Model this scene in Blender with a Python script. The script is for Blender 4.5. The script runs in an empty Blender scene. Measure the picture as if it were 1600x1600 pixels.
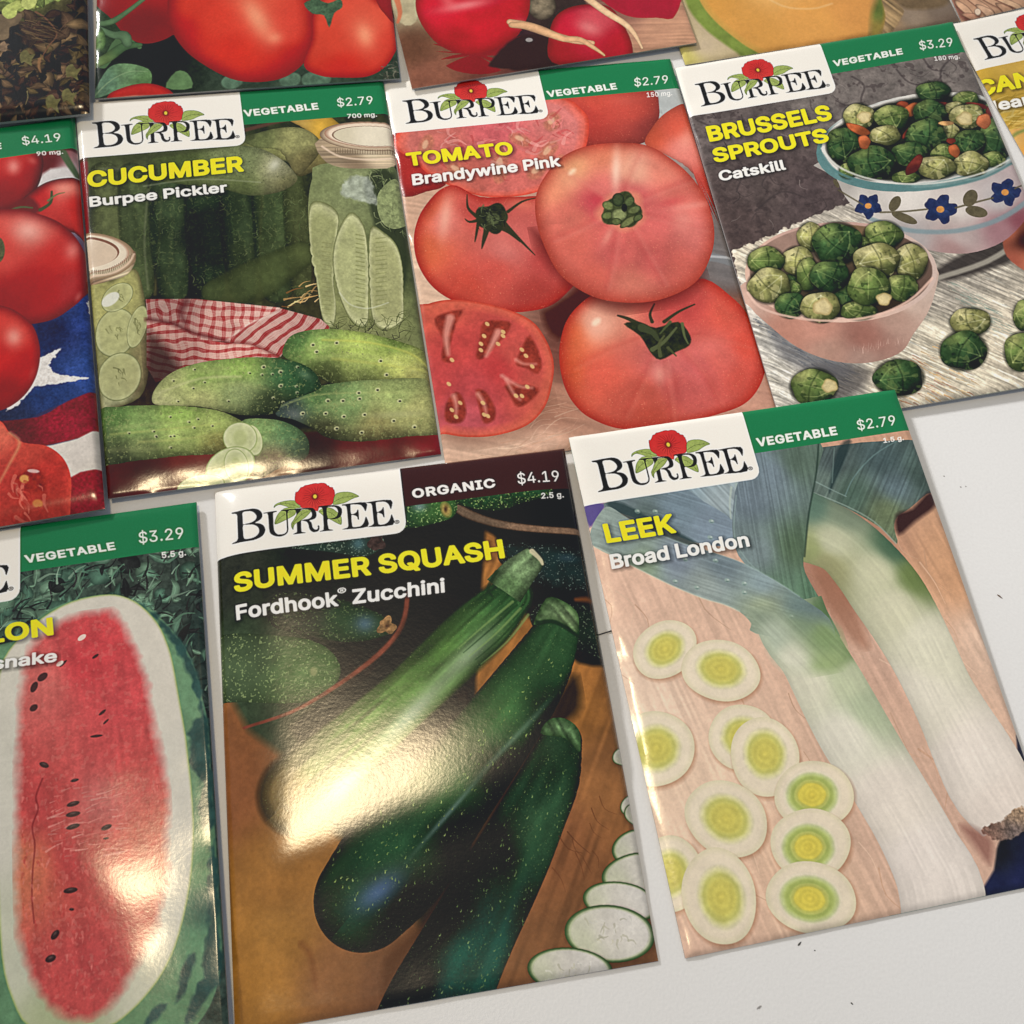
import bpy, bmesh, math, random
import numpy as np
from mathutils import Vector, Matrix

sc = bpy.context.scene
col = sc.collection
MM = .001

# ------------------------------------------------------------------ camera
PITCH, ROLL = .401655, -.0638914
cd = bpy.data.cameras.new('camera'); cam = bpy.data.objects.new('camera', cd); col.objects.link(cam)
right, up, fwd = Vector((1, 0, 0)), Vector((0, math.cos(PITCH), math.sin(PITCH))), Vector((0, math.sin(PITCH), -math.cos(PITCH)))
r2 = right * math.cos(ROLL) - up * math.sin(ROLL); u2 = right * math.sin(ROLL) + up * math.cos(ROLL)
cam.matrix_world = Matrix.Translation((0, 0, .24488)) @ Matrix((r2, u2, -fwd)).transposed().to_4x4()
cd.sensor_width = 36; cd.lens = 36 * 1783.783 / 1600
cd.clip_start = .01; cd.clip_end = 20
cd.dof.use_dof = True; cd.dof.focus_distance = .262; cd.dof.aperture_fstop = 60
sc.camera = cam

# ------------------------------------------------------------------ light
w = bpy.data.worlds.new('World'); sc.world = w; w.use_nodes = True
w.node_tree.nodes['Background'].inputs[0].default_value = (.80, .90, 1.04, 1)
w.node_tree.nodes['Background'].inputs[1].default_value = WORLD = .335
def area(name, loc, target, size, power, colour, spread=180):
    l = bpy.data.lights.new(name, 'AREA'); l.shape = 'DISK'; l.size = size; l.energy = power; l.color = colour; l.spread = math.radians(spread)
    o = bpy.data.objects.new(name, l); col.objects.link(o); o.location = loc
    o.rotation_euler = (Vector(target) - Vector(loc)).to_track_quat('-Z', 'Y').to_euler(); return o
LS, LP = .22, 9.2
# one warm ceiling lamp, up and to the left: its reflection lies on the glossy packets
area('ceiling_lamp', (-.30, .215, 1.75), (0, .12, 0), LS, LP, (1., .79, .48))
# softer ceiling light from the far left, the packets throw their short shadows to the right and towards the viewer
l = bpy.data.lights.new('room_light', 'SPOT'); l.energy = 465; l.color = (1., .98, .95); l.shadow_soft_size = .2
l.spot_size = math.radians(8.6); l.spot_blend = .6  # narrow cone added: its soft edge stands in for the viewer's shadow below
o = bpy.data.objects.new('room_light', l); col.objects.link(o); o.location = (-1.9, 2.0, 1.45)
o.rotation_euler = (Vector((.04, .205, 0)) - o.location).to_track_quat('-Z', 'Y').to_euler()
sc.view_settings.view_transform = 'Standard'; sc.view_settings.look = 'None'
sc.view_settings.exposure = 0; sc.view_settings.gamma = 1

# ------------------------------------------------------------------ helpers
def link(name, verts, faces, mat=None, parent=None, smooth=False, uvs=None):
    m = bpy.data.meshes.new(name); m.from_pydata(verts, [], faces); m.update()
    if smooth: m.polygons.foreach_set('use_smooth', [True] * len(m.polygons))
    if uvs is not None:
        l = m.uv_layers.new(name='UVMap'); vi = np.empty(len(m.loops), np.int32); m.loops.foreach_get('vertex_index', vi)
        l.data.foreach_set('uv', np.asarray(uvs, np.float32)[vi].ravel())
    o = bpy.data.objects.new(name, m); col.objects.link(o)
    if mat: m.materials.append(mat)
    if parent: o.parent = parent
    return o
def tag(o, label=None, cat=None, group=None, kind=None):
    if label: o['label'] = label
    if cat: o['category'] = cat
    if group: o['group'] = group
    if kind: o['kind'] = kind
    return o
def mat(name, colour, rough=.5, spec=.5):
    m = bpy.data.materials.new(name); m.use_nodes = True; b = m.node_tree.nodes['Principled BSDF']
    b.inputs['Base Color'].default_value = (*colour, 1); b.inputs['Roughness'].default_value = rough
    b.inputs['Specular IOR Level'].default_value = spec
    return m, m.node_tree.nodes, m.node_tree.links, b

# ------------------------------------------------------------------ table
m, N, Lk, b = mat('table_laminate', (.66, .645, .635), .42, .5)
tc = N.new('ShaderNodeTexCoord')
n1 = N.new('ShaderNodeTexNoise'); n1.inputs['Scale'].default_value = 1500; n1.inputs['Detail'].default_value = 2
n2 = N.new('ShaderNodeTexNoise'); n2.inputs['Scale'].default_value = 16; n2.inputs['Detail'].default_value = 4
Lk.new(tc.outputs['Object'], n1.inputs['Vector']); Lk.new(tc.outputs['Object'], n2.inputs['Vector'])
bp = N.new('ShaderNodeBump'); bp.inputs['Strength'].default_value = .35; bp.inputs['Distance'].default_value = .00012
Lk.new(n1.outputs['Fac'], bp.inputs['Height']); Lk.new(bp.outputs[0], b.inputs['Normal'])
mx = N.new('ShaderNodeMix'); mx.data_type = 'RGBA'; mx.inputs[6].default_value = (.71, .71, .715, 1); mx.inputs[7].default_value = (.86, .86, .865, 1)
ad = N.new('ShaderNodeMath'); ad.operation = 'MULTIPLY_ADD'; ad.inputs[1].default_value = .55; Lk.new(n1.outputs['Fac'], ad.inputs[0])
sb = N.new('ShaderNodeMath'); sb.operation = 'MULTIPLY'; sb.inputs[1].default_value = .45; Lk.new(n2.outputs['Fac'], sb.inputs[0]); Lk.new(sb.outputs[0], ad.inputs[2])
Lk.new(ad.outputs[0], mx.inputs[0]); Lk.new(mx.outputs[2], b.inputs['Base Color'])
TABLE = m
bm = bmesh.new(); bmesh.ops.create_cube(bm, size=1)
for v in bm.verts: v.co = Vector((v.co.x * 1.5, v.co.y * .8 + .25, v.co.z * .03 - .015))
bmesh.ops.bevel(bm, geom=bm.edges[:], offset=.003, segments=3, affect='EDGES')
me = bpy.data.meshes.new('table_top'); bm.to_mesh(me); bm.free(); me.materials.append(TABLE)
t = bpy.data.objects.new('table_top', me); col.objects.link(t); tag(t, kind='structure')

# ---- small software painter for the flat print on the packets (numpy only) ----
PW, PH = 82.5, 115.0          # packet front, millimetres
_rs = np.random.RandomState(7)
_T = _rs.rand(256, 256).astype(np.float32)
def vnoise(x, y, cell, seed=0):
    x = x / cell + seed * 17.31; y = y / cell + seed * 9.77
    xi = np.floor(x).astype(np.int32); yi = np.floor(y).astype(np.int32)
    fx = (x - xi).astype(np.float32); fy = (y - yi).astype(np.float32)
    fx = fx * fx * (3 - 2 * fx); fy = fy * fy * (3 - 2 * fy)
    x0 = xi & 255; x1 = (xi + 1) & 255; y0 = yi & 255; y1 = (yi + 1) & 255
    a = _T[y0, x0]; b = _T[y0, x1]; c = _T[y1, x0]; d = _T[y1, x1]
    a = a + (b - a) * fx; c = c + (d - c) * fx
    return a + (c - a) * fy
def fbm(x, y, cell, seed=0, o=3):
    v = 0; a = 1.; t = 0
    for k in range(o):
        v = v + a * vnoise(x, y, cell / 2 ** k, seed + k * 3); t += a; a *= .55
    return v / t
def smooth(P, closed=True, k=4):
    P = np.asarray(P, float); n = len(P); out = []
    for i in range(n if closed else n - 1):
        if closed: a, b, c, d = P[i - 1], P[i], P[(i + 1) % n], P[(i + 2) % n]
        else: a, b, c, d = P[max(i - 1, 0)], P[i], P[i + 1], P[min(i + 2, n - 1)]
        for j in range(k):
            t = j / k
            out.append(.5 * (2 * b + (c - a) * t + (2 * a - 5 * b + 4 * c - d) * t * t + (3 * b - a - 3 * c + d) * t ** 3))
    if not closed: out.append(P[-1])
    return np.array(out)
def poly_sd(loops, X, Y):
    """signed distance (positive inside, non-zero winding) to closed loops"""
    d = np.full(X.shape, 1e9, np.float32); wn = np.zeros(X.shape, np.int16)
    for L in loops:
        n = len(L)
        for i in range(n):
            ax, ay = L[i]; bx, by = L[(i + 1) % n]
            ex, ey = bx - ax, by - ay; q = ex * ex + ey * ey
            if q < 1e-9: continue
            px = X - ax; py = Y - ay
            t = np.clip((px * ex + py * ey) / q, 0, 1)
            dx = px - ex * t; dy = py - ey * t
            d = np.minimum(d, dx * dx + dy * dy)
            cr = ex * py - ey * px
            if by > ay: wn += ((Y >= ay) & (Y < by) & (cr > 0))
            elif by < ay: wn -= ((Y >= by) & (Y < ay) & (cr < 0))
    return np.where(wn != 0, 1, -1) * np.sqrt(d)
class Pic:
    def __init__(s, S, base=(238, 235, 228)):
        s.S = S; s.w = int(PW * S); s.h = int(PH * S)
        s.a = np.empty((s.h, s.w, 3), np.float32); s.a[:] = np.array(base, np.float32) / 255
        s.rs = np.random.RandomState(3)
    def box(s, x0, y0, x1, y1, pad=.6):
        S = s.S
        i0 = max(int((x0 - pad) * S), 0); i1 = min(int((x1 + pad) * S) + 1, s.w)
        j0 = max(int((y0 - pad) * S), 0); j1 = min(int((y1 + pad) * S) + 1, s.h)
        if i1 <= i0 or j1 <= j0: return None
        X, Y = np.meshgrid((np.arange(i0, i1) + .5) / S, (np.arange(j0, j1) + .5) / S)
        return (slice(j0, j1), slice(i0, i1)), X.astype(np.float32), Y.astype(np.float32)
    def put(s, sl, col, al):
        v = s.a[sl]; v += (np.clip(col, 0, 1) - v) * al[..., None]
def ctrl(C, X, Y, eps=2., pw=1.6):
    if len(C) == 1 or len(C[0]) == 3:
        return np.broadcast_to(np.array(C[0][-3:], np.float32) / 255, X.shape + (3,)).copy()
    W = 0; A = 0
    for c in C:
        w = 1 / ((X - c[0]) ** 2 + (Y - c[1]) ** 2 + eps * eps) ** pw
        W = W + w; A = A + w[..., None] * (np.array(c[2:5], np.float32) / 255)
    return A / W[..., None]
def shape(p, kind, G, C, **m):
    """one printed shape: kind star/poly/tube/rect, colours C, modulations m"""
    soft = m.get('soft', .12); S = p.S
    if kind == 'tube':
        P = smooth([g[:2] for g in G], False, 4); Wd = smooth([(g[2], 0) for g in G], False, 4)[:, 0]
        mw = Wd.max(); b = p.box(P[:, 0].min() - mw, P[:, 1].min() - mw, P[:, 0].max() + mw, P[:, 1].max() + mw)
        if b is None: return
        sl, X, Y = b
        D = np.full(X.shape, 1e9, np.float32); T = np.zeros_like(D); Sp = np.zeros_like(D); cum = 0
        flat = m.get('flat')
        for i in range(len(P) - 1):
            e = P[i + 1] - P[i]; L = math.hypot(*e)
            if L < 1e-6: continue
            px = X - P[i, 0]; py = Y - P[i, 1]
            t0 = (px * e[0] + py * e[1]) / L / L; t = np.clip(t0, 0, 1)
            w = Wd[i] + (Wd[i + 1] - Wd[i]) * t
            dx = px - e[0] * t; dy = py - e[1] * t
            d = np.sqrt(dx * dx + dy * dy) / w
            sd = np.where(e[0] * py - e[1] * px > 0, 1, -1) * d
            k = d < D
            D = np.where(k, d, D); T = np.where(k, sd, T); Sp = np.where(k, cum + t * L, Sp); cum += L
        rho = D; wl = mw; al = (1 - D) * mw
        if flat:
            for a_, b_, w_ in ((P[0], P[1], Wd[0]), (P[-1], P[-2], Wd[-1])):
                e = b_ - a_; e = e / max(math.hypot(*e), 1e-6)
                k = ((X - a_[0]) * e[0] + (Y - a_[1]) * e[1] < 0) & (np.hypot(X - a_[0], Y - a_[1]) < 2.2 * w_)
                al = np.where(k, -9, al)
        U, Vv = Sp, T * mw
        nx, ny = None, None
    elif kind == 'star':
        if len(G) == 1:                       # ellipse cx cy rx ry rot
            cx, cy, rx, ry, ro = G[0]; n = 40; t = np.arange(n) * 2 * math.pi / n
            c, q = math.cos(math.radians(ro)), math.sin(math.radians(ro))
            wob = 1 + m.get('wob', 0) * np.sin(3 * t + cx) + m.get('wob', 0) * .7 * np.sin(5 * t + cy)
            P = np.stack([cx + wob * (rx * np.cos(t) * c - ry * np.sin(t) * q), cy + wob * (rx * np.cos(t) * q + ry * np.sin(t) * c)], 1)
            cen = np.array([cx, cy])
        else:
            P = smooth(G); cen = np.array(m.get('cen') or (P.min(0) + P.max(0)) / 2)
        b = p.box(P[:, 0].min(), P[:, 1].min(), P[:, 0].max(), P[:, 1].max())
        if b is None: return
        sl, X, Y = b
        th = np.arctan2(P[:, 1] - cen[1], P[:, 0] - cen[0]); r = np.hypot(P[:, 1] - cen[1], P[:, 0] - cen[0])
        o = np.argsort(th); 
        TH = np.arctan2(Y - cen[1], X - cen[0]); R = np.hypot(X - cen[0], Y - cen[1])
        RR = np.interp(TH, th[o], r[o], period=2 * math.pi).astype(np.float32)
        rho = R / RR; al = (RR - R); U, Vv = R, TH
    elif kind == 'rect':
        b = p.box(G[0], G[1], G[2], G[3]); 
        if b is None: return
        sl, X, Y = b; al = np.minimum(np.minimum(X - G[0], G[2] - X), np.minimum(Y - G[1], G[3] - Y)) ; rho = 0 * X; U, Vv = X, Y
    else:
        Ls = G if isinstance(G[0][0], (list, tuple)) else [G]
        if not m.get('sharp'): Ls = [smooth(L, True, 3) for L in Ls]
        A = np.concatenate([np.asarray(L, float) for L in Ls])
        b = p.box(A[:, 0].min(), A[:, 1].min(), A[:, 0].max(), A[:, 1].max())
        if b is None: return
        sl, X, Y = b
        if X.size > 30000:
            q = 3; xs = X[0, ::q]; ys = Y[::q, 0]
            d = poly_sd(Ls, *np.meshgrid(xs, ys))
            fx = np.clip(np.arange(X.shape[1]) / q, 0, len(xs) - 1.001); fy = np.clip(np.arange(X.shape[0]) / q, 0, len(ys) - 1.001)
            i = fx.astype(int); j = fy.astype(int); fx = (fx - i)[None]; fy = (fy - j)[:, None]
            i1 = np.minimum(i + 1, len(xs) - 1); j1 = np.minimum(j + 1, len(ys) - 1)
            d = (d[j][:, i] * (1 - fx) + d[j][:, i1] * fx) * (1 - fy) + (d[j1][:, i] * (1 - fx) + d[j1][:, i1] * fx) * fy
            d = d.astype(np.float32)
        else: d = poly_sd(Ls, X, Y)
        al = d; rho = 1 - np.clip(d / m.get('dw', 5.), 0, 1); U, Vv = X, Y
    e = m.get('edge')
    if e: al = al + e * (fbm(X, Y, m.get('ecell', 2.), 5, 2) - .5)
    al = np.clip(al / soft + .5, 0, 1) * m.get('op', 1.)
    if m.get('shadow'):                        # soft contact shadow under the shape, printed in the picture
        k, sx, sy = m['shadow']
        pass
    if al.max() <= 0: return
    seed = m.get('seed', int(abs(X[0, 0] * 7 + Y[0, 0] * 3)) % 97)
    c = ctrl(C, X, Y, m.get('eps', 2.), m.get('pw', 1.6))
    if 'rim' in m:
        for rc, r0, pw in m['rim']:
            k = np.clip((rho - r0) / (1 - r0), 0, 1) ** pw; c = c + (np.array(rc, np.float32) / 255 - c) * k[..., None]
    if 'mid' in m:                            # ring bands by radius: list (rho, rgb)
        rr = [q[0] for q in m['mid']]; cc = np.array([q[1] for q in m['mid']], np.float32) / 255
        r_ = rho + .06 * (fbm(X, Y, 1.5, seed, 2) - .5)
        c = np.stack([np.interp(r_, rr, cc[:, k]) for k in range(3)], -1)
    if 'dome' in m:                            # volume of the pictured body: light from (lx,ly)
        lx, ly, st = m['dome']
        if kind == 'tube':
            k = m.get('dside', 1.); z = np.sqrt(np.clip(1 - rho * rho, 0, 1)); sh = z * .75 + np.clip(T, -1, 1) * lx * .6
        else:
            z = np.sqrt(np.clip(1 - rho * rho, 0, 1))
            if kind == 'star': vx, vy = np.cos(Vv) * rho, np.sin(Vv) * rho
            else: vx = vy = 0
            sh = z * .7 + (vx * lx + vy * ly) * .6
        c = c * (1 - st + st * np.clip(sh * 1.25 + .15, 0.02, 1.5))[..., None]
    for n in m.get('n', ()):                   # noise: cell, amount, (cell y)
        cy = n[2] if len(n) > 2 else 1
        c = c * (1 + n[1] * (2 * fbm(X, Y * cy, n[0], seed + 1) - 1))[..., None]
    for n in m.get('str', ()):                 # streaks along tubes or around/radially in stars: amount, count
        if kind == 'tube': v = vnoise(U * .12, T * n[1] + 50, 1., seed + 2)
        elif kind == 'star': v = vnoise(Vv * n[1] + 40, U * .25, 1., seed + 2)
        else:
            a = math.radians(n[2]); v = vnoise((X * math.cos(a) + Y * math.sin(a)) * .08, (-X * math.sin(a) + Y * math.cos(a)) * n[1], 1., seed + 2)
        c = c * (1 + n[0] * (2 * v - 1))[..., None]
    for n in m.get('sp', ()):                  # fine speckle: cell, threshold, rgb, strength
        v = fbm(X, Y, n[0], seed + 9, 2); k = np.clip((v - n[1]) * 9, 0, 1) * n[3]
        c = c + (np.array(n[2], np.float32) / 255 - c) * k[..., None]
    if 'ring' in m: c = c * (1 + m['ring'][0] * np.sin(rho * m['ring'][1] + 2 * fbm(X, Y, 3, seed)))[..., None]
    for h in m.get('hl', ()):                  # soft spots: x y rx ry rot rgb strength
        hx, hy, rx, ry, ro, rgb, st = h; a = math.radians(ro)
        u = ((X - hx) * math.cos(a) + (Y - hy) * math.sin(a)) / rx; v = (-(X - hx) * math.sin(a) + (Y - hy) * math.cos(a)) / ry
        k = st * np.exp(-(u * u + v * v) * 1.2); c = c + (np.array(rgb, np.float32) / 255 - c) * k[..., None]
    if m.get('line'):                          # thin outline
        lc, lw = m['line']; k = np.clip(1 - (al * 0 + np.abs((1 - rho)) * (1 if kind == 'poly' else 1)) / lw, 0, 1)
        c = c + (np.array(lc, np.float32) / 255 - c) * k[..., None]
    if 'ging' in m:
        a, per, cr, cw, wu, wv = m['ging']; a = math.radians(a)
        wx = (fbm(X, Y, 9, seed) - .5) * 5
        u = (X * math.cos(a) + Y * math.sin(a)) + wx; v = (-X * math.sin(a) + Y * math.cos(a)) + wx
        def st(q): 
            q = (q / per) % 1; return np.clip((np.abs(q - .5) - .18) * 30, 0, 1) * .9 + .25 * ((q * 6) % 1 > .6)
        k = np.clip(wu * st(u) + wv * st(v * 1.0), 0, 1)
        c2 = np.array(cr, np.float32) / 255 * (1 - k[..., None]) + np.array(cw, np.float32) / 255 * k[..., None]
        c = c2 * (c / max(c.mean(), .01) * .5 + .5)
    p.put(sl, c, al)
def line(p, P, w0, w1, col, op=1., soft=.12, k=4):
    P = smooth(P, False, k) if len(P) > 2 else np.asarray(P, float)
    m = max(w0, w1); b = p.box(P[:, 0].min() - m, P[:, 1].min() - m, P[:, 0].max() + m, P[:, 1].max() + m, .2)
    if b is None: return
    sl, X, Y = b; D = np.full(X.shape, -1e9, np.float32); n = len(P) - 1
    for i in range(n):
        e = P[i + 1] - P[i]; q = e @ e
        if q < 1e-9: continue
        px = X - P[i, 0]; py = Y - P[i, 1]; t = np.clip((px * e[0] + py * e[1]) / q, 0, 1)
        w = w0 + (w1 - w0) * (i + t) / n
        D = np.maximum(D, w - np.sqrt((px - e[0] * t) ** 2 + (py - e[1] * t) ** 2))
    al = np.clip(D / soft + .5, 0, 1) * op
    p.put(sl, np.array(col, np.float32) / 255, al)
def inside(L, x, y):
    c = False; n = len(L)
    for i in range(n):
        x0, y0 = L[i]; x1, y1 = L[i - 1]
        if (y0 > y) != (y1 > y) and x < (x1 - x0) * (y - y0) / (y1 - y0) + x0: c = not c
    return c
def scat(p, L, n, size, ang, cols, asp=.4, op=.9, curve=.3, seed=1, leaf=False):
    """scatter small strokes or leaves in a region; ang = (mean, spread) degrees"""
    rs = np.random.RandomState(seed); A = np.asarray(L, float); x0, y0 = A.min(0); x1, y1 = A.max(0); k = 0; tries = 0
    while k < n and tries < n * 6:
        tries += 1
        x, y = rs.uniform(x0, x1), rs.uniform(y0, y1)
        if not inside(L, x, y) or not (-3 < x < PW + 3 and -3 < y < PH + 3): continue
        k += 1
        s = rs.uniform(size[0], size[1]); a = math.radians(ang[0] + rs.uniform(-ang[1], ang[1])); c = cols[rs.randint(len(cols))]
        j = rs.uniform(.85, 1.15); c = [min(255, q * j) for q in c]
        dx, dy = math.cos(a) * s / 2, math.sin(a) * s / 2; cu = rs.uniform(-curve, curve) * s
        M = (x - dy / max(s, .01) * 2 * cu, y + dx / max(s, .01) * 2 * cu)
        if leaf:
            w = s * asp / 2; nx, ny = -math.sin(a) * w, math.cos(a) * w
            shape(p, 'star', [(x - dx, y - dy), (M[0] + nx - dx * .3, M[1] + ny - dy * .3), (M[0] + nx * .8 + dx * .4, M[1] + ny * .8 + dy * .4), (x + dx, y + dy), (M[0] - nx * .8 + dx * .4, M[1] - ny * .8 + dy * .4), (M[0] - nx - dx * .3, M[1] - ny - dy * .3)], [c], n=[(s * .35, .35)], rim=[([q * .55 for q in c], .4, 1.5)], soft=.15, op=op)
            line(p, [(x - dx, y - dy), M, (x + dx * .8, y + dy * .8)], .07, .03, [min(255, q * 1.35) for q in c], .6)
        else: line(p, [(x - dx, y - dy), M, (x + dx, y + dy)], s * asp / 2, s * asp / 8, c, op, .1, 3)
# lettering: glyph outlines (units of 1/1000 em) -> distance tables -> stamped print
_GL = {}
def glyph(ch):
    if ch in _GL: return _GL[ch]
    adv, loops = GLY[ch]; q = 9.; x0, y0 = -90, -220
    nx = int((adv + 180) / q) + 1; ny = int((980) / q) + 1
    X, Y = np.meshgrid(x0 + np.arange(nx) * q, y0 + np.arange(ny) * q)
    d = poly_sd(loops, X.astype(np.float32), Y.astype(np.float32)) if loops else np.full(X.shape, -99., np.float32)
    _GL[ch] = (adv, d, x0, y0, q); return _GL[ch]
def text(p, s, A, B, T, wt, col, track=0, shadow=0, op=1.):
    """A..B baseline start and end, T cap-top point above A, wt extra stroke weight (1/1000 em)"""
    A, B, T = (np.array(v, float) for v in (A, B, T))
    e = B - A; L = math.hypot(*e); e /= L
    nrm = np.array([e[1], -e[0]])
    H = abs((T - A) @ nrm); sl_ = ((T - A) @ e) / H
    ky = H / (509 + 2 * wt)
    tot = sum((GLY[c][0] if c != ' ' else 170) + track for c in s) - track
    first = wt; kx = L / (tot - 90)
    for ps in ((1, 0) if shadow else (0,)):
        x = -45.
        for c in s:
            if c == ' ': x += 170 + track; continue
            adv, d, x0, y0, q = glyph(c)
            cs = [A + e * (x + u) * kx + nrm * v * ky + e * (v * ky * sl_) for u in (x0, adv + 90) for v in (y0, 760)]
            cs = np.array(cs); off = np.array([.35, .35]) * ps * shadow
            b = p.box(cs[:, 0].min(), cs[:, 1].min(), cs[:, 0].max(), cs[:, 1].max(), .8)
            if b is not None:
                sl, X, Y = b; rx = X - A[0] - off[0]; ry = Y - A[1] - off[1]
                v = (rx * nrm[0] + ry * nrm[1]) / ky; u = ((rx * e[0] + ry * e[1]) - v * ky * sl_) / kx - x
                v = v - wt
                gi = (u - x0) / q; gj = (v - y0) / q
                ok = (gi >= 0) & (gj >= 0) & (gi < d.shape[1] - 1) & (gj < d.shape[0] - 1)
                gi = np.clip(gi, 0, d.shape[1] - 1.01); gj = np.clip(gj, 0, d.shape[0] - 1.01)
                i = gi.astype(int); j = gj.astype(int); fi = gi - i; fj = gj - j
                dd = (d[j, i] * (1 - fi) + d[j, i + 1] * fi) * (1 - fj) + (d[j + 1, i] * (1 - fi) + d[j + 1, i + 1] * fi) * fj
                dm = np.where(ok, (dd + wt) * ky, -9)
                if ps: p.put(sl, np.zeros(3, np.float32) + .02, np.clip(dm / 1.0 + .75, 0, 1) * .4)
                else: p.put(sl, np.array(col, np.float32) / 255, np.clip(dm / .13 + .5, 0, 1) * op)
            x += adv + track

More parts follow.
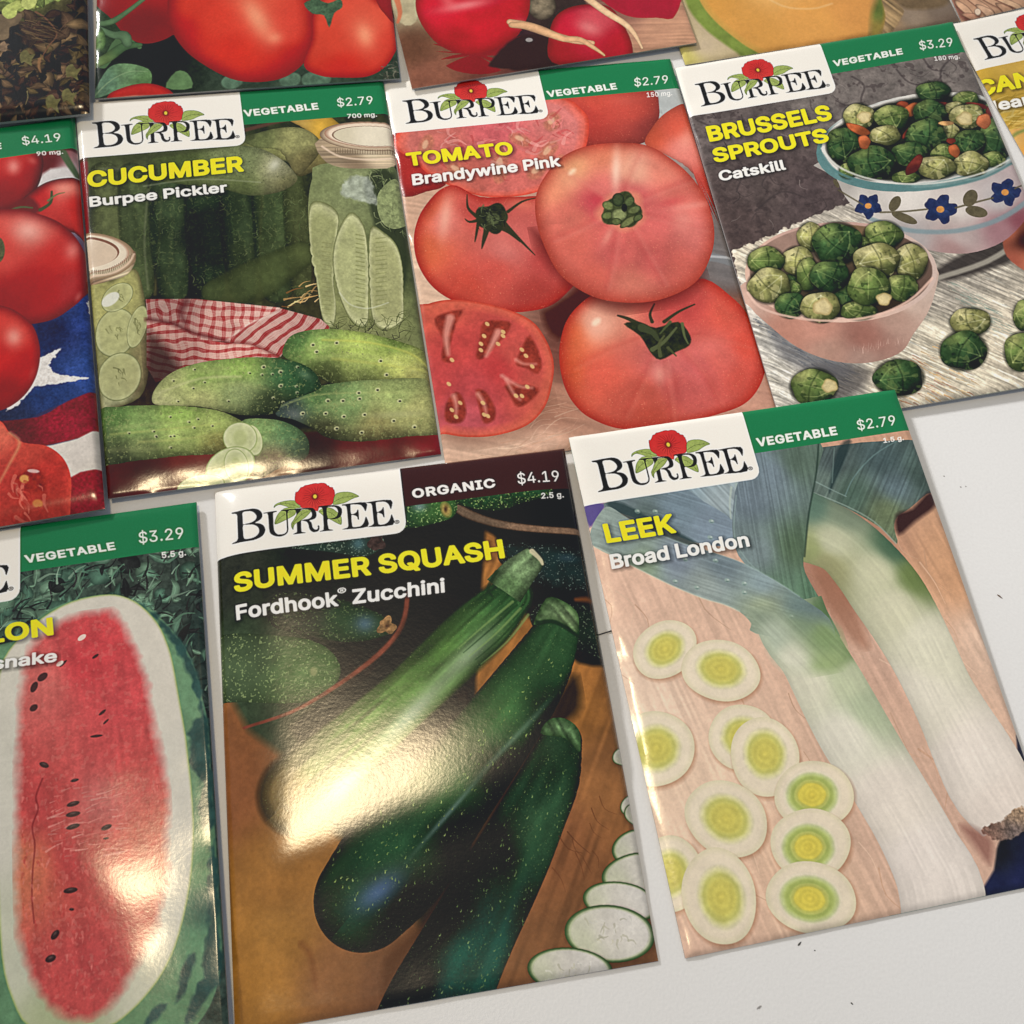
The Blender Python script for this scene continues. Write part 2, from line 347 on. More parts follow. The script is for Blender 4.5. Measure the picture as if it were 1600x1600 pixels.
GLY = {'A':(480,[[(16,0),(201,509),(276,509),(463,0),(395,0),(287,302),(264,372),(232,478),(245,478),(213,371),(191,302),(85,0)],[(110,142),(110,199),(370,199),(370,142)]]),
'B':(456,[[(60,0),(60,509),(241,509),(274,507),(304,501),(329,491),(350,477),(367,461),(381,442),(396,398),(398,374),(393,336),(387,320),(368,295),(329,272),(315,267),(315,262),(347,254),(363,245),(391,220),(411,184),(418,136),(416,111),(410,88),(400,67),(386,48),(368,31),(317,8),(284,2),(247,0)],[(125,57),(245,57),(281,60),(309,67),(330,80),(344,96),(353,115),(354,153),(350,169),(333,197),(320,209),(289,225),(248,231),(125,231)],[(125,285),(238,285),(273,290),(288,296),(314,314),(323,326),(335,355),(333,393),(326,412),(313,429),(294,442),(270,449),(240,452),(125,452)]]),
'C':(510,[[(267,-7),(225,-3),(186,7),(150,25),(119,49),(92,79),(70,115),(53,157),(44,203),(40,254),(44,305),(53,352),(70,393),(92,429),(119,459),(150,484),(186,501),(225,512),(267,516),(317,511),(383,485),(402,471),(435,438),(448,418),(467,373),(473,348),(408,348),(389,395),(369,418),(330,444),(315,449),(267,456),(237,453),(209,445),(184,432),(161,414),(141,391),(125,364),(113,332),(106,295),(103,254),(106,213),(113,177),(125,145),(141,117),(161,94),(184,76),(210,63),(237,56),(284,54),(330,65),(369,90),(397,128),(408,160),(473,160),(459,112),(448,91),(420,53),(363,13),(293,-6)]]),
'D':(502,[[(219,0),(96,0),(96,57),(215,57),(254,60),(288,68),(318,81),(343,99),(363,122),(379,149),(390,181),(397,216),(399,255),(397,294),(390,329),(379,361),(364,388),(344,410),(320,428),(291,441),(258,449),(221,452),(93,452),(93,509),(225,509),(273,505),(315,495),(353,478),(385,455),(412,426),(433,391),(449,351),(458,306),(462,255),(458,205),(449,159),(433,119),(411,83),(384,54),(351,31),(312,14),(268,3)],[(125,509),(125,0),(60,0),(60,509)]]),
'E':(419,[[(60,0),(60,509),(372,509),(372,452),(125,452),(125,286),(355,286),(355,229),(125,229),(125,57),(375,57),(375,0)]]),
'F':(410,[[(60,0),(60,509),(369,509),(369,452),(125,452),(125,278),(346,278),(346,221),(125,221),(125,0)]]),
'G':(520,[[(269,-7),(225,-3),(185,7),(149,25),(118,49),(91,79),(69,116),(53,157),(43,203),(40,254),(43,305),(53,352),(69,393),(91,429),(117,459),(149,484),(184,501),(223,512),(265,516),(316,510),(340,504),(384,483),(403,469),(436,436),(449,416),(468,373),(474,349),(408,349),(387,393),(368,417),(330,443),(265,456),(236,453),(209,445),(183,432),(160,414),(141,392),(125,364),(113,332),(106,295),(103,254),(106,213),(113,177),(125,145),(141,117),(161,95),(184,76),(210,63),(238,56),(269,53),(296,55),(322,61),(345,71),(365,85),(382,102),(396,123),(407,147),(413,173),(415,202),(434,199),(283,199),(283,256),(478,256),(478,200),(475,160),(466,124),(451,91),(431,62),(406,38),(377,19),(344,5),(308,-4)]]),
'H':(517,[[(60,0),(60,509),(125,509),(125,289),(392,289),(392,509),(457,509),(457,0),(392,0),(392,232),(125,232),(125,0)]]),
'I':(300,[[(31,0),(31,57),(118,57),(118,452),(31,452),(31,509),(269,509),(269,452),(183,452),(183,57),(269,57),(269,0)]]),
'K':(467,[[(104,145),(104,216),(139,261),(162,289),(212,344),(364,509),(448,509),(231,276),(228,276)],[(60,0),(60,509),(125,509),(125,334),(124,225),(125,193),(125,0)],[(372,0),(188,259),(228,309),(449,0)]]),
'L':(393,[[(60,0),(60,509),(125,509),(125,57),(361,57),(361,0)]]),
'M':(628,[[(60,0),(60,509),(152,509),(280,179),(299,123),(322,49),(307,49),(338,146),(352,187),(476,509),(568,509),(568,0),(504,0),(504,327),(506,428),(507,457),(513,457),(487,378),(472,335),(456,291),(342,0),(286,0),(170,291),(134,392),(112,457),(119,457),(121,386),(121,342),(122,291),(122,0)]]),
'N':(523,[[(60,0),(60,509),(136,509),(349,174),(388,107),(414,55),(405,54),(399,142),(399,509),(463,509),(463,0),(387,0),(194,303),(168,346),(108,452),(119,454),(124,345),(125,291),(125,0)]]),
'O':(533,[[(267,-7),(225,-3),(186,7),(150,25),(119,49),(92,79),(70,115),(53,157),(44,203),(40,254),(44,305),(53,352),(70,393),(92,429),(119,459),(150,484),(186,501),(225,512),(267,516),(309,512),(348,501),(384,484),(415,459),(442,429),(464,393),(480,352),(490,305),(493,254),(490,203),(480,157),(464,115),(442,79),(415,49),(384,25),(348,7),(309,-3)],[(267,53),(296,55),(324,63),(349,76),(372,94),(392,116),(408,144),(420,176),(428,213),(430,254),(428,295),(420,332),(408,365),(392,392),(372,415),(349,433),(324,446),(296,453),(267,456),(237,453),(210,445),(184,433),(161,415),(142,392),(125,364),(113,332),(106,295),(103,254),(106,213),(113,176),(125,144),(161,94),(184,76),(210,63),(237,55)]]),
'P':(445,[[(60,0),(60,509),(235,509),(272,506),(305,499),(332,487),(356,471),(375,452),(390,430),(407,377),(409,348),(407,318),(390,265),(375,243),(356,223),(332,207),(305,195),(272,188),(235,186),(109,186),(109,242),(233,242),(279,248),(312,266),(333,294),(339,310),(344,348),(343,367),(333,402),(324,416),(297,439),(257,451),(232,452),(125,452),(125,0)]]),
'Q':(533,[[(245,159),(313,159),(384,65),(468,-48),(401,-48),(346,27),(331,46)],[(267,-7),(225,-3),(186,7),(150,25),(119,49),(92,79),(70,115),(53,157),(44,203),(40,254),(44,305),(53,352),(70,393),(92,429),(119,459),(150,484),(186,501),(225,512),(267,516),(309,512),(348,501),(384,484),(415,459),(442,429),(464,393),(480,352),(490,305),(493,254),(490,203),(480,157),(464,115),(442,79),(415,49),(384,25),(348,7),(309,-3)],[(267,53),(296,55),(324,63),(349,76),(372,94),(392,116),(408,144),(420,176),(428,213),(430,254),(428,295),(420,332),(408,365),(392,392),(372,415),(349,433),(324,446),(296,453),(267,456),(237,453),(210,445),(184,433),(161,415),(142,392),(125,364),(113,332),(106,295),(103,254),(106,213),(113,176),(125,144),(161,94),(184,76),(210,63),(237,55)]]),
'R':(449,[[(60,0),(60,509),(236,509),(305,500),(333,489),(376,455),(390,433),(401,408),(407,381),(409,352),(407,323),(401,296),(390,271),(376,250),(356,232),(333,217),(305,206),(273,200),(236,198),(96,198),(96,255),(234,255),(280,260),(298,267),(325,287),(334,300),(344,333),(345,352),(340,389),(325,419),(298,440),(258,451),(233,452),(125,452),(125,0)],[(353,0),(230,229),(303,229),(428,0)]]),
'S':(447,[[(224,-9),(188,-7),(156,-1),(128,9),(102,23),(81,40),(64,60),(51,83),(42,109),(38,137),(104,137),(114,102),(123,88),(150,66),(166,59),(204,50),(224,49),(267,54),(286,60),(317,79),(329,92),(344,122),(346,139),(340,168),(332,179),(296,205),(263,217),(184,239),(145,253),(112,269),(86,289),(67,313),(56,341),(52,372),(54,400),(62,425),(75,448),(92,468),(138,498),(165,508),(195,514),(227,516),(259,514),(289,508),(316,498),(360,468),(377,449),(390,427),(398,403),(401,378),(337,378),(332,402),(320,421),(302,437),(280,449),(254,456),(225,459),(185,454),(167,448),(139,430),(121,405),(115,376),(122,345),(142,324),(198,297),(279,275),(312,264),(359,238),(395,198),(407,161),(406,112),(399,87),(370,43),(349,25),(294,0),(261,-7)]]),
'T':(449,[[(32,452),(32,509),(417,509),(417,452),(257,452),(257,0),(193,0),(193,452)]]),
'U':(517,[[(259,-8),(220,-6),(186,2),(154,15),(126,33),(103,55),(85,80),(71,108),(63,140),(60,173),(60,509),(124,509),(124,178),(126,155),(141,113),(153,95),(187,68),(232,53),(285,53),(331,68),(349,80),(377,113),(391,155),(393,178),(393,509),(457,509),(457,173),(454,140),(446,108),(433,80),(414,55),(391,33),(363,15),(332,2),(297,-6)]]),
'V':(480,[[(204,0),(16,509),(84,509),(199,187),(225,106),(248,31),(235,31),(257,107),(283,187),(290,206),(395,509),(463,509),(278,0)]]),
'W':(686,[[(155,0),(16,509),(82,509),(172,162),(187,94),(197,40),(189,40),(207,128),(224,196),(306,509),(380,509),(462,196),(494,58),(497,40),(488,40),(506,128),(523,196),(603,509),(670,509),(530,0),(455,0),(362,345),(346,417),(336,475),(350,475),(335,395),(318,323),(230,0)]]),
'Z':(438,[[(42,0),(42,46),(273,385),(306,431),(341,476),(348,454),(285,452),(40,452),(40,509),(397,509),(397,462),(169,129),(134,81),(97,33),(90,54),(152,57),(399,57),(399,0)]]),
'a':(389,[[(160,-9),(115,-3),(76,15),(60,29),(38,63),(32,84),(30,108),(36,146),(43,161),(64,184),(108,206),(178,220),(257,231),(265,235),(274,246),(275,272),(272,285),(260,307),(251,315),(227,327),(212,330),(178,330),(163,327),(127,309),(110,292),(100,274),(41,291),(51,313),(79,346),(95,358),(133,375),(153,380),(208,384),(255,375),(300,350),(322,320),(330,301),(337,251),(337,0),(277,0),(277,52),(272,52),(252,25),(215,1)],[(192,47),(211,51),(242,68),(254,80),(270,108),(274,122),(276,190),(251,180),(161,166),(122,153),(103,139),(97,130),(92,105),(93,93),(102,72),(109,64),(142,48)]]),
'b':(424,[[(208,-7),(189,-3),(147,21),(118,59),(112,59),(112,0),(53,0),(53,509),(114,509),(114,319),(118,319),(137,346),(171,373),(207,383),(259,382),(287,374),(313,361),(335,342),(354,320),(370,293),(381,261),(388,227),(390,189),(388,151),(381,116),(370,84),(355,57),(336,34),(313,16),(288,3),(260,-6)],[(220,47),(242,49),(262,55),(294,80),(306,97),(323,139),(327,163),(327,215),(323,239),(307,281),(295,298),(262,322),(243,328),(220,330),(198,328),(178,322),(161,312),(134,282),(125,263),(114,216),(113,189),(118,138),(125,115),(147,78),(179,55),(198,49)]]),
'c':(396,[[(174,-5),(144,3),(117,16),(93,35),(72,58),(56,85),(44,116),(37,150),(34,187),(37,225),(44,260),(56,291),(72,318),(93,341),(117,360),(144,374),(174,382),(226,384),(276,371),(291,364),(330,335),(349,308),(362,277),(303,262),(290,289),(278,304),(242,325),(207,330),(184,328),(163,321),(145,310),(130,296),(108,258),(102,236),(96,187),(98,163),(108,117),(130,80),(145,66),(163,55),(207,46),(253,55),(279,73),(292,89),(304,117),(363,102),(350,70),(319,32),(306,21),(261,-1),(226,-7)]]),
'd':(424,[[(165,-6),(137,3),(111,16),(89,34),(70,57),(55,84),(43,116),(36,151),(34,189),(36,227),(43,261),(55,293),(70,320),(89,342),(112,361),(137,374),(165,382),(218,383),(237,379),(267,364),(306,319),(311,319),(311,509),(372,509),(372,0),(313,0),(313,59),(307,59),(287,31),(266,12),(252,4),(217,-7)],[(205,47),(226,49),(246,55),(278,78),(290,95),(306,138),(312,189),(306,241),(300,263),(278,299),(246,322),(227,328),(205,330),(182,328),(162,322),(130,298),(108,261),(98,215),(96,189),(102,139),(118,97),(130,80),(162,55),(182,49)]]),
'e':(404,[[(177,-5),(145,3),(117,16),(92,35),(72,58),(56,85),(44,116),(37,150),(34,187),(36,224),(55,290),(71,317),(91,340),(115,359),(142,373),(172,382),(226,383),(246,380),(285,366),(303,355),(334,324),(347,305),(365,256),(370,227),(371,169),(75,169),(75,221),(338,221),(310,202),(304,248),(298,269),(277,301),(263,314),(246,323),(205,330),(164,323),(131,301),(109,270),(97,231),(98,151),(102,127),(110,106),(121,88),(151,61),(169,53),(212,46),(254,53),(265,58),(294,82),(306,105),(365,91),(348,55),(335,39),(302,14),(283,4),(237,-7)]]),
'f':(254,[[(228,379),(228,327),(6,327),(6,379)],[(81,0),(81,432),(82,452),(87,470),(107,499),(120,510),(152,525),(169,529),(212,529),(243,521),(227,468),(202,474),(164,468),(154,460),(143,435),(142,419),(142,0)]]),
'g':(425,[[(207,-151),(156,-146),(134,-140),(97,-122),(82,-110),(59,-84),(51,-69),(101,-41),(122,-66),(154,-88),(187,-96),(236,-95),(261,-87),(282,-75),(298,-58),(308,-34),(311,-6),(311,68),(306,68),(287,41),(266,23),(252,16),(217,6),(165,7),(138,14),(90,43),(71,65),(55,90),(43,120),(36,154),(34,191),(36,229),(43,263),(55,293),(71,320),(90,342),(112,361),(138,374),(166,382),(218,383),(237,379),(267,365),(279,356),(308,319),(313,319),(313,379),(372,379),(372,-9),(370,-40),(363,-67),(350,-90),(334,-109),(314,-124),(291,-136),(237,-149)],[(205,59),(246,66),(264,75),(278,87),(300,121),(307,142),(312,193),(311,219),(300,264),(291,283),(279,299),(247,322),(227,328),(205,330),(182,328),(163,322),(145,312),(118,282),(109,262),(98,218),(96,193),(102,144),(118,104),(145,76),(163,66)]]),
'h':(410,[[(114,227),(114,0),(53,0),(53,509),(114,509),(114,287),(102,287),(116,319),(132,344),(152,362),(175,374),(200,382),(252,383),(295,369),(313,356),(341,321),(350,298),(357,240),(357,0),(296,0),(296,235),(293,263),(286,286),(273,304),(256,318),(235,326),(192,328),(176,324),(147,308),(126,283),(115,248)]]),
'i':(167,[[(53,0),(53,379),(114,379),(114,0)],[(73,444),(63,448),(47,463),(41,483),(47,504),(54,512),(73,522),(84,524),(105,518),(114,512),(125,494),(126,483),(121,463),(114,455),(95,444)]]),
'k':(381,[[(110,137),(110,212),(121,212),(284,379),(360,379),(184,199),(177,199)],[(53,0),(53,509),(114,509),(114,0)],[(294,0),(148,186),(191,229),(372,0)]]),
'l':(189,[[(112,0),(91,8),(74,20),(62,37),(55,59),(53,84),(53,509),(114,509),(114,83),(120,62),(126,57),(170,54),(181,3),(147,-2)]]),
'm':(610,[[(53,0),(53,379),(112,379),(112,295),(108,295),(122,331),(132,346),(158,368),(172,376),(203,385),(245,383),(268,375),(287,361),(303,342),(314,320),(321,295),(312,295),(326,329),(337,343),(364,366),(381,375),(417,385),(458,385),(497,372),(514,361),(529,346),(541,328),(550,307),(557,255),(557,0),(496,0),(496,254),(493,279),(485,298),(473,313),(456,323),(438,329),(402,329),(387,326),(363,312),(353,302),(336,263),(335,247),(335,0),(274,0),(274,260),(272,280),(265,297),(253,311),(238,322),(220,328),(185,329),(171,326),(145,312),(135,302),(119,274),(114,238),(114,0)]]),
'n':(410,[[(114,227),(114,0),(53,0),(53,379),(112,379),(112,287),(102,287),(116,319),(132,344),(152,362),(175,374),(200,382),(252,383),(295,369),(313,356),(341,321),(350,298),(357,240),(357,0),(296,0),(296,235),(293,263),(286,286),(273,304),(256,318),(235,326),(192,328),(176,324),(147,308),(126,283),(115,248)]]),
'o':(415,[[(207,-8),(174,-5),(144,3),(117,16),(93,35),(72,58),(56,85),(44,116),(37,150),(34,187),(37,225),(44,260),(56,291),(72,318),(93,341),(117,360),(144,374),(174,382),(207,384),(241,382),(271,374),(299,360),(323,341),(343,318),(359,291),(371,260),(379,225),(381,187),(379,150),(371,116),(359,85),(343,58),(323,35),(299,16),(271,3),(241,-5)],[(207,46),(252,55),(270,66),(298,97),(307,117),(318,163),(319,187),(314,236),(298,278),(285,296),(270,310),(252,321),(231,328),(207,330),(184,328),(163,321),(145,310),(130,296),(108,258),(102,236),(96,187),(98,163),(108,117),(130,80),(145,66),(163,55)]]),
'p':(424,[[(53,-143),(53,379),(112,379),(112,319),(118,319),(137,346),(171,373),(207,383),(259,382),(287,374),(313,361),(335,342),(354,320),(370,293),(381,261),(388,227),(390,189),(388,151),(381,116),(370,84),(355,57),(336,34),(313,16),(288,3),(260,-6),(208,-7),(189,-3),(147,21),(118,59),(114,59),(114,-143)],[(220,47),(242,49),(262,55),(294,80),(306,97),(323,139),(327,163),(327,215),(323,239),(307,281),(295,298),(262,322),(243,328),(220,330),(198,328),(178,322),(161,312),(134,282),(125,263),(114,216),(113,189),(118,138),(125,115),(147,78),(179,55),(198,49)]]),
'r':(259,[[(53,0),(53,379),(112,379),(112,321),(115,321),(124,339),(152,367),(171,377),(191,383),(243,384),(243,322),(215,326),(174,321),(159,315),(135,296),(126,284),(115,254),(114,237),(114,0)]]),
's':(365,[[(157,-7),(133,-3),(93,12),(76,24),(50,54),(41,73),(36,94),(94,107),(101,87),(111,72),(124,60),(160,47),(181,45),(206,47),(227,53),(244,62),(258,74),(265,88),(268,103),(262,126),(254,136),(229,150),(149,170),(92,192),(72,208),(58,227),(50,249),(47,274),(49,295),(55,314),(65,332),(95,360),(115,370),(161,383),(187,384),(234,379),(254,372),(286,352),(299,339),(318,308),(324,290),(268,277),(254,304),(243,316),(210,331),(187,333),(147,326),(131,317),(111,292),(110,264),(124,243),(136,235),(172,223),(229,209),(261,200),(287,187),(306,171),(320,153),(328,131),(331,107),(329,85),(323,65),(298,31),(260,6),(210,-7)]]),
't':(227,[[(204,379),(204,327),(6,327),(6,379)],[(65,471),(126,471),(126,98),(130,70),(136,61),(156,51),(202,54),(213,2),(176,-4),(138,-1),(113,7),(92,21),(77,41),(68,64),(65,93)]]),
'u':(410,[[(182,-5),(135,2),(97,23),(82,39),(69,59),(60,82),(54,109),(53,139),(53,379),(114,379),(114,144),(116,117),(124,94),(137,75),(154,61),(175,53),(218,51),(234,55),(263,71),(274,83),(290,113),(295,132),(296,153),(296,379),(357,379),(357,0),(298,0),(298,92),(307,92),(294,60),(277,35),(257,17),(234,5),(209,-3)]]),
'w':(567,[[(138,0),(23,379),(87,379),(140,190),(161,107),(175,41),(165,41),(186,135),(206,214),(252,379),(316,379),(362,214),(382,136),(402,41),(391,41),(413,135),(434,214),(480,379),(545,379),(429,0),(368,0),(314,189),(300,243),(277,338),(291,338),(277,280),(253,189),(199,0)]]),
'y':(389,[[(47,-139),(61,-86),(94,-90),(113,-86),(122,-81),(138,-64),(163,-1),(17,379),(84,379),(173,132),(206,21),(184,21),(202,87),(216,132),(305,379),(371,379),(204,-58),(187,-93),(177,-107),(153,-128),(139,-136),(109,-144),(65,-143)]]),
'0':(453,[[(227,-7),(191,-3),(158,7),(130,24),(105,48),(85,77),(69,113),(57,155),(50,202),(48,254),(50,306),(57,353),(69,395),(85,431),(106,461),(130,484),(159,502),(191,512),(227,516),(262,512),(295,502),(323,484),(348,461),(368,431),(384,395),(396,353),(403,306),(405,254),(403,202),(396,155),(384,113),(368,77),(348,48),(323,24),(295,7),(263,-3)],[(227,50),(250,52),(271,60),(290,74),(306,92),(320,116),(338,176),(344,254),(338,332),(320,393),(290,435),(271,449),(250,457),(227,460),(203,457),(182,449),(163,435),(147,416),(123,365),(115,332),(109,254),(115,176),(123,144),(147,92),(163,74),(182,60),(203,52)]]),
'1':(453,[[(76,0),(76,55),(391,55),(391,0)],[(276,509),(276,0),(212,0),(212,448),(209,448),(86,358),(86,427),(198,509)]]),
'2':(453,[[(64,0),(64,47),(252,248),(294,298),(316,341),(320,371),(319,389),(308,419),(298,431),(273,449),(258,455),(224,460),(205,458),(172,447),(159,438),(139,413),(132,398),(127,362),(66,362),(68,391),(75,418),(86,442),(102,464),(121,482),(143,496),(168,507),(225,516),(281,507),(306,497),(328,482),(346,465),(361,445),(372,423),(379,398),(380,354),(377,336),(363,299),(317,235),(267,180),(153,60),(153,57),(389,57),(389,0)]]),
'3':(453,[[(218,-7),(188,-5),(133,10),(108,22),(70,57),(57,79),(48,104),(44,132),(109,132),(118,100),(126,87),(150,66),(165,59),(200,51),(219,50),(258,55),(291,69),(315,93),(328,125),(328,163),(323,180),(306,211),(275,234),(229,246),(157,248),(157,299),(288,448),(288,452),(70,452),(70,509),(372,509),(372,461),(211,278),(211,289),(247,290),(279,286),(308,276),(333,262),(354,244),(371,222),(383,198),(391,173),(393,145),(390,116),(383,90),(370,66),(354,45),(333,27),(309,12),(251,-5)]]),
'4':(453,[[(40,105),(40,158),(247,509),(311,509),(109,166),(109,163),(413,163),(413,105)],[(282,0),(282,121),(282,146),(282,318),(343,318),(343,0)]]),
'5':(453,[[(221,-7),(192,-5),(165,1),(140,11),(99,41),(83,60),(71,82),(63,105),(60,130),(122,130),(130,102),(138,89),(160,68),(173,60),(204,51),(241,51),(276,64),(291,75),(314,104),(322,122),(328,162),(326,183),(314,221),(303,237),(275,262),(257,270),(218,277),(167,268),(152,262),(128,246),(67,253),(96,509),(366,509),(366,452),(151,452),(134,301),(162,318),(194,330),(212,333),(252,332),(274,328),(313,311),(330,299),(358,269),(370,251),(386,210),(390,187),(388,132),(381,102),(369,76),(352,52),(332,32),(309,15),(282,3),(253,-4)]]),
'6':(453,[[(226,-7),(196,-4),(168,3),(142,15),(119,31),(100,51),(84,74),(73,101),(66,130),(65,187),(71,212),(93,268),(137,340),(252,509),(322,509),(151,261),(145,261),(165,288),(184,302),(221,313),(265,312),(316,295),(337,280),(355,262),(370,240),(387,187),(389,157),(387,127),(379,98),(368,73),(352,50),(333,30),(310,14),(284,3),(257,-4)],[(226,48),(263,55),(293,73),(314,101),(322,119),(327,157),(322,196),(304,228),(293,241),(263,259),(245,264),(207,264),(174,252),(148,229),(138,214),(126,179),(126,138),(138,102),(148,86),(174,63),(190,55)]]),
'7':(453,[[(97,0),(323,448),(323,452),(62,452),(62,509),(391,509),(391,449),(165,0)]]),
'8':(453,[[(226,-7),(193,-5),(163,1),(136,11),(111,25),(91,42),(74,62),(62,84),(54,109),(53,156),(58,176),(75,212),(87,228),(117,252),(153,267),(129,276),(109,289),(93,308),(80,330),(73,354),(70,380),(79,429),(90,450),(124,485),(170,508),(197,514),(226,516),(255,514),(282,508),(328,485),(346,469),(373,429),(382,380),(379,354),(372,330),(359,308),(343,289),(300,265),(319,260),(351,241),(365,228),(387,195),(395,176),(401,135),(398,109),(391,84),(362,42),(341,25),(317,11),(289,1),(259,-5)],[(248,50),(267,54),(300,69),(313,79),(331,106),(337,139),(330,173),(312,202),(283,223),(265,230),(226,235),(206,234),(169,223),(140,202),(122,173),(115,139),(121,106),(129,91),(152,69),(167,60),(205,50)],[(244,291),(260,294),(287,308),(298,318),(314,344),(318,359),(318,392),(314,407),(299,432),(288,442),(260,455),(244,459),(208,459),(192,455),(164,442),(153,432),(138,407),(134,392),(134,359),(138,344),(154,318),(165,308),(193,294),(209,291)]]),
'9':(453,[[(226,516),(256,513),(285,506),(310,494),(333,478),(352,458),(368,434),(380,408),(387,378),(389,347),(382,296),(373,270),(340,207),(315,168),(200,0),(130,0),(301,248),(307,248),(287,221),(268,207),(232,195),(188,197),(161,203),(137,214),(116,229),(98,247),(83,269),(72,294),(66,321),(64,352),(66,382),(73,411),(85,436),(101,459),(120,479),(168,506),(196,513)],[(207,459),(190,454),(160,435),(148,423),(131,390),(125,352),(131,313),(138,295),(160,268),(174,257),(207,245),(226,243),(263,249),(279,257),(305,280),(322,312),(327,350),(322,390),(305,422),(293,435),(263,454),(245,459)]]),
'$':(447,[[(202,-74),(202,583),(244,583),(244,-74)],[(224,-9),(188,-7),(156,-1),(128,9),(102,23),(81,40),(64,60),(51,83),(42,109),(38,137),(104,137),(114,102),(123,88),(150,66),(166,59),(204,50),(224,49),(267,54),(286,60),(317,79),(329,92),(344,122),(346,139),(340,168),(332,179),(296,205),(263,217),(184,239),(145,253),(112,269),(86,289),(67,313),(56,341),(52,372),(54,400),(62,425),(75,448),(92,468),(138,498),(165,508),(195,514),(227,516),(259,514),(289,508),(316,498),(360,468),(377,449),(390,427),(398,403),(401,378),(337,378),(332,402),(320,421),(302,437),(280,449),(254,456),(225,459),(185,454),(167,448),(139,430),(121,405),(115,376),(122,345),(142,324),(198,297),(279,275),(312,264),(359,238),(395,198),(407,161),(406,112),(399,87),(370,43),(349,25),(294,0),(261,-7)]]),
'.':(188,[[(83,-3),(73,1),(55,18),(51,29),(51,53),(55,64),(73,81),(95,87),(118,81),(128,73),(140,53),(140,29),(128,9),(107,-3)]]),
'®':(463,[[(231,118),(179,125),(131,145),(91,177),(74,196),(48,240),(40,264),(33,317),(35,344),(48,394),(60,417),(91,457),(110,474),(154,500),(179,509),(231,516),(284,509),(332,488),(353,474),(389,438),(415,394),(428,344),(430,317),(423,264),(415,240),(389,196),(372,177),(332,145),(284,125)],[(231,166),(284,175),(307,187),(347,220),(362,241),(373,265),(380,290),(382,317),(380,344),(373,369),(362,393),(347,414),(307,447),(284,458),(258,465),(231,467),(205,465),(180,458),(156,447),(116,414),(101,393),(90,369),(83,344),(81,317),(83,290),(90,265),(101,241),(116,220),(156,187),(180,175)],[(273,226),(228,312),(273,312),(319,226)],[(161,226),(161,409),(253,409),(279,402),(302,383),(310,363),(311,350),(307,326),(302,316),(287,300),(259,288),(185,287),(185,319),(245,319),(262,333),(266,341),(266,360),(262,367),(245,377),(203,378),(203,226)]]),
'-':(453,[[(337,244),(337,188),(114,188),(114,244)]])}
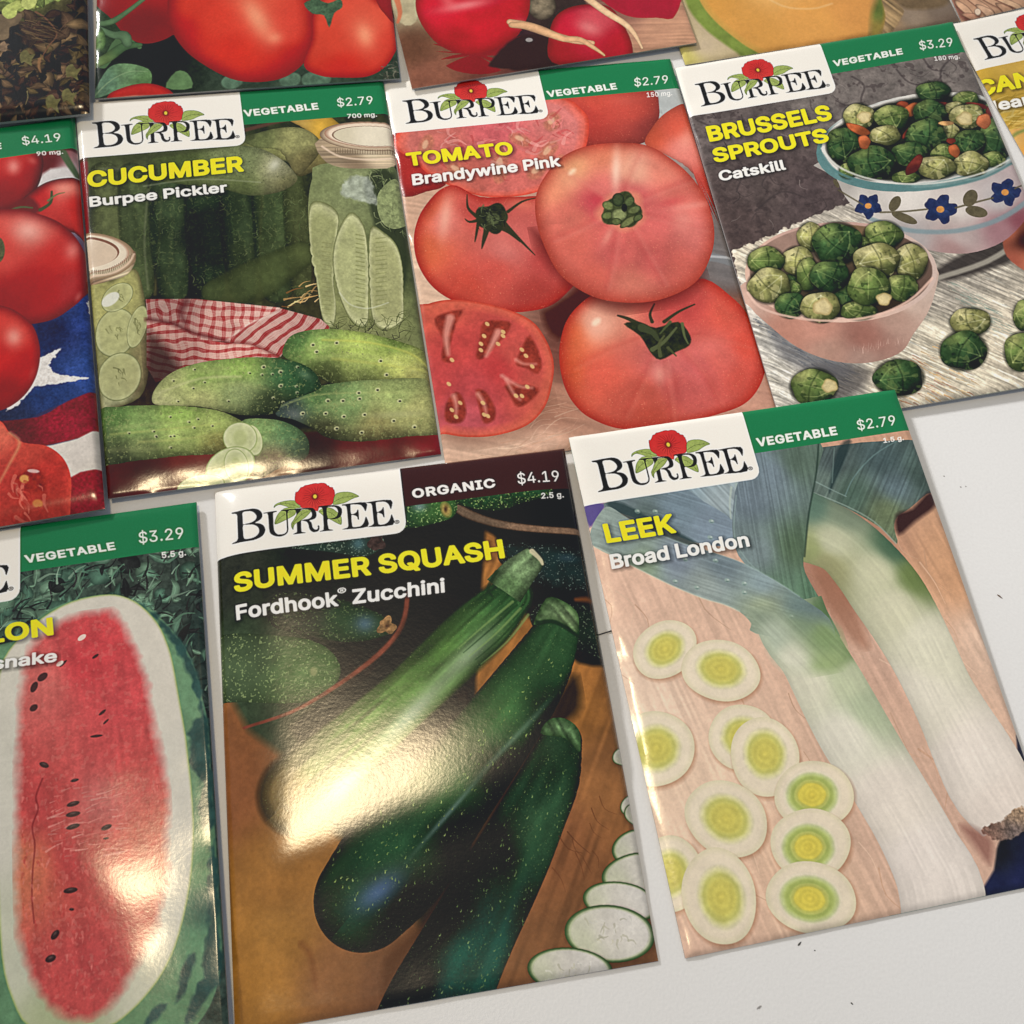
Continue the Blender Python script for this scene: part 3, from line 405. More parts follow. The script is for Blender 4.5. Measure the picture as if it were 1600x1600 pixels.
ART = {
'zucchini': [
('S','rect',(-1,-1,83.5,116),[(2,21,45,48,38),(22,24,25,32,26),(3,43,55,70,48),(40,49,38,28,20),(46,33,22,20,16)],{'n':[(3,.25),(.5,.12)]}),
('S','poly',[(60.6,20),(46.2,127.7),(84.8,133.9),(94.2,51.8),(82.6,54.7),(73.9,51.4),(64.2,35.6)],[(79,55,158,102,48),(72,62,166,108,50),(64,87,128,80,48),(79,78,146,96,54),(71,112,124,82,50)],{'n':[(6,.15),(1,.06)],'str':[(.12,1.2,-60)],'soft':1}),
('S','poly',[(-.7,51.6),(5.8,58),(12.6,64.4),(18.9,70.2),(21.1,80.4),(34.8,96.6),(35.9,119.8),(-4.6,116.4)],[(1,70,134,82,48),(10,88,162,110,52),(8,99,182,126,56),(4,108,172,118,50),(20,108,142,94,56),(28,111,122,80,52)],{'n':[(5,.12),(.8,.06)],'soft':2}),
('L',[(13.5,101),(15.1,103.6),(15.7,109.6)],.47,.07,(110,58,30),.5,1.5),
('S','poly',[(52.4,8.2),(85.2,9),(85.5,27.1),(74.3,23.7),(65.9,23.5),(53.8,13.6)],[(18,18,20)],{'soft':1}),
('S','tube',[(51.1,8.1,.22),(55.5,13.8,1.13),(60.9,17.3,1.04),(66.5,19.5,.95),(72.6,21.1,.87),(78.8,22.1,.87),(87.1,23,.87)],[(57,15,105,85,68),(75,22,135,105,82)],{'n':[(2,.2),(.4,.2)],'rim':[((60,42,30),.5,1.5)]}),
('S','tube',[(56.5,8.8,3.98),(63.4,11.2,3.97),(68.5,11.4,3.1),(76.2,11.6,1.33)],[(34,66,38)],{'n':[(3,.3),(.6,.3)],'sp':[(.4,.66,(130,160,90),.8)],'dome':(0,.3,.5)}),
('S','tube',[(40.6,12.6,4.55),(47.2,12.6,4.14),(51.8,12.8,3.27)],[(40,13,32,60,38),(50,13,58,98,48)],{'n':[(2,.25),(.5,.2)],'sp':[(.4,.66,(150,180,110),.8)],'dome':(0,.3,.6),'hl':[(46.5,11.8,1.67,1.37,-168,(130,155,175),.6)]}),
('S','star',[(52.4,13.4,2.18,1.34,80)],[(150,130,70)],{'n':[(.8,.4)],'rim':[((90,110,50),.5,1)],'hl':[(52.3,13.3,.91,.5,96,(60,35,20),.9)]}),
('S','tube',[(65.5,26.5,2.98),(72.5,29.8,5.1),(79.3,31.6,5.31),(87.3,33.6,4.67)],[(28,44,42)],{'n':[(3,.25)],'sp':[(.35,.7,(110,130,120),.7)],'dome':(0,.2,.6),'hl':[(78.1,28.8,2.48,1.1,-172,(70,95,115),.4)]}),
('S','tube',[(71.3,42.6,3.7),(78.2,45.3,5.33),(84.5,49.2,4.49)],[(27,42,32)],{'n':[(3,.2)],'sp':[(.35,.7,(110,130,100),.7)],'dome':(0,.2,.5)}),
('S','tube',[(78.5,38.9,.42),(82.1,39.2,.67),(86.4,40.9,.42)],[(115,65,30)],{'soft':1}),
('S','tube',[(17,15.6,2.55),(26.6,17.9,2.55),(33,19.7,2.63),(35.9,19.2,1.7)],[(36,52,44)],{'n':[(3,.3)],'sp':[(.35,.66,(130,150,130),.7)],'hl':[(31.9,19.1,1.78,1.62,80,(80,120,130),.7)]}),
('S','star',[(35.9,19.2,2.22,1.83,89)],[(60,45,42)],{'n':[(.8,.5)],'wob':.15}),
('S','tube',[(15.2,32.8,4.47),(25.2,36.3,4.86),(31,38.2,3.85),(35.3,39.3,2.23)],[(18,33,48,52,42),(29,37,38,62,38)],{'n':[(3,.2)],'sp':[(.4,.66,(110,130,80),.6)],'dome':(0,.2,.5),'hl':[(31.6,38.1,2.38,2.07,-162,(80,110,135),.75)]}),
('S','star',[(36.3,39.3,1.93,1.84,-138)],[(150,112,70)],{'n':[(.8,.5)],'wob':.22,'hl':[(36.3,39.3,.64,.58,-158,(60,35,20),.9)]}),
('S','tube',[(-3.8,42.4,7.44),(5.3,44.1,7.45),(16.7,46.6,7.07),(21.3,47.5,4.32)],[(5,43,74,92,62),(19,47,72,105,56)],{'n':[(3,.15)],'sp':[(.4,.66,(165,185,120),.55)],'dome':(0,.2,.45)}),
('S','star',[(19.9,47.3,.97,.77,86)],[(130,140,90)],{'soft':.6}),
('S','tube',[(41.6,32.3,.5),(39.6,39.7,.57),(33.9,45.5,.56),(24.1,51.3,.47),(14.6,55.4,.38),(4.7,57.1,.3)],[(125,62,46)],{'soft':.5,'n':[(2,.3)]}),
('S','poly',[(43.3,34.7),(51.5,33.7),(52.5,42.4),(27,62.7),(14.4,58.5),(34,48)],[(32,26,20)],{'soft':2}),
('S','tube',[(64.25,36.25,4.95),(58.48,40.93,6.53),(52.42,45.58,6.74),(46.34,50.2,6.74),(40.24,54.8,6.63),(33.99,59.18,6.78),(27.68,63.48,7.1),(21.43,67.84,7.69),(15.2,72.2,8.38)],[(64,37,42,78,40),(58,45,60,95,48),(48,49,70,105,48),(39,58,88,125,58),(28,64,90,125,55),(33,65,100,135,70),(22,68,105,125,72),(10,71,120,98,55),(16,76,120,92,50)],{'soft':1.6,'dome':(-.1,0,.75),'str':[(.3,9)],'n':[(4,.1),(.5,.1)],'hl':[(52.9,48.5,8.46,2.3,142,(180,195,170),.55),(39,60,10.73,2.24,141,(190,205,180),.75),(25.1,71.5,8.91,2.45,142,(185,200,185),.7),(47.8,43.3,8.51,1.31,140,(30,50,25),.5)],'sp':[(.26,.78,(150,172,100),.5)]}),
('L',[(64.3,37.7),(57.2,42.4),(51,46.7)],.32,.07,(130,160,90),.6,.3),
('L',[(65.1,38.6),(58.4,43.5),(52.1,47.8)],.32,.07,(28,52,28),.6,.3),
('L',[(65.8,39.5),(59.5,44.6),(53.2,48.8)],.32,.07,(130,160,90),.6,.3),
('L',[(66.6,40.3),(60.6,45.6),(54.4,49.8)],.32,.07,(28,52,28),.6,.3),
('L',[(67.3,41.2),(61.8,46.7),(55.5,50.9)],.32,.07,(130,160,90),.6,.3),
('S','tube',[(62.7,34.9,4.59),(66.1,31.5,4.04),(69.5,28.8,3.17),(71.2,27.3,2.28)],[(63,34,72,98,60),(67,29,105,130,90)],{'flat':1,'str':[(.45,3)],'n':[(1,.2),(.4,.2)],'dome':(-.2,0,.6)}),
('L',[(70.4,26.3),(71.9,28.4),(72.3,29.7)],.61,.3,(205,195,160),.9,.3),
('L',[(61.8,30.1),(59.4,33.6),(60,35.7)],.45,.3,(30,48,28),.7,.3),
('S','tube',[(73.25,45.5,4.87),(68.56,52.43,6.72),(63.16,58.94,7.79),(57.26,65.14,8.38),(51.22,71.2,8.92),(45.11,77.19,9.5),(38.92,83.05,10.4),(32.68,88.87,11.24),(26.45,94.5,10.02)],[(71,50,44,78,44),(58,61,56,102,54),(44,74,56,100,54),(31,85,42,82,50),(22,92,30,62,40),(35,98,12,24,18),(48,86,12,22,18),(59,76,14,26,20),(69,64,20,40,26)],{'dome':(-.25,0,.7),'n':[(5,.12),(.4,.1)],'str':[(.12,5)],'hl':[(60,68,12.21,.68,142,(130,165,140),.45),(44.7,81,8.95,.53,140,(135,165,165),.5),(29.1,93.7,5.47,2.54,152,(85,115,170),.75),(55.2,63.1,10.91,3.46,143,(62,100,52),.4),(21.8,88.3,4.82,1.83,138,(50,80,45),.5)],'sp':[(.26,.78,(150,172,100),.5)]}),
('C',[(71,51.1),(75.8,56.2),(32.5,97.3),(17.3,97.4),(18,87.7),(55.3,61.7)],170,(.22,.55),(-55,40),[(150,175,90),(125,150,80),(170,190,110)],{'asp':.5,'op':.75,'seed':4}),
('S','poly',[(68.3,43),(71.9,37.9),(75.1,38.7),(77.9,41.4),(78.3,44),(77.1,47),(74.8,45),(71.9,43.5),(69,43.7)],[(70,40,95,122,80),(77,45,120,145,100)],{'n':[(.8,.3)],'str':[(.35,1.5,60)],'dw':3,'rim':[((50,75,40),.3,1.5)]}),
('L',[(69,43.4),(73,43.7),(77.3,47.3)],.51,.44,(22,42,24),.8,.4),
('S','poly',[(74.4,56),(75.3,63.3),(69.7,68),(58.1,81.1),(47.2,93.5),(41.5,97.5),(46.3,89.6),(59,74.6)],[(18,18,15)],{'soft':2.5,'op':.8}),
('S','poly',[(43,95.3),(45.4,96.9),(33.8,109.4),(28.4,114.3),(29.1,106.3),(35.9,101.5)],[(43,96,60,34,20),(31,110,92,56,34)],{'soft':2,'op':.8}),
('S','tube',[(70.1,69.8,4.34),(66.57,76.85,6.18),(61.99,83.48,6.9),(57.31,90.05,7.62),(52.41,96.46,8.17),(47.45,102.86,8.59),(42.66,109.38,9.15),(38.2,116.11,10.02),(33.95,123,10.35)],[(69,73,34,58,36),(63,86,46,82,52),(53,89,18,30,22),(42,101,16,28,24),(33,114,10,34,34),(46,109,34,88,72)],{'dome':(-.05,0,.6),'n':[(5,.15),(.4,.12)],'str':[(.25,4)],'hl':[(60.7,90.5,13.9,1.3,124,(45,88,56),.6),(50.5,107.4,11.77,1.13,124,(40,96,80),.6),(33.4,114,6.72,3.23,118,(14,16,16),.7),(42.6,98.9,9.61,2.04,129,(20,24,20),.6)],'sp':[(.26,.78,(150,172,100),.5)]}),
('C',[(66.3,71.6),(71.9,79.2),(53.9,110.3),(40.1,119.6),(28.1,117.6),(45.4,96.9)],170,(.22,.5),(-65,40),[(120,150,80),(100,130,75),(150,175,105)],{'asp':.5,'op':.7,'seed':5}),
('S','poly',[(65.9,67.5),(68.1,65),(71.5,65.2),(74.1,68),(73.6,72.5),(72.3,71.2),(70.8,69.3),(68.2,68.5)],[(85,115,75)],{'n':[(.7,.3)],'str':[(.4,1.5,70)],'dw':3,'rim':[((45,70,38),.3,1.5)]}),
('S','star',[(83.1,74.5,3.09,2,159)],[(70,46,30)],{'soft':1,'op':.4}),
('S','star',[(83,74.2,2.85,1.77,159)],[(83,74,208,203,194),(82,75,198,200,174),(84,73,214,210,204)],{'n':[(3,.05),(.6,.04)],'rim':[((130,155,90),.84,1),((42,72,36),.9,.8)],'soft':.15}),
('S','star',[(83.3,84.8,3.42,2.32,160)],[(70,46,30)],{'soft':1,'op':.4}),
('S','star',[(83.2,84.5,3.19,2.09,160)],[(83,84,208,203,194),(82,86,198,200,174),(84,83,214,210,204)],{'n':[(3,.05),(.6,.04)],'rim':[((130,155,90),.84,1),((42,72,36),.9,.8)],'soft':.15}),
('S','star',[(83.6,86.8,3,2.51,-176)],[(70,46,30)],{'soft':1,'op':.4}),
('S','star',[(83.5,86.4,2.76,2.28,-176)],[(84,86,208,203,194),(82,87,198,200,174),(85,86,214,210,204)],{'n':[(3,.05),(.6,.04)],'rim':[((130,155,90),.84,1),((42,72,36),.9,.8)],'soft':.15}),
('S','star',[(83.4,93.6,6.68,4.1,179)],[(70,46,30)],{'soft':1,'op':.4}),
('S','star',[(83.3,93.3,6.45,3.88,179)],[(83,93,208,203,194),(79,95,198,200,174),(86,92,214,210,204)],{'n':[(3,.05),(.6,.04)],'rim':[((130,155,90),.84,1),((42,72,36),.9,.8)],'soft':.15}),
('S','star',[(82.3,98.6,8.54,4.39,-179)],[(70,46,30)],{'soft':1,'op':.4}),
('S','star',[(82.2,98.3,8.32,4.18,-179)],[(82,98,208,203,194),(77,100,198,200,174),(86,97,214,210,204)],{'n':[(3,.05),(.6,.04)],'rim':[((130,155,90),.84,1),((42,72,36),.9,.8)],'soft':.15}),
('S','star',[(77.1,103.3,7.99,3.98,-164)],[(70,46,30)],{'soft':1,'op':.4}),
('S','star',[(77,103,7.77,3.77,-164)],[(77,103,208,203,194),(72,104,198,200,174),(80,102,214,210,204)],{'n':[(3,.05),(.6,.04)],'rim':[((130,155,90),.84,1),((42,72,36),.9,.8)],'soft':.15}),
('S','star',[(73.8,108.8,9.3,5.52,-168)],[(70,46,30)],{'soft':1,'op':.4}),
('S','star',[(73.7,108.5,9.08,5.32,-167)],[(74,108,208,203,194),(68,110,198,200,174),(78,107,214,210,204)],{'n':[(3,.05),(.6,.04)],'rim':[((130,155,90),.84,1),((42,72,36),.9,.8)],'soft':.15}),
('C',[(69.2,105.1),(79.1,106.7),(78.1,111.9),(68.3,110.3)],22,(.8,1.8),(70,60),[(188,184,160),(222,220,212),(178,176,150)],{'asp':.3,'op':.45,'seed':1060}),
('S','star',[(64.9,114.2,8.72,4.28,-167)],[(70,46,30)],{'soft':1,'op':.4}),
('S','star',[(64.8,113.9,8.51,4.08,-167)],[(65,114,208,203,194),(59,115,198,200,174),(68,113,214,210,204)],{'n':[(3,.05),(.6,.04)],'rim':[((130,155,90),.84,1),((42,72,36),.9,.8)],'soft':.15}),
('C',[(60.4,111.7),(69.7,113.1),(69,117.1),(59.8,115.7)],22,(.8,1.8),(70,60),[(188,184,160),(222,220,212),(178,176,150)],{'asp':.3,'op':.45,'seed':850}),
('C',[(67.8,88.6),(78.4,82.6),(73.4,96.9),(60.7,104)],10,(3,7),(60,20),[(95,52,30)],{'asp':.04,'op':.6,'seed':6}),
('T','SUMMER SQUASH',(4.4,26.9),(64,27.1),(4.3,22.2),37,(243,222,35),14,.6,1),
('T','Fordhook',(4.3,33.3),(25.9,33.3),(4.2,29.8),31,(238,234,226),8,.5,1),
('T','®',(26.4,30.8),(28.1,30.8),(26.5,29.1),14,(238,234,226),0,0,1),
('T','Zucchini',(29.6,33.3),(49.6,33.4),(29.8,29.8),31,(238,234,226),10,.5,1),
('H',(60,33,32)),
('T','ORGANIC',(45.4,9.5),(64.3,9.3),(45.3,7),38,(238,234,226),55,0,.97),
('T','$4.19',(69.8,9.2),(79.7,9.4),(69.9,6.3),8,(238,234,226),14,0,.97),
('T','2.5 g.',(74.6,13.6),(79.9,13.6),(74.7,12.1),26,(238,234,226),30,0,.97),
],
'leek': [
('S','rect',(-1,-1,83.5,116),[(9,36,222,183,160),(2,64,232,203,180),(20,53,215,178,155),(11,86,232,201,175),(28,102,222,185,157),(57,44,160,113,93),(61,60,210,171,150),(82,49,206,155,117),(83,64,222,188,165),(58,105,200,163,143),(47,99,215,178,155),(5,110,215,178,155)],{'n':[(9,.05),(.8,.04)],'str':[(.06,1.6,78)],'eps':4}),
('C',[(-5.4,34),(57.2,28.7),(89.6,49.9),(81.4,92.1),(52.2,112.8),(1.6,113.2)],70,(4,14),(72,12),[(175,130,100),(190,150,122),(226,196,170)],{'asp':.04,'op':.35,'seed':2}),
('S','poly',[(82.2,85.4),(89.5,86.7),(85.4,118.9),(63.9,115.6),(67.4,110.6),(70.9,105.1),(77.1,103.3)],[(69,108,30,32,38),(67,114,34,38,72),(73,114,36,40,80)],{'soft':.6,'n':[(3,.2)]}),
('S','poly',[(0,17.7),(4.9,18.1),(2.6,21.2),(.1,23)],[(88,76,140)],{'soft':.8}),
('S','poly',[(17.9,18.2),(38.6,17.4),(34.9,31),(32.3,33.5),(25.7,29.4),(20.6,22.6)],[(24,19,127,146,156),(32,22,152,167,173),(32,28,122,139,148)],{'str':[(.14,2.2,60)],'n':[(3,.08)],'soft':.3}),
('L',[(35.2,18.9),(33.8,22.8),(32.9,27.2)],.25,.14,(175,190,180),.8,.4),
('L',[(36.6,18.2),(35.7,23.1),(33.9,27.8)],.3,.14,(160,180,175),.7,.4),
('S','poly',[(4.5,18),(22.1,16.8),(27.8,21.3),(33.5,27.3),(32.1,32.5),(28.7,32.6),(22.5,30.4),(16,25.9),(9.8,21.9)],[(9,19,108,123,128),(21,22,119,139,153),(28,28,126,143,159),(13,23,89,105,103)],{'soft':.2,'str':[(.07,2.6,28)],'n':[(4,.07),(.5,.04)]}),
('S','poly',[(5.2,18.1),(9.1,18.7),(16.3,24.9),(22.7,29.9),(24.8,32.7),(18.8,30.3),(12.4,25.3),(7.6,21)],[(46,64,66)],{'soft':.7,'op':.85}),
('S','poly',[(58.4,12.3),(93.8,16.2),(85.2,26.7),(81.1,28),(75.7,30.9),(72.2,32.4),(70.6,34.9),(70.1,38.8),(67.3,34.3),(60.3,27.9),(52.7,23.8),(54.9,18.4)],[(61,16,75,88,88),(73,18,69,86,88),(74,25,91,109,116),(63,25,77,100,88),(82,23,75,94,88),(70,31,110,125,92),(58,22,99,116,109)],{'str':[(.13,2.6,-52)],'n':[(4,.12),(.5,.06)],'soft':.15}),
('S','poly',[(58.6,22),(63.6,13.1),(67.2,12),(58.9,23.2)],[(30,46,48)],{'soft':.8,'op':.7}),
('L',[(61.5,25.3),(65.2,20.9),(71.5,16.4),(78.1,13.7)],.14,.11,(110,140,140),.7,.3),
('L',[(55.3,20.5),(58.9,23.4),(61.7,25.5)],.14,.11,(140,165,160),.7,.3),
('L',[(54.1,23.3),(60.7,27.6),(66.3,32.6),(69.8,38.7)],.14,.14,(150,170,160),.7,.3),
('L',[(59.4,21.6),(62.6,12.9)],.11,.11,(120,145,140),.6,.3),
('S','poly',[(72.1,31.9),(76.4,31),(82,27.5),(82.3,31.1),(76.1,34.2),(71.1,36.7)],[(45,26,28)],{'soft':1.2,'op':.9}),
('S','poly',[(48.9,40.7),(52.9,43),(55.4,49.5),(56.1,60.8),(52.5,58.8),(49.4,49.3)],[(156,106,82)],{'soft':2.5,'op':.6}),
('S','tube',[(44.45,28.3,9.57),(51.22,31.85,8.7),(57.3,36.35,8.22),(61.2,42.77,8.72),(63.98,49.81,9.13),(66.03,57.19,8.65),(67.51,64.72,8.07),(68.61,72.32,7.78),(70.09,79.84,8.31),(71.49,87.34,9.19),(72.84,94.88,9.42),(74.8,101.75,7.07)],[(53,26,93,121,105),(60,29,122,137,115),(55,36,190,192,162),(49,37,150,160,108),(52,41,160,160,116),(70,39,74,106,81),(72,47,110,130,75),(63,45,196,196,165),(65,53,205,203,175),(70,62,215,212,190),(62,75,220,214,198),(70,90,226,216,206),(73,99,224,212,202)],{'pw':2.2,'dome':(-.1,0,.16),'str':[(.03,15)],'flat':1,'soft':.15}),
('S','poly',[(67.6,102.7),(69.6,102),(71.9,101.7),(74.5,100.5),(77.3,99.7),(80.1,100.2),(79.1,103.7),(75,105),(70.5,105.3),(68.8,104.2)],[(69,103,120,92,80),(76,101,180,150,120),(75,104,105,92,90)],{'n':[(1,.35),(.4,.3)],'edge':1,'ecell':.8,'soft':.3}),
('S','poly',[(63.5,100.9),(67.5,102.9),(69,105.5),(66.9,109.2),(64.9,105)],[(120,70,62)],{'soft':2,'op':.6}),
('S','poly',[(35.7,20.3),(39.1,15.9),(43.8,8.2),(59.5,10.7),(56.3,18.7),(51.8,27.8),(48.7,35.2),(46.7,40.4),(47.3,45.1),(49.3,52.6),(49.7,58.3),(41.7,49.5),(35.1,40.7),(32.1,32.5)],[(39,22,108,123,134),(45,17,113,129,140),(53,15,89,109,96),(46,36,84,106,82),(37,35,117,133,136),(47,47,89,121,96),(40,46,101,129,109)],{'str':[(.1,2.8,96)],'n':[(4,.08),(.5,.05)],'soft':.15}),
('L',[(59.3,10.7),(56.3,18.7),(51.8,27.8),(47.6,38.2)],.19,.18,(36,52,44),.8,.4),
('L',[(35.8,21.1),(32.8,31),(35,38.4),(40.8,44.8)],.13,.12,(150,175,170),.5,.3),
('S','tube',[(40.4,48.15,8.36),(40.82,54.54,8.51),(42.74,60.69,7.86),(44.32,66.93,8.16),(45.73,73.22,8.39),(47.26,79.47,8.42),(49.14,85.63,8.18),(50.96,91.81,8.11),(52.69,98.02,8.1),(54.1,104.31,8.31),(55.27,110.62,9.03),(54.65,117,9.26)],[(33,48,131,147,126),(42,48,138,154,128),(48,53,92,122,82),(34,54,180,190,165),(42,57,178,190,150),(49,60,120,145,95),(40,67,214,212,190),(50,67,190,198,165),(52,74,176,188,156),(45,79,220,216,200),(50,93,224,214,202),(54,107,226,216,208)],{'pw':2.2,'dome':(-.1,0,.13),'str':[(.03,17)],'flat':1,'soft':.15}),
('S','poly',[(.2,27.8),(.3,23.8),(3.6,19.8),(5.9,19.1),(9.6,22.8),(14.8,26.9),(20.6,30.6),(27.3,34.1),(33.1,37.5),(39.3,42.7),(43.7,47.2),(49,53.3),(47.3,58.8),(31.5,53.8),(31.2,51.4),(29.2,48.3),(26.1,46.1),(21.9,44),(16.3,40.4),(11.5,36.8),(6,32.5)],[(3,23,144,160,154),(7,28,134,151,148),(18,34,130,143,159),(23,41,149,162,159),(28,37,113,129,138),(36,43,134,153,159),(44,49,108,129,126),(35,48,154,167,138),(10,34,130,150,125)],{'soft':.15,'line':None,'str':[(.07,2.6,28)],'n':[(4,.07),(.5,.04)]}),
('L',[(.2,27.8),(6,32.5),(11.5,36.8),(16.3,40.4),(21.9,44),(26.1,46.1),(29.2,48.3)],.14,.14,(205,210,190),.7,.4),
('L',[(14.8,26.9),(20.6,30.6),(27.3,34.1),(33.1,37.5),(39.3,42.7),(43.7,47.2)],.14,.14,(165,190,185),.5,.4),
('S','star',[(21.1,41.3,.63,.48,-153)],[(150,175,165)],{'soft':.3,'op':.7,'hl':[(21.3,41.2,.23,.19,-180,(225,232,225),.9),(21,41.6,.55,.19,-171,(50,75,75),.6)]}),
('S','star',[(16.6,39.1,.63,.48,-152)],[(150,175,165)],{'soft':.3,'op':.7,'hl':[(16.8,39,.23,.19,-179,(225,232,225),.9),(16.5,39.4,.55,.19,-171,(50,75,75),.6)]}),
('S','star',[(26.9,35.8,.63,.49,-153)],[(150,175,165)],{'soft':.3,'op':.7,'hl':[(27.1,35.6,.23,.19,179,(225,232,225),.9),(26.8,36.1,.55,.19,-171,(50,75,75),.6)]}),
('S','star',[(32.1,42.2,.63,.48,-154)],[(150,175,165)],{'soft':.3,'op':.7,'hl':[(32.3,42,.23,.19,179,(225,232,225),.9),(32,42.5,.55,.19,-171,(50,75,75),.6)]}),
('S','star',[(31.5,44.2,.62,.48,-154)],[(150,175,165)],{'soft':.3,'op':.7,'hl':[(31.7,44.1,.23,.19,179,(225,232,225),.9),(31.4,44.5,.55,.19,-171,(50,75,75),.6)]}),
('S','star',[(28.4,40.8,.63,.48,-154)],[(150,175,165)],{'soft':.3,'op':.7,'hl':[(28.6,40.7,.23,.19,179,(225,232,225),.9),(28.3,41.1,.55,.19,-171,(50,75,75),.6)]}),
('S','star',[(28.4,26.4,.64,.5,-152)],[(150,175,165)],{'soft':.3,'op':.7,'hl':[(28.6,26.3,.24,.2,178,(225,232,225),.9),(28.3,26.7,.56,.2,-171,(50,75,75),.6)]}),
('S','star',[(27.1,30.2,.64,.5,-153)],[(150,175,165)],{'soft':.3,'op':.7,'hl':[(27.4,30.1,.24,.19,178,(225,232,225),.9),(27.1,30.5,.56,.19,-171,(50,75,75),.6)]}),
('S','star',[(20.1,34.4,.63,.49,-152)],[(150,175,165)],{'soft':.3,'op':.7,'hl':[(20.3,34.3,.23,.19,180,(225,232,225),.9),(20,34.7,.55,.19,-171,(50,75,75),.6)]}),
('S','star',[(40.6,51.4,.62,.48,-156)],[(150,175,165)],{'soft':.3,'op':.7,'hl':[(40.8,51.3,.23,.18,178,(225,232,225),.9),(40.5,51.7,.55,.18,-171,(50,75,75),.6)]}),
('S','star',[(16,21.9,.64,.5,-151)],[(150,175,165)],{'soft':.3,'op':.7,'hl':[(16.2,21.8,.24,.2,180,(225,232,225),.9),(15.9,22.2,.56,.2,-171,(50,75,75),.6)]}),
('S','star',[(11.9,21.2,.64,.5,-150)],[(150,175,165)],{'soft':.3,'op':.7,'hl':[(12.1,21.1,.23,.2,-180,(225,232,225),.9),(11.8,21.5,.56,.2,-171,(50,75,75),.6)]}),
('S','poly',[(31.7,48.5),(39.9,50.7),(49,54.5),(50.5,61.3),(46.1,64.9),(35.7,62.4),(33.4,55.5)],[(33,49,137,152,132),(44,52,120,140,115),(35,55,176,188,168),(47,57,128,152,104),(38,61,208,208,188),(46,64,150,170,118)],{'soft':3.2,'eps':1.5,'str':[(.05,2.4,58)]}),
('S','star',[(10.8,54.4,7.73,5.87,154)],[(150,98,66)],{'soft':1.2,'op':.55}),
('S','star',[(10.6,53.8,7.73,5.88,154)],[(228,214,190)],{'wob':.01,'rim':[((216,206,174),.84,1)],'n':[(3,.03)],'soft':.15}),
('S','star',[(10.6,53.8,5.41,4.11,154)],[(0,0,0)],{'mid':[(0,(208,196,92)),(.5,(202,194,96)),(.68,(198,196,108)),(.78,(210,206,142)),(.9,(220,212,172)),(1,(226,214,188))],'n':[(1.2,.05)],'ring':(.02,24),'soft':1}),
('S','star',[(21.9,61.1,8.69,6.78,-165)],[(150,98,66)],{'soft':1.2,'op':.55}),
('S','star',[(21.7,60.5,8.7,6.79,-165)],[(228,214,190)],{'wob':.01,'rim':[((216,206,174),.84,1)],'n':[(3,.03)],'soft':.15}),
('S','star',[(21.8,60.2,6.09,4.76,-165)],[(0,0,0)],{'mid':[(0,(208,196,92)),(.5,(202,194,96)),(.68,(198,196,108)),(.78,(210,206,142)),(.9,(220,212,172)),(1,(226,214,188))],'n':[(1.2,.05)],'ring':(.02,24),'soft':1}),
('S','star',[(3.9,74.9,8.37,7.7,165)],[(150,98,66)],{'soft':1.2,'op':.55}),
('S','star',[(3.7,74.3,8.37,7.71,165)],[(228,214,190)],{'wob':.01,'rim':[((216,206,174),.84,1)],'n':[(3,.03)],'soft':.15}),
('S','star',[(3.7,74.3,5.86,5.4,165)],[(0,0,0)],{'mid':[(0,(208,196,92)),(.5,(202,194,96)),(.68,(198,196,108)),(.78,(210,206,142)),(.9,(220,212,172)),(1,(226,214,188))],'n':[(1.2,.05)],'ring':(.02,24),'soft':1}),
('S','star',[(22.8,75.8,7.53,6.75,164)],[(150,98,66)],{'soft':1.2,'op':.55}),
('S','star',[(22.6,75.2,7.54,6.76,164)],[(228,214,190)],{'wob':.01,'rim':[((216,206,174),.84,1)],'n':[(3,.03)],'soft':.15}),
('S','star',[(22.6,75.2,5.28,4.73,164)],[(0,0,0)],{'mid':[(0,(208,196,92)),(.5,(202,194,96)),(.68,(198,196,108)),(.78,(210,206,142)),(.9,(220,212,172)),(1,(226,214,188))],'n':[(1.2,.05)],'ring':(.02,24),'soft':1}),
('S','star',[(26.5,80.6,8.29,7.35,111)],[(150,98,66)],{'soft':1.2,'op':.55}),
('S','star',[(26.3,80,8.31,7.36,110)],[(228,214,190)],{'wob':.01,'rim':[((216,206,174),.84,1)],'n':[(3,.03)],'soft':.15}),
('S','star',[(26.5,79.5,5.82,5.15,110)],[(0,0,0)],{'mid':[(0,(208,196,92)),(.5,(202,194,96)),(.68,(198,196,108)),(.78,(210,206,142)),(.9,(220,212,172)),(1,(226,214,188))],'n':[(1.2,.05)],'ring':(.02,24),'soft':1}),
('S','star',[(15.1,91.4,8.75,7.5,-148)],[(150,98,66)],{'soft':1.2,'op':.55}),
('S','star',[(14.9,90.8,8.76,7.51,-148)],[(228,214,190)],{'wob':.01,'rim':[((216,206,174),.84,1)],'n':[(3,.03)],'soft':.15}),
('S','star',[(14.9,90.8,6.13,5.26,-148)],[(0,0,0)],{'mid':[(0,(208,196,92)),(.5,(202,194,96)),(.68,(198,196,108)),(.78,(210,206,142)),(.9,(220,212,172)),(1,(226,214,188))],'n':[(1.2,.05)],'ring':(.02,24),'soft':1}),
('S','star',[(34.7,90,8.61,6.89,178)],[(150,98,66)],{'soft':1.2,'op':.55}),
('S','star',[(34.5,89.5,8.62,6.9,178)],[(228,214,190)],{'wob':.01,'rim':[((216,206,174),.84,1)],'n':[(3,.03)],'soft':.15}),
('S','star',[(34.1,89.4,6.03,4.83,178)],[(0,0,0)],{'mid':[(0,(218,200,78)),(.46,(214,200,82)),(.52,(190,190,92)),(.6,(180,186,98)),(.66,(164,178,92)),(.76,(172,186,104)),(.88,(196,204,146)),(1,(220,212,186))],'n':[(1.2,.05)],'ring':(.02,32),'soft':1}),
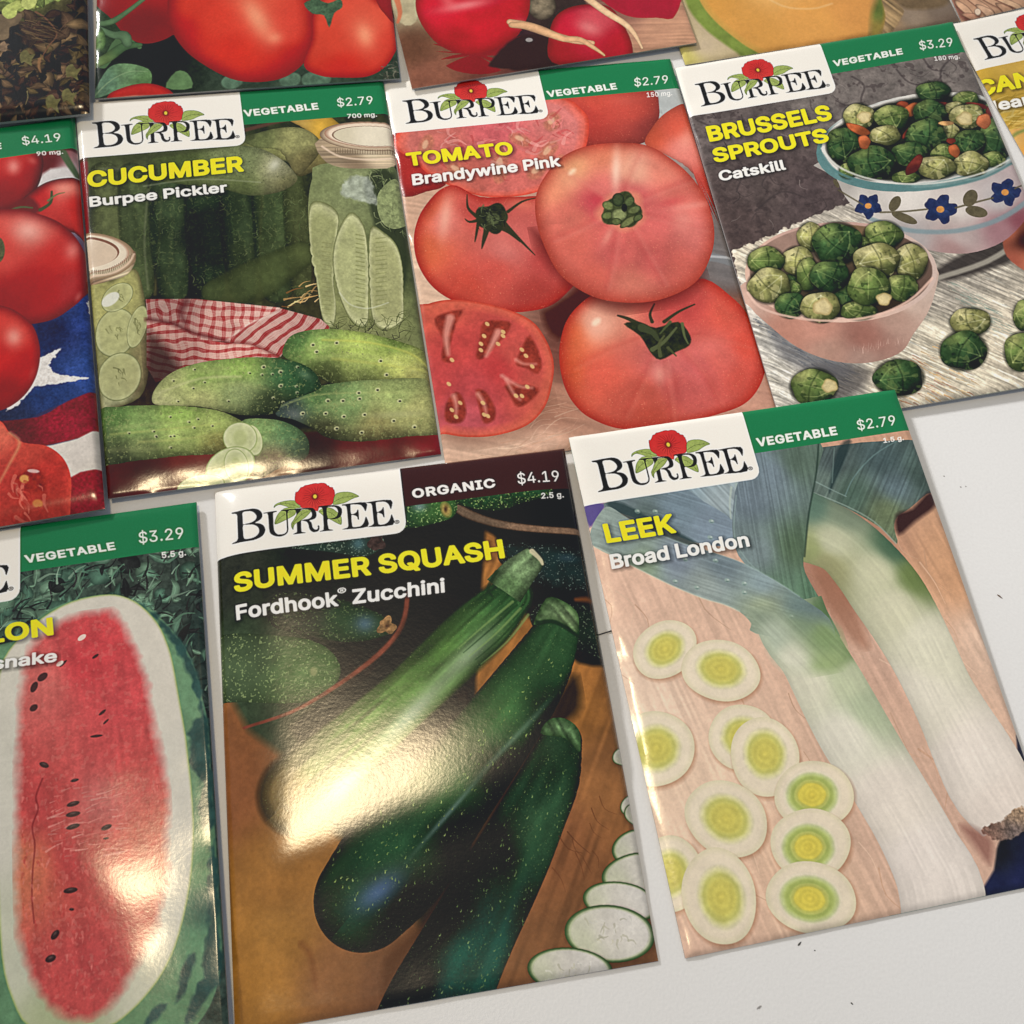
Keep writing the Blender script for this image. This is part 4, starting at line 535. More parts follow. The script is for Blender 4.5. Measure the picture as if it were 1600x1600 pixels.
('S','star',[(31.2,99.3,8.53,6.88,178)],[(150,98,66)],{'soft':1.2,'op':.55}),
('S','star',[(31,98.7,8.54,6.89,178)],[(228,214,190)],{'wob':.01,'rim':[((216,206,174),.84,1)],'n':[(3,.03)],'soft':.15}),
('S','star',[(30.3,99.3,5.97,4.82,178)],[(0,0,0)],{'mid':[(0,(218,200,78)),(.46,(214,200,82)),(.52,(190,190,92)),(.6,(180,186,98)),(.66,(164,178,92)),(.76,(172,186,104)),(.88,(196,204,146)),(1,(220,212,186))],'n':[(1.2,.05)],'ring':(.02,32),'soft':1}),
('S','star',[(1,99.6,7.4,6.53,116)],[(150,98,66)],{'soft':1.2,'op':.55}),
('S','star',[(.8,99.1,7.41,6.54,116)],[(228,214,190)],{'wob':.01,'rim':[((216,206,174),.84,1)],'n':[(3,.03)],'soft':.15}),
('S','star',[(.8,99.1,5.19,4.57,116)],[(0,0,0)],{'mid':[(0,(208,196,92)),(.5,(202,194,96)),(.68,(198,196,108)),(.78,(210,206,142)),(.9,(220,212,172)),(1,(226,214,188))],'n':[(1.2,.05)],'ring':(.02,24),'soft':1}),
('S','star',[(9.8,105.6,9.13,7.55,96)],[(150,98,66)],{'soft':1.2,'op':.55}),
('S','star',[(9.6,105,9.15,7.56,96)],[(228,214,190)],{'wob':.01,'rim':[((216,206,174),.84,1)],'n':[(3,.03)],'soft':.15}),
('S','star',[(10,105.4,6.4,5.29,96)],[(0,0,0)],{'mid':[(0,(208,196,92)),(.5,(202,194,96)),(.68,(198,196,108)),(.78,(210,206,142)),(.9,(220,212,172)),(1,(226,214,188))],'n':[(1.2,.05)],'ring':(.02,24),'soft':1}),
('S','star',[(28.3,109.2,9.27,6.82,-168)],[(150,98,66)],{'soft':1.2,'op':.55}),
('S','star',[(28.1,108.7,9.28,6.83,-168)],[(228,214,190)],{'wob':.01,'rim':[((216,206,174),.84,1)],'n':[(3,.03)],'soft':.15}),
('S','star',[(27.7,108.9,6.49,4.77,-168)],[(0,0,0)],{'mid':[(0,(218,200,78)),(.46,(214,200,82)),(.52,(190,190,92)),(.6,(180,186,98)),(.66,(164,178,92)),(.76,(172,186,104)),(.88,(196,204,146)),(1,(220,212,186))],'n':[(1.2,.05)],'ring':(.02,32),'soft':1}),
('T','LEEK',(3.4,27.7),(19.1,27.8),(3.3,22.9),37,(243,222,35),14,1,1),
('T','Broad London',(3.1,33.9),(35.6,33.8),(3.2,30.4),31,(238,234,226),8,1,1),
('H',(32,122,74)),
('T','VEGETABLE',(44.5,9.8),(64.3,9.8),(44.6,7.5),38,(238,234,226),42,0,.97),
('T','$2.79',(69.8,9.4),(79.6,9.5),(70.1,6.8),8,(238,234,226),14,0,1),
('T','1.5 g.',(74.9,13.7),(80.1,13.7),(75.1,12.4),26,(238,234,226),30,0,1),
],
'watermelon': [
('S','rect',(-1,-1,83.5,116),[(46,12,62,82,70),(68,13,58,70,62),(80,35,40,55,50),(42,21,70,95,80)],{'n':[(3,.3),(.7,.3)]}),
('C',[(40.6,9),(83.6,10.3),(84.4,57.9),(71.6,25.8),(57,18.8),(38.6,32.3),(13.5,32.2),(12.3,4.6)],260,(2.5,6),(-30,70),[(92,130,108),(110,145,120),(74,110,92),(52,66,60),(34,34,34)],{'asp':.3,'op':.85,'seed':3,'leaf':True}),
('C',[(40.6,9),(83.6,10.3),(84.4,57.9),(71.6,25.8),(57,18.8),(38.6,32.3),(13.5,32.2),(12.3,4.6)],160,(2,5),(-50,60),[(130,160,138),(40,36,38),(84,120,98),(30,30,30)],{'asp':.14,'op':.8,'seed':8,'curve':.2}),
('S','poly',[(36.4,33.9),(41.5,27.4),(49.5,21.2),(60.7,19.4),(69.1,22.9),(73.4,26.9),(77.2,32.5),(79.8,38.3),(81.2,45.7),(82.1,52.1),(82.1,66.4),(82.2,78.4),(82.2,88.3),(82.2,96.3),(81.2,102.4),(77.9,108.3),(71.2,112.1),(55.1,111.9),(42.4,106.9),(37.1,93.9)],[(80,68,92,135,102),(81,88,62,98,84),(77,97,100,148,110),(78,81,104,146,104),(80,64,110,150,112),(72,106,92,135,98),(66,108,100,140,100)],{'soft':.3,'n':[(6,.12),(1,.1)]}),
('S','poly',[(69.1,23),(73.7,27.3),(77.5,33),(80.1,39.1),(81.5,46.5),(82.2,53.2),(80.9,51.5),(79.8,44.3),(77.6,37.6),(74.3,30.1)],[(44,78,74)],{'soft':.8,'edge':1.4,'ecell':1.6,'n':[(2,.2)]}),
('S','poly',[(78.7,50.8),(82.1,51.7),(82.3,66.1),(82.1,72.3),(80.3,73.7),(79.2,68.7),(80.1,64.3),(77.9,59)],[(44,78,74)],{'soft':.8,'edge':1.4,'ecell':1.6,'n':[(2,.2)]}),
('S','poly',[(82.2,75.7),(82.2,88.3),(80.2,91.2),(79.9,87.9),(80.9,79.5)],[(44,78,74)],{'soft':.8,'edge':1.4,'ecell':1.6,'n':[(2,.2)]}),
('S','poly',[(81,89.1),(82.2,96.3),(81.6,101.8),(79,105.2),(74.6,109),(75.4,105.5),(78,101.3),(79.1,95.8)],[(44,78,74)],{'soft':.8,'edge':1.4,'ecell':1.6,'n':[(2,.2)]}),
('S','poly',[(69.2,105.1),(71.5,104.9),(68.1,108),(66.2,108.3)],[(44,78,74)],{'soft':.8,'edge':1.4,'ecell':1.6,'n':[(2,.2)]}),
('S','poly',[(74.8,98.3),(77.2,96.5),(75.6,101.5),(73.2,104.8)],[(44,78,74)],{'soft':.8,'edge':1.4,'ecell':1.6,'n':[(2,.2)]}),
('S','poly',[(38.8,34.6),(42.2,27.5),(47.7,22.9),(54,20.1),(60.7,19.5),(65.1,20.4),(69.1,23.2),(72.6,27.9),(74.4,32.5),(75.5,37.3),(76.5,45.7),(77.4,53.2),(77.7,58.6),(78.1,65.8),(78,74.3),(76.8,83.5),(74.1,92.8),(71.5,98.1),(68.4,101.9),(64.3,105.3),(59.8,107.3),(52,106.9),(45,104.9),(41.7,99.3),(39.7,91.2),(39,74.9),(38.9,54.4)],[(41,65,205,202,190),(75,70,205,202,192),(72,87,206,204,192),(68,102,200,200,180),(41,91,196,198,178),(64,40,214,208,196),(52,106,170,180,140)],{'soft':.25,'n':[(6,.03)],'dw':2,'rim':[((150,170,95),.62,2)]}),
('S','poly',[(44,35),(45.5,29.5),(49.1,26.2),(54.3,23.9),(61.3,23.2),(64.2,25.8),(66.3,30.1),(67.9,34.9),(69.5,39.7),(70.3,46.6),(71.2,52.2),(72.6,60.3),(73.3,66.7),(72.5,73.5),(72.4,80.2),(70.9,85.9),(68.8,92),(65.3,97.7),(61.5,102.4),(57.2,105.1),(53,104.7),(48.9,101.6),(46,96.5),(43.7,90.2),(42.7,82.1),(43,68.9),(43.3,55)],[(49,63,184,66,66),(59,97,190,72,72),(56,74,186,62,64),(67,59,198,74,74),(60,65,204,100,98),(44,76,208,114,84),(52,102,196,76,74),(57,35,204,64,70),(64,44,208,74,78),(48,38,213,104,98),(68,73,208,98,86)],{'soft':2.4,'edge':1.2,'ecell':1.8,'n':[(5,.08),(1.4,.1),(.45,.07)],'str':[(.05,1.1,86)],'sp':[(1,.64,(224,130,120),.25)]}),
('C',[(50.2,60.7),(64.5,61.9),(64.7,75.6),(50.7,76.8)],70,(1.2,3.5),(-8,14),[(226,150,140),(214,120,112),(232,170,160)],{'asp':.14,'op':.4,'seed':5,'curve':.05}),
('L',[(48.2,58.3),(46.9,61.9),(47.4,64.4),(46.2,67.7),(46.7,71.5),(46.2,76.1),(45.9,81),(46.2,86.2)],.17,.1,(120,32,36),.7,.3),
('C',[(44.3,57),(72.2,61.3),(71.1,86.5),(61.9,100.9),(48.9,100.4),(43.7,82.2)],420,(.4,1.1),(85,25),[(226,124,116),(176,52,52),(230,140,130),(196,70,68)],{'asp':.6,'op':.3,'seed':15,'curve':.02}),
('S','star',[(48.5,55.5,1.04,.53,-150)],[(48,34,34)],{'soft':.25,'op':.9,'hl':[(48.5,55.3,.52,.21,-151,(110,95,90),.6)]}),
('S','star',[(54.6,59.6,.82,.32,175)],[(48,34,34)],{'soft':.25,'op':.9,'hl':[(54.6,59.5,.41,.13,174,(110,95,90),.6)]}),
('S','star',[(54.3,64.4,1.27,.5,172)],[(48,34,34)],{'soft':.25,'op':.9,'hl':[(54.3,64.2,.64,.2,171,(110,95,90),.6)]}),
('S','star',[(54.3,66.5,1.42,.52,178)],[(48,34,34)],{'soft':.25,'op':.9,'hl':[(54.3,66.3,.71,.21,178,(110,95,90),.6)]}),
('S','star',[(54.3,69,1.33,.49,172)],[(48,34,34)],{'soft':.25,'op':.9,'hl':[(54.3,68.8,.66,.2,171,(110,95,90),.6)]}),
('S','star',[(60.8,70.1,1.05,.5,165)],[(48,34,34)],{'soft':.25,'op':.9,'hl':[(60.8,69.9,.53,.2,164,(110,95,90),.6)]}),
('S','star',[(60.7,72.3,.54,.2,-180)],[(48,34,34)],{'soft':.25,'op':.9,'hl':[(60.7,72.2,.27,.08,180,(110,95,90),.6)]}),
('S','star',[(53.6,81.3,1.39,.53,-179)],[(48,34,34)],{'soft':.25,'op':.9,'hl':[(53.6,81.1,.7,.21,-180,(110,95,90),.6)]}),
('S','star',[(50.3,89.1,1.02,.63,137)],[(48,34,34)],{'soft':.25,'op':.9,'hl':[(50.3,88.8,.51,.25,136,(110,95,90),.6)]}),
('S','star',[(53.7,84.9,.47,.25,-168)],[(48,34,34)],{'soft':.25,'op':.9,'hl':[(53.7,84.8,.24,.1,-169,(110,95,90),.6)]}),
('S','star',[(49.3,93.3,1.06,.66,169)],[(48,34,34)],{'soft':.25,'op':.9,'hl':[(49.3,93.1,.53,.26,167,(110,95,90),.6)]}),
('S','star',[(48,36.4,1.16,.79,144)],[(48,34,34)],{'soft':.25,'op':.85}),
('S','star',[(46.3,38.4,1.2,.69,112)],[(48,34,34)],{'soft':.25,'op':.85}),
('S','star',[(46.3,43,.87,.7,145)],[(48,34,34)],{'soft':.25,'op':.85}),
('S','star',[(52.3,34,.97,.28,138)],[(48,34,34)],{'soft':.25,'op':.85}),
('S','star',[(59.1,33.4,.77,.32,150)],[(48,34,34)],{'soft':.25,'op':.85}),
('S','star',[(60.3,46,.88,.31,145)],[(48,34,34)],{'soft':.25,'op':.85}),
('S','star',[(59,50.9,1.26,.29,-179)],[(48,34,34)],{'soft':.25,'op':.85}),
('S','star',[(61,48.1,.74,.23,140)],[(48,34,34)],{'soft':.25,'op':.85}),
('S','star',[(56.3,28.7,.98,.57,150)],[(238,205,195)],{'soft':.2}),
('S','star',[(51.6,33.9,.83,.48,150)],[(235,200,190)],{'soft':.2}),
('T','WATERMELON',(.5,27.1),(50.1,27.2),(.2,22.9),37,(243,222,35),14,1.2,1),
('T','Rattlesnake',(24.4,33.1),(50.7,33.4),(24.4,30.3),31,(238,234,226),8,1,1),
('H',(32,122,74)),
('T','VEGETABLE',(44.5,9.4),(64,9.2),(44.1,7.4),38,(238,234,226),42,0,.97),
('T','$3.29',(69.4,8.5),(79.4,8.8),(69.3,5.7),8,(238,234,226),14,0,.97),
('T','5.5 g.',(74.3,12.9),(79.6,13),(74.2,11.4),26,(238,234,226),30,0,.97),
],
'cucumber': [
('S','rect',(-1,-1,83.5,116),[(5,24,72,80,48),(18,44,30,36,24),(39,40,36,50,30),(6,49,70,72,44),(43,53,66,70,40),(22,60,28,28,18),(53,54,50,45,30),(-2,71,60,35,25)],{'n':[(4,.25),(1,.2)],'str':[(.15,1,85)]}),
('S','poly',[(-.5,11.5),(2.3,11.8),(.7,45.1),(-1.4,82.4),(-5.2,81.9)],[(128,36,38)],{'soft':.6}),
('L',[(4.4,28),(2.8,42.4),(.5,58.6)],.46,.3,(120,120,60),.55,1),
('L',[(8.4,28.5),(6.7,42.8),(4.4,59.1)],.53,.34,(96,104,58),.55,1),
('L',[(10.4,28.7),(8.7,43),(6.3,59.3)],.27,.17,(120,116,66),.55,1),
('L',[(15.5,29.2),(13.7,43.6),(11.2,59.9)],.47,.3,(86,92,50),.55,1),
('L',[(20,29.7),(18.2,44.1),(15.7,60.5)],.23,.15,(140,128,76),.55,1),
('L',[(23.1,30),(21.2,44.4),(18.6,60.8)],.2,.13,(110,104,60),.55,1),
('L',[(45.8,32.4),(43.6,47),(40.7,63.5)],.31,.2,(150,120,60),.55,1),
('S','tube',[(6,23.3,3.7),(6.2,34.1,4.57),(6,47.5,4.5),(5.8,57.9,3.56)],[(84,92,56)],{'dome':(-.2,0,.65),'n':[(3,.2),(.8,.18)],'str':[(.2,3)],'sp':[(.6,.66,(120,132,76),.35)],'op':.8,'soft':.8}),
('S','tube',[(12.8,24,3.44),(12.9,34.8,4.24),(12.6,48.3,4.18),(12.4,58.7,3.3)],[(70,84,50)],{'dome':(-.2,0,.65),'n':[(3,.2),(.8,.18)],'str':[(.2,3)],'sp':[(.6,.66,(120,132,76),.35)],'op':.8,'soft':.8}),
('S','tube',[(20.9,24.8,3.89),(21,35.7,4.81),(20.6,49.2,4.73),(20.4,59.6,3.74)],[(52,68,42)],{'dome':(-.2,0,.65),'n':[(3,.2),(.8,.18)],'str':[(.2,3)],'sp':[(.6,.66,(120,132,76),.35)],'op':.8,'soft':.8}),
('S','tube',[(30.1,25.8,3.92),(30.1,36.7,4.84),(29.6,50.2,4.77),(29.3,60.7,3.77)],[(38,52,34)],{'dome':(-.2,0,.65),'n':[(3,.2),(.8,.18)],'str':[(.2,3)],'sp':[(.6,.66,(120,132,76),.35)],'op':.8,'soft':.8}),
('S','tube',[(39,26.7,3.8),(38.9,37.6,4.69),(38.4,51.2,4.62),(38,61.7,3.65)],[(46,58,36)],{'dome':(-.2,0,.65),'n':[(3,.2),(.8,.18)],'str':[(.2,3)],'sp':[(.6,.66,(120,132,76),.35)],'op':.8,'soft':.8}),
('S','tube',[(47.7,27.6,4.12),(47.6,38.5,5.09),(46.9,52.2,5.01),(46.5,62.8,3.96)],[(58,72,42)],{'dome':(-.2,0,.65),'n':[(3,.2),(.8,.18)],'str':[(.2,3)],'sp':[(.6,.66,(120,132,76),.35)],'op':.8,'soft':.8}),
('S','tube',[(54.1,28.2,2.66),(53.9,39.2,3.29),(53.2,52.9,3.24),(52.7,63.5,2.56)],[(66,74,42)],{'dome':(-.2,0,.65),'n':[(3,.2),(.8,.18)],'str':[(.2,3)],'sp':[(.6,.66,(120,132,76),.35)],'op':.8,'soft':.8}),
('L',[(5.8,21.9),(28.3,23),(57.1,23.4)],.53,.56,(120,124,104),.35,1),
('L',[(16.6,29.3),(14.4,44.6),(14.2,58.9)],.27,.26,(150,152,120),.3,.5),
('C',[(15.3,31.6),(37.3,32.7),(55.7,33.4),(58.6,45.6),(55.6,57.5),(32,60.7),(13.6,52.5)],330,(.8,2.6),(-60,80),[(92,112,66),(70,92,52),(52,72,42),(120,130,84)],{'asp':.1,'op':.5,'seed':11,'curve':.5}),
('S','poly',[(26.5,37.7),(34.4,36.1),(36,46.1),(32.6,54.8),(25.3,50.9),(22.3,44.6)],[(22,24,20)],{'soft':3,'op':.6}),
('S','tube',[(53.5,53,3.93),(39.8,59.8,6.06),(30.9,61.7,3.82)],[(72,82,44)],{'n':[(3,.25)],'dome':(0,.2,.6),'op':.7,'soft':1}),
('C',[(48.1,64.4),(58,59.6),(57,67.9),(48.7,68)],16,(2,5),(-15,15),[(190,150,90),(225,190,130),(120,80,40)],{'asp':.12,'op':.8,'seed':3}),
('S','star',[(41.7,15.6),(52.5,13.7),(60.8,17.4),(66.8,21.8),(67.1,27.6),(61.8,27.1),(55.7,29),(53.1,23.7),(41.3,18.7)],[(47,16,116,122,72),(57,18,150,150,92),(62,24,120,110,66)],{'n':[(2,.18),(.5,.15)],'dome':(0,-.2,.5),'cen':(56,21.4)}),
('S','star',[(54.5,10.3),(59.5,9.8),(64.9,10),(67.9,12.6),(68.5,14.6),(63.4,17.7),(62.2,18.8),(59,14)],[(57,11,195,160,80),(65,13,208,162,58)],{'n':[(2,.12)],'dome':(0,0,.5),'cen':(62.3,13.7)}),
('S','star',[(42.7,15.7),(51.5,13.3),(58.4,13.9),(62.4,17.6),(62.5,21.4),(58.7,26.2),(55.2,28.3),(51.8,20.4),(45.6,18.8)],[(46,15,110,120,72),(57,18,150,150,96),(59,24,120,112,70)],{'n':[(2,.2),(.5,.15)],'dome':(0,-.2,.5),'cen':(54.1,19.3)}),
('S','star',[(18.3,19.6),(25.7,17.5),(36.2,17.3),(45.6,18.8),(51.5,22.9),(54.8,27.7),(55,30.5),(50.4,33.2),(42.5,33.6),(34.9,30.6),(24.8,28.3),(17.8,25.7)],[(25,23,84,98,52),(41,22,124,136,90),(51,26,168,168,128),(53,31,130,128,84),(40,31,96,108,62)],{'n':[(2,.18),(.5,.15)],'sp':[(.3,.72,(60,70,40),.5)],'dome':(0,-.1,.45),'cen':(38,25.3),'hl':[(49.8,24.6,2.4,1.56,124,(205,205,185),.8)]}),
('L',[(15.6,28),(30,27.3),(45.5,29.8)],.22,.17,(170,175,150),.4,.5),
('S','tube',[(.1,17.1,1.67),(15.4,17.4,2.26),(36.3,16.3,2.07),(44.4,15.2,1.16)],[(60,66,40)],{'n':[(2,.2)],'soft':1,'op':.6}),
('L',[(41.9,13.3),(53.9,10.9),(69.4,9.1)],.58,.48,(90,60,48),.9,.5),
('S','poly',[(-.5,55.6),(5.4,55.1),(11.3,52.3),(12.9,58.4),(13.2,66),(13.2,74.6),(12.2,83.1),(9.6,89.2),(3.2,91.4),(-.2,91.2)],[(2,62,168,166,100),(6,76,150,152,96),(11,77,135,125,84),(5,88,165,168,125),(9,86,110,98,68)],{'n':[(2,.15),(.6,.12)],'soft':.2,'dw':4,'rim':[((84,80,50),.6,1.5)]}),
('S','star',[(5.3,70.2,6.99,4.98,103)],[(176,178,124)],{'n':[(1.2,.12)],'rim':[((196,200,150),.75,1.5),((90,96,56),.93,1)],'op':.85}),
('C',[(2.8,69.9),(5.5,66.6),(7.7,70.5),(5,73.7)],9,(.8,1.8),(70,30),[(120,122,76)],{'asp':.3,'op':.6,'seed':580}),
('S','star',[(5.3,82.7,6.81,5.21,104)],[(176,178,124)],{'n':[(1.2,.12)],'rim':[((196,200,150),.75,1.5),((90,96,56),.93,1)],'op':.85}),
('C',[(2.8,82.4),(5.6,79.2),(7.8,83),(5,86.2)],9,(.8,1.8),(70,30),[(120,122,76)],{'asp':.3,'op':.6,'seed':600}),
('S','star',[(6.5,60.2,4.72,3.27,133)],[(176,178,124)],{'n':[(1.2,.12)],'rim':[((196,200,150),.75,1.5),((90,96,56),.93,1)],'op':.85}),
('C',[(4.3,60),(6.6,58.5),(8.7,60.5),(6.4,62)],9,(.8,1.8),(70,30),[(120,122,76)],{'asp':.3,'op':.6,'seed':590}),
('S','star',[(10.7,69.2,6.19,2.25,107)],[(176,178,124)],{'n':[(1.2,.12)],'rim':[((196,200,150),.75,1.5),((90,96,56),.93,1)],'op':.85}),
('C',[(9.7,69),(11,66),(11.8,69.3),(10.5,72.3)],9,(.8,1.8),(70,30),[(120,122,76)],{'asp':.3,'op':.6,'seed':690}),
('S','star',[(4.8,60.6,2.56,1.55,142)],[(222,222,212)],{'soft':.4,'op':.9}),
('S','poly',[(-.6,49.7),(5.8,50.4),(11.3,46.9),(11.8,50),(9.5,53.8),(5.4,55.1),(0,55.6)],[(0,53,140,112,88),(8,52,206,188,156),(11,49,120,96,72)],{'soft':.3,'str':[(.25,2,-15)]}),
('S','star',[(-.9,47.3,12.72,7.05,-172)],[(200,184,156)],{'rim':[((140,112,84),.82,1)],'soft':.2}),
('S','star',[(-1.4,46.4,11.83,5.76,-173)],[(226,212,190)],{'rim':[((176,132,108),.93,1)],'soft':.2}),
('S','star',[(-1.8,45.9,9.85,4.59,-173)],[(128,84,66)],{'soft':.2}),
('S','star',[(-2.1,46.3,9.65,4.35,-173)],[(-7,45,228,212,192),(6,49,212,190,166)],{'soft':.2}),
('L',[(-.2,51.4),(-.2,52.5)],.09,.09,(96,76,58),.7,.2),
('L',[(.2,51.5),(.2,52.6)],.09,.09,(96,76,58),.7,.2),
('L',[(.7,51.5),(.7,52.6)],.09,.09,(96,76,58),.7,.2),
('L',[(1.1,51.6),(1.1,52.7)],.09,.09,(96,76,58),.7,.2),
('L',[(1.6,51.7),(1.6,52.7)],.09,.09,(96,76,58),.7,.2),
('L',[(2,51.7),(2,52.8)],.09,.09,(96,76,58),.7,.2),
('L',[(2.5,51.8),(2.5,52.8)],.09,.09,(96,76,58),.7,.2),
('L',[(2.9,51.8),(2.9,52.9)],.09,.09,(96,76,58),.7,.2),
('L',[(3.4,51.9),(3.4,52.9)],.09,.09,(96,76,58),.7,.2),
('L',[(3.8,51.9),(3.8,52.9)],.09,.09,(96,76,58),.7,.2),
('L',[(4.3,51.8),(4.3,52.8)],.09,.09,(96,76,58),.7,.2),
('L',[(4.7,51.7),(4.8,52.7)],.09,.09,(96,76,58),.7,.2),
('L',[(5.2,51.5),(5.2,52.6)],.09,.09,(96,76,58),.7,.2),
('L',[(5.7,51.4),(5.7,52.4)],.09,.09,(96,76,58),.7,.2),
('L',[(6.1,51.1),(6.2,52.2)],.09,.09,(96,76,58),.7,.2),
('L',[(6.6,50.9),(6.6,52)],.09,.09,(96,76,58),.7,.2),
('L',[(7.1,50.7),(7.1,51.7)],.09,.09,(96,76,58),.7,.2),
('L',[(7.6,50.4),(7.6,51.5)],.09,.09,(96,76,58),.7,.2),
('L',[(8.1,50.1),(8.1,51.2)],.09,.09,(96,76,58),.7,.2),
('L',[(8.5,49.8),(8.6,50.9)],.09,.09,(96,76,58),.7,.2),
('L',[(9,49.5),(9,50.5)],.09,.09,(96,76,58),.7,.2),
('L',[(9.5,49.1),(9.5,50.2)],.09,.09,(96,76,58),.7,.2),
('L',[(10,48.7),(10,49.8)],.09,.09,(96,76,58),.7,.2),
('L',[(10.5,48.4),(10.5,49.4)],.09,.09,(96,76,58),.7,.2),
('L',[(11,48),(11,49)],.09,.09,(96,76,58),.7,.2),
('L',[(11.5,47.5),(11.5,48.6)],.09,.09,(96,76,58),.7,.2),
('L',[(-.4,53.5),(5.6,53.1),(9.7,50.9),(11.5,48.1)],.27,.27,(236,205,180),.7,.4),
('S','poly',[(61.9,25.8),(81.8,28.2),(84.7,51.6),(85.8,82.3),(75,83.8),(59.9,78.9),(57.5,72.7),(56.8,60.6),(56.6,45.4),(57.6,36.1),(59.3,30)],[(62,30,118,128,84),(71,31,135,145,100),(79,32,86,98,62),(58,49,150,155,104),(79,57,74,84,50),(66,68,130,135,86)],{'n':[(2,.15),(.6,.12)],'soft':.2}),
('S','poly',[(73.2,31.5),(81.5,31),(81.7,57.5),(78.2,68.1),(75.4,56.7),(73.6,41)],[(46,54,36)],{'soft':1.2,'op':.85}),
('C',[(74.7,28.4),(82.3,29.2),(82.6,51.4),(74.7,45.5)],70,(1,3.5),(60,60),[(120,136,88),(150,160,112),(30,36,26)],{'asp':.12,'op':.7,'seed':6}),
('S','star',[(76.3,36.9),(81.8,32.3),(83.2,38.9),(82.7,46.4),(78.7,47.8),(75.9,44.4)],[(150,162,110)],{'n':[(.8,.3)],'op':.8}),
('S','star',[(57.9,38),(61.6,37.8),(64.9,41.9),(63.5,49.2),(61.2,61.2),(60.9,70.2),(59.2,75.9),(57,72.6),(56.8,60.6),(56.5,47.2)],[(150,154,104)],{'cen':(59.3,54.9),'n':[(2,.1),(.6,.1)],'rim':[((196,198,152),.72,1.2),((96,102,60),.93,.8)],'soft':.3}),
('S','star',[(68.7,41.7),(71.3,46.4),(71.1,56.2),(69.8,67),(68.3,76.4),(64.6,74.8),(62.3,67.3),(61.6,58.2),(62.7,51),(65.6,44.5)],[(170,174,122)],{'cen':(66.6,58.8),'n':[(2,.1),(.6,.1)],'rim':[((196,198,152),.72,1.2),((96,102,60),.93,.8)],'soft':.3}),
('S','star',[(72.8,47.2),(76.4,48.8),(79.1,52.8),(79.9,59.1),(79,68.1),(77.6,76.4),(72.6,78.2),(69.9,74.3),(70.8,62.3)],[(160,162,112)],{'cen':(75.1,62.8),'n':[(2,.1),(.6,.1)],'rim':[((196,198,152),.72,1.2),((96,102,60),.93,.8)],'soft':.3}),
('L',[(68.9,48.6),(70.9,49.3)],.17,.09,(120,124,74),.7,.4),
('L',[(74,50.4),(76.7,50.3)],.17,.09,(118,122,74),.6,.4),
('L',[(59.7,50),(61.7,50.6)],.11,.09,(118,118,74),.5,.4),
('L',[(68.7,49.9),(70.8,50.6)],.17,.09,(120,124,74),.7,.4),
('L',[(73.9,51.7),(76.6,51.7)],.17,.09,(118,122,74),.6,.4),
('L',[(59.5,51.3),(61.5,51.9)],.11,.09,(118,118,74),.5,.4),
('L',[(68.6,51.3),(70.6,52)],.17,.09,(120,124,74),.7,.4),
('L',[(73.7,53.1),(76.4,53)],.17,.09,(118,122,74),.6,.4),
('L',[(59.3,52.7),(61.4,53.3)],.11,.08,(118,118,74),.5,.4),
('L',[(68.4,52.6),(70.4,53.3)],.17,.09,(120,124,74),.7,.4),
('L',[(73.5,54.4),(76.2,54.4)],.17,.09,(118,122,74),.6,.4),
('L',[(59.2,54),(61.2,54.6)],.11,.08,(118,118,74),.5,.4),
('L',[(68.2,53.9),(70.3,54.7)],.17,.09,(120,124,74),.7,.4),
('L',[(73.3,55.8),(76,55.7)],.17,.09,(118,122,74),.6,.4),
('L',[(59,55.3),(61.1,55.9)],.11,.08,(118,118,74),.5,.4),
('L',[(68.1,55.3),(70.1,56)],.17,.09,(120,124,74),.7,.4),
('L',[(73.2,57.1),(75.9,57)],.17,.09,(118,122,74),.6,.4),
('L',[(58.9,56.6),(60.9,57.2)],.11,.08,(118,118,74),.5,.4),
('L',[(67.9,56.6),(69.9,57.3)],.17,.09,(120,124,74),.7,.4),
('L',[(73,58.4),(75.7,58.4)],.17,.09,(118,122,74),.6,.4),
('L',[(58.7,58),(60.8,58.6)],.11,.08,(118,118,74),.5,.4),
('L',[(67.7,57.9),(69.8,58.6)],.17,.09,(120,124,74),.7,.4),
('L',[(72.8,59.7),(75.5,59.7)],.17,.09,(118,122,74),.6,.4),
('L',[(58.6,59.3),(60.6,59.9)],.11,.08,(118,118,74),.5,.4),
('L',[(67.6,59.2),(69.6,60)],.17,.08,(120,124,74),.7,.4),
('L',[(72.7,61.1),(75.3,61)],.17,.09,(118,122,74),.6,.4),
('L',[(58.4,60.6),(60.4,61.2)],.11,.08,(118,118,74),.5,.4),
('L',[(67.4,60.6),(69.4,61.3)],.17,.08,(120,124,74),.7,.4),
('L',[(72.5,62.4),(75.2,62.3)],.17,.09,(118,122,74),.6,.4),
('L',[(58.3,61.9),(60.3,62.5)],.11,.08,(118,118,74),.5,.4),
('L',[(67.2,61.9),(69.3,62.6)],.17,.08,(120,124,74),.7,.4),
('L',[(72.3,63.7),(75,63.7)],.17,.08,(118,122,74),.6,.4),
('L',[(58.1,63.2),(60.1,63.8)],.11,.08,(118,118,74),.5,.4),
('L',[(67.1,63.2),(69.1,63.9)],.17,.08,(120,124,74),.7,.4),
('L',[(72.2,65),(74.8,65)],.17,.08,(118,122,74),.6,.4),
('L',[(58,64.5),(60,65.1)],.11,.08,(118,118,74),.5,.4),
('L',[(66.9,64.5),(68.9,65.2)],.17,.08,(120,124,74),.7,.4),
('L',[(72,66.3),(74.7,66.3)],.17,.08,(118,122,74),.6,.4),
('L',[(57.8,65.8),(59.8,66.4)],.11,.08,(118,118,74),.5,.4),
('L',[(66.7,65.8),(68.8,66.5)],.17,.08,(120,124,74),.7,.4),
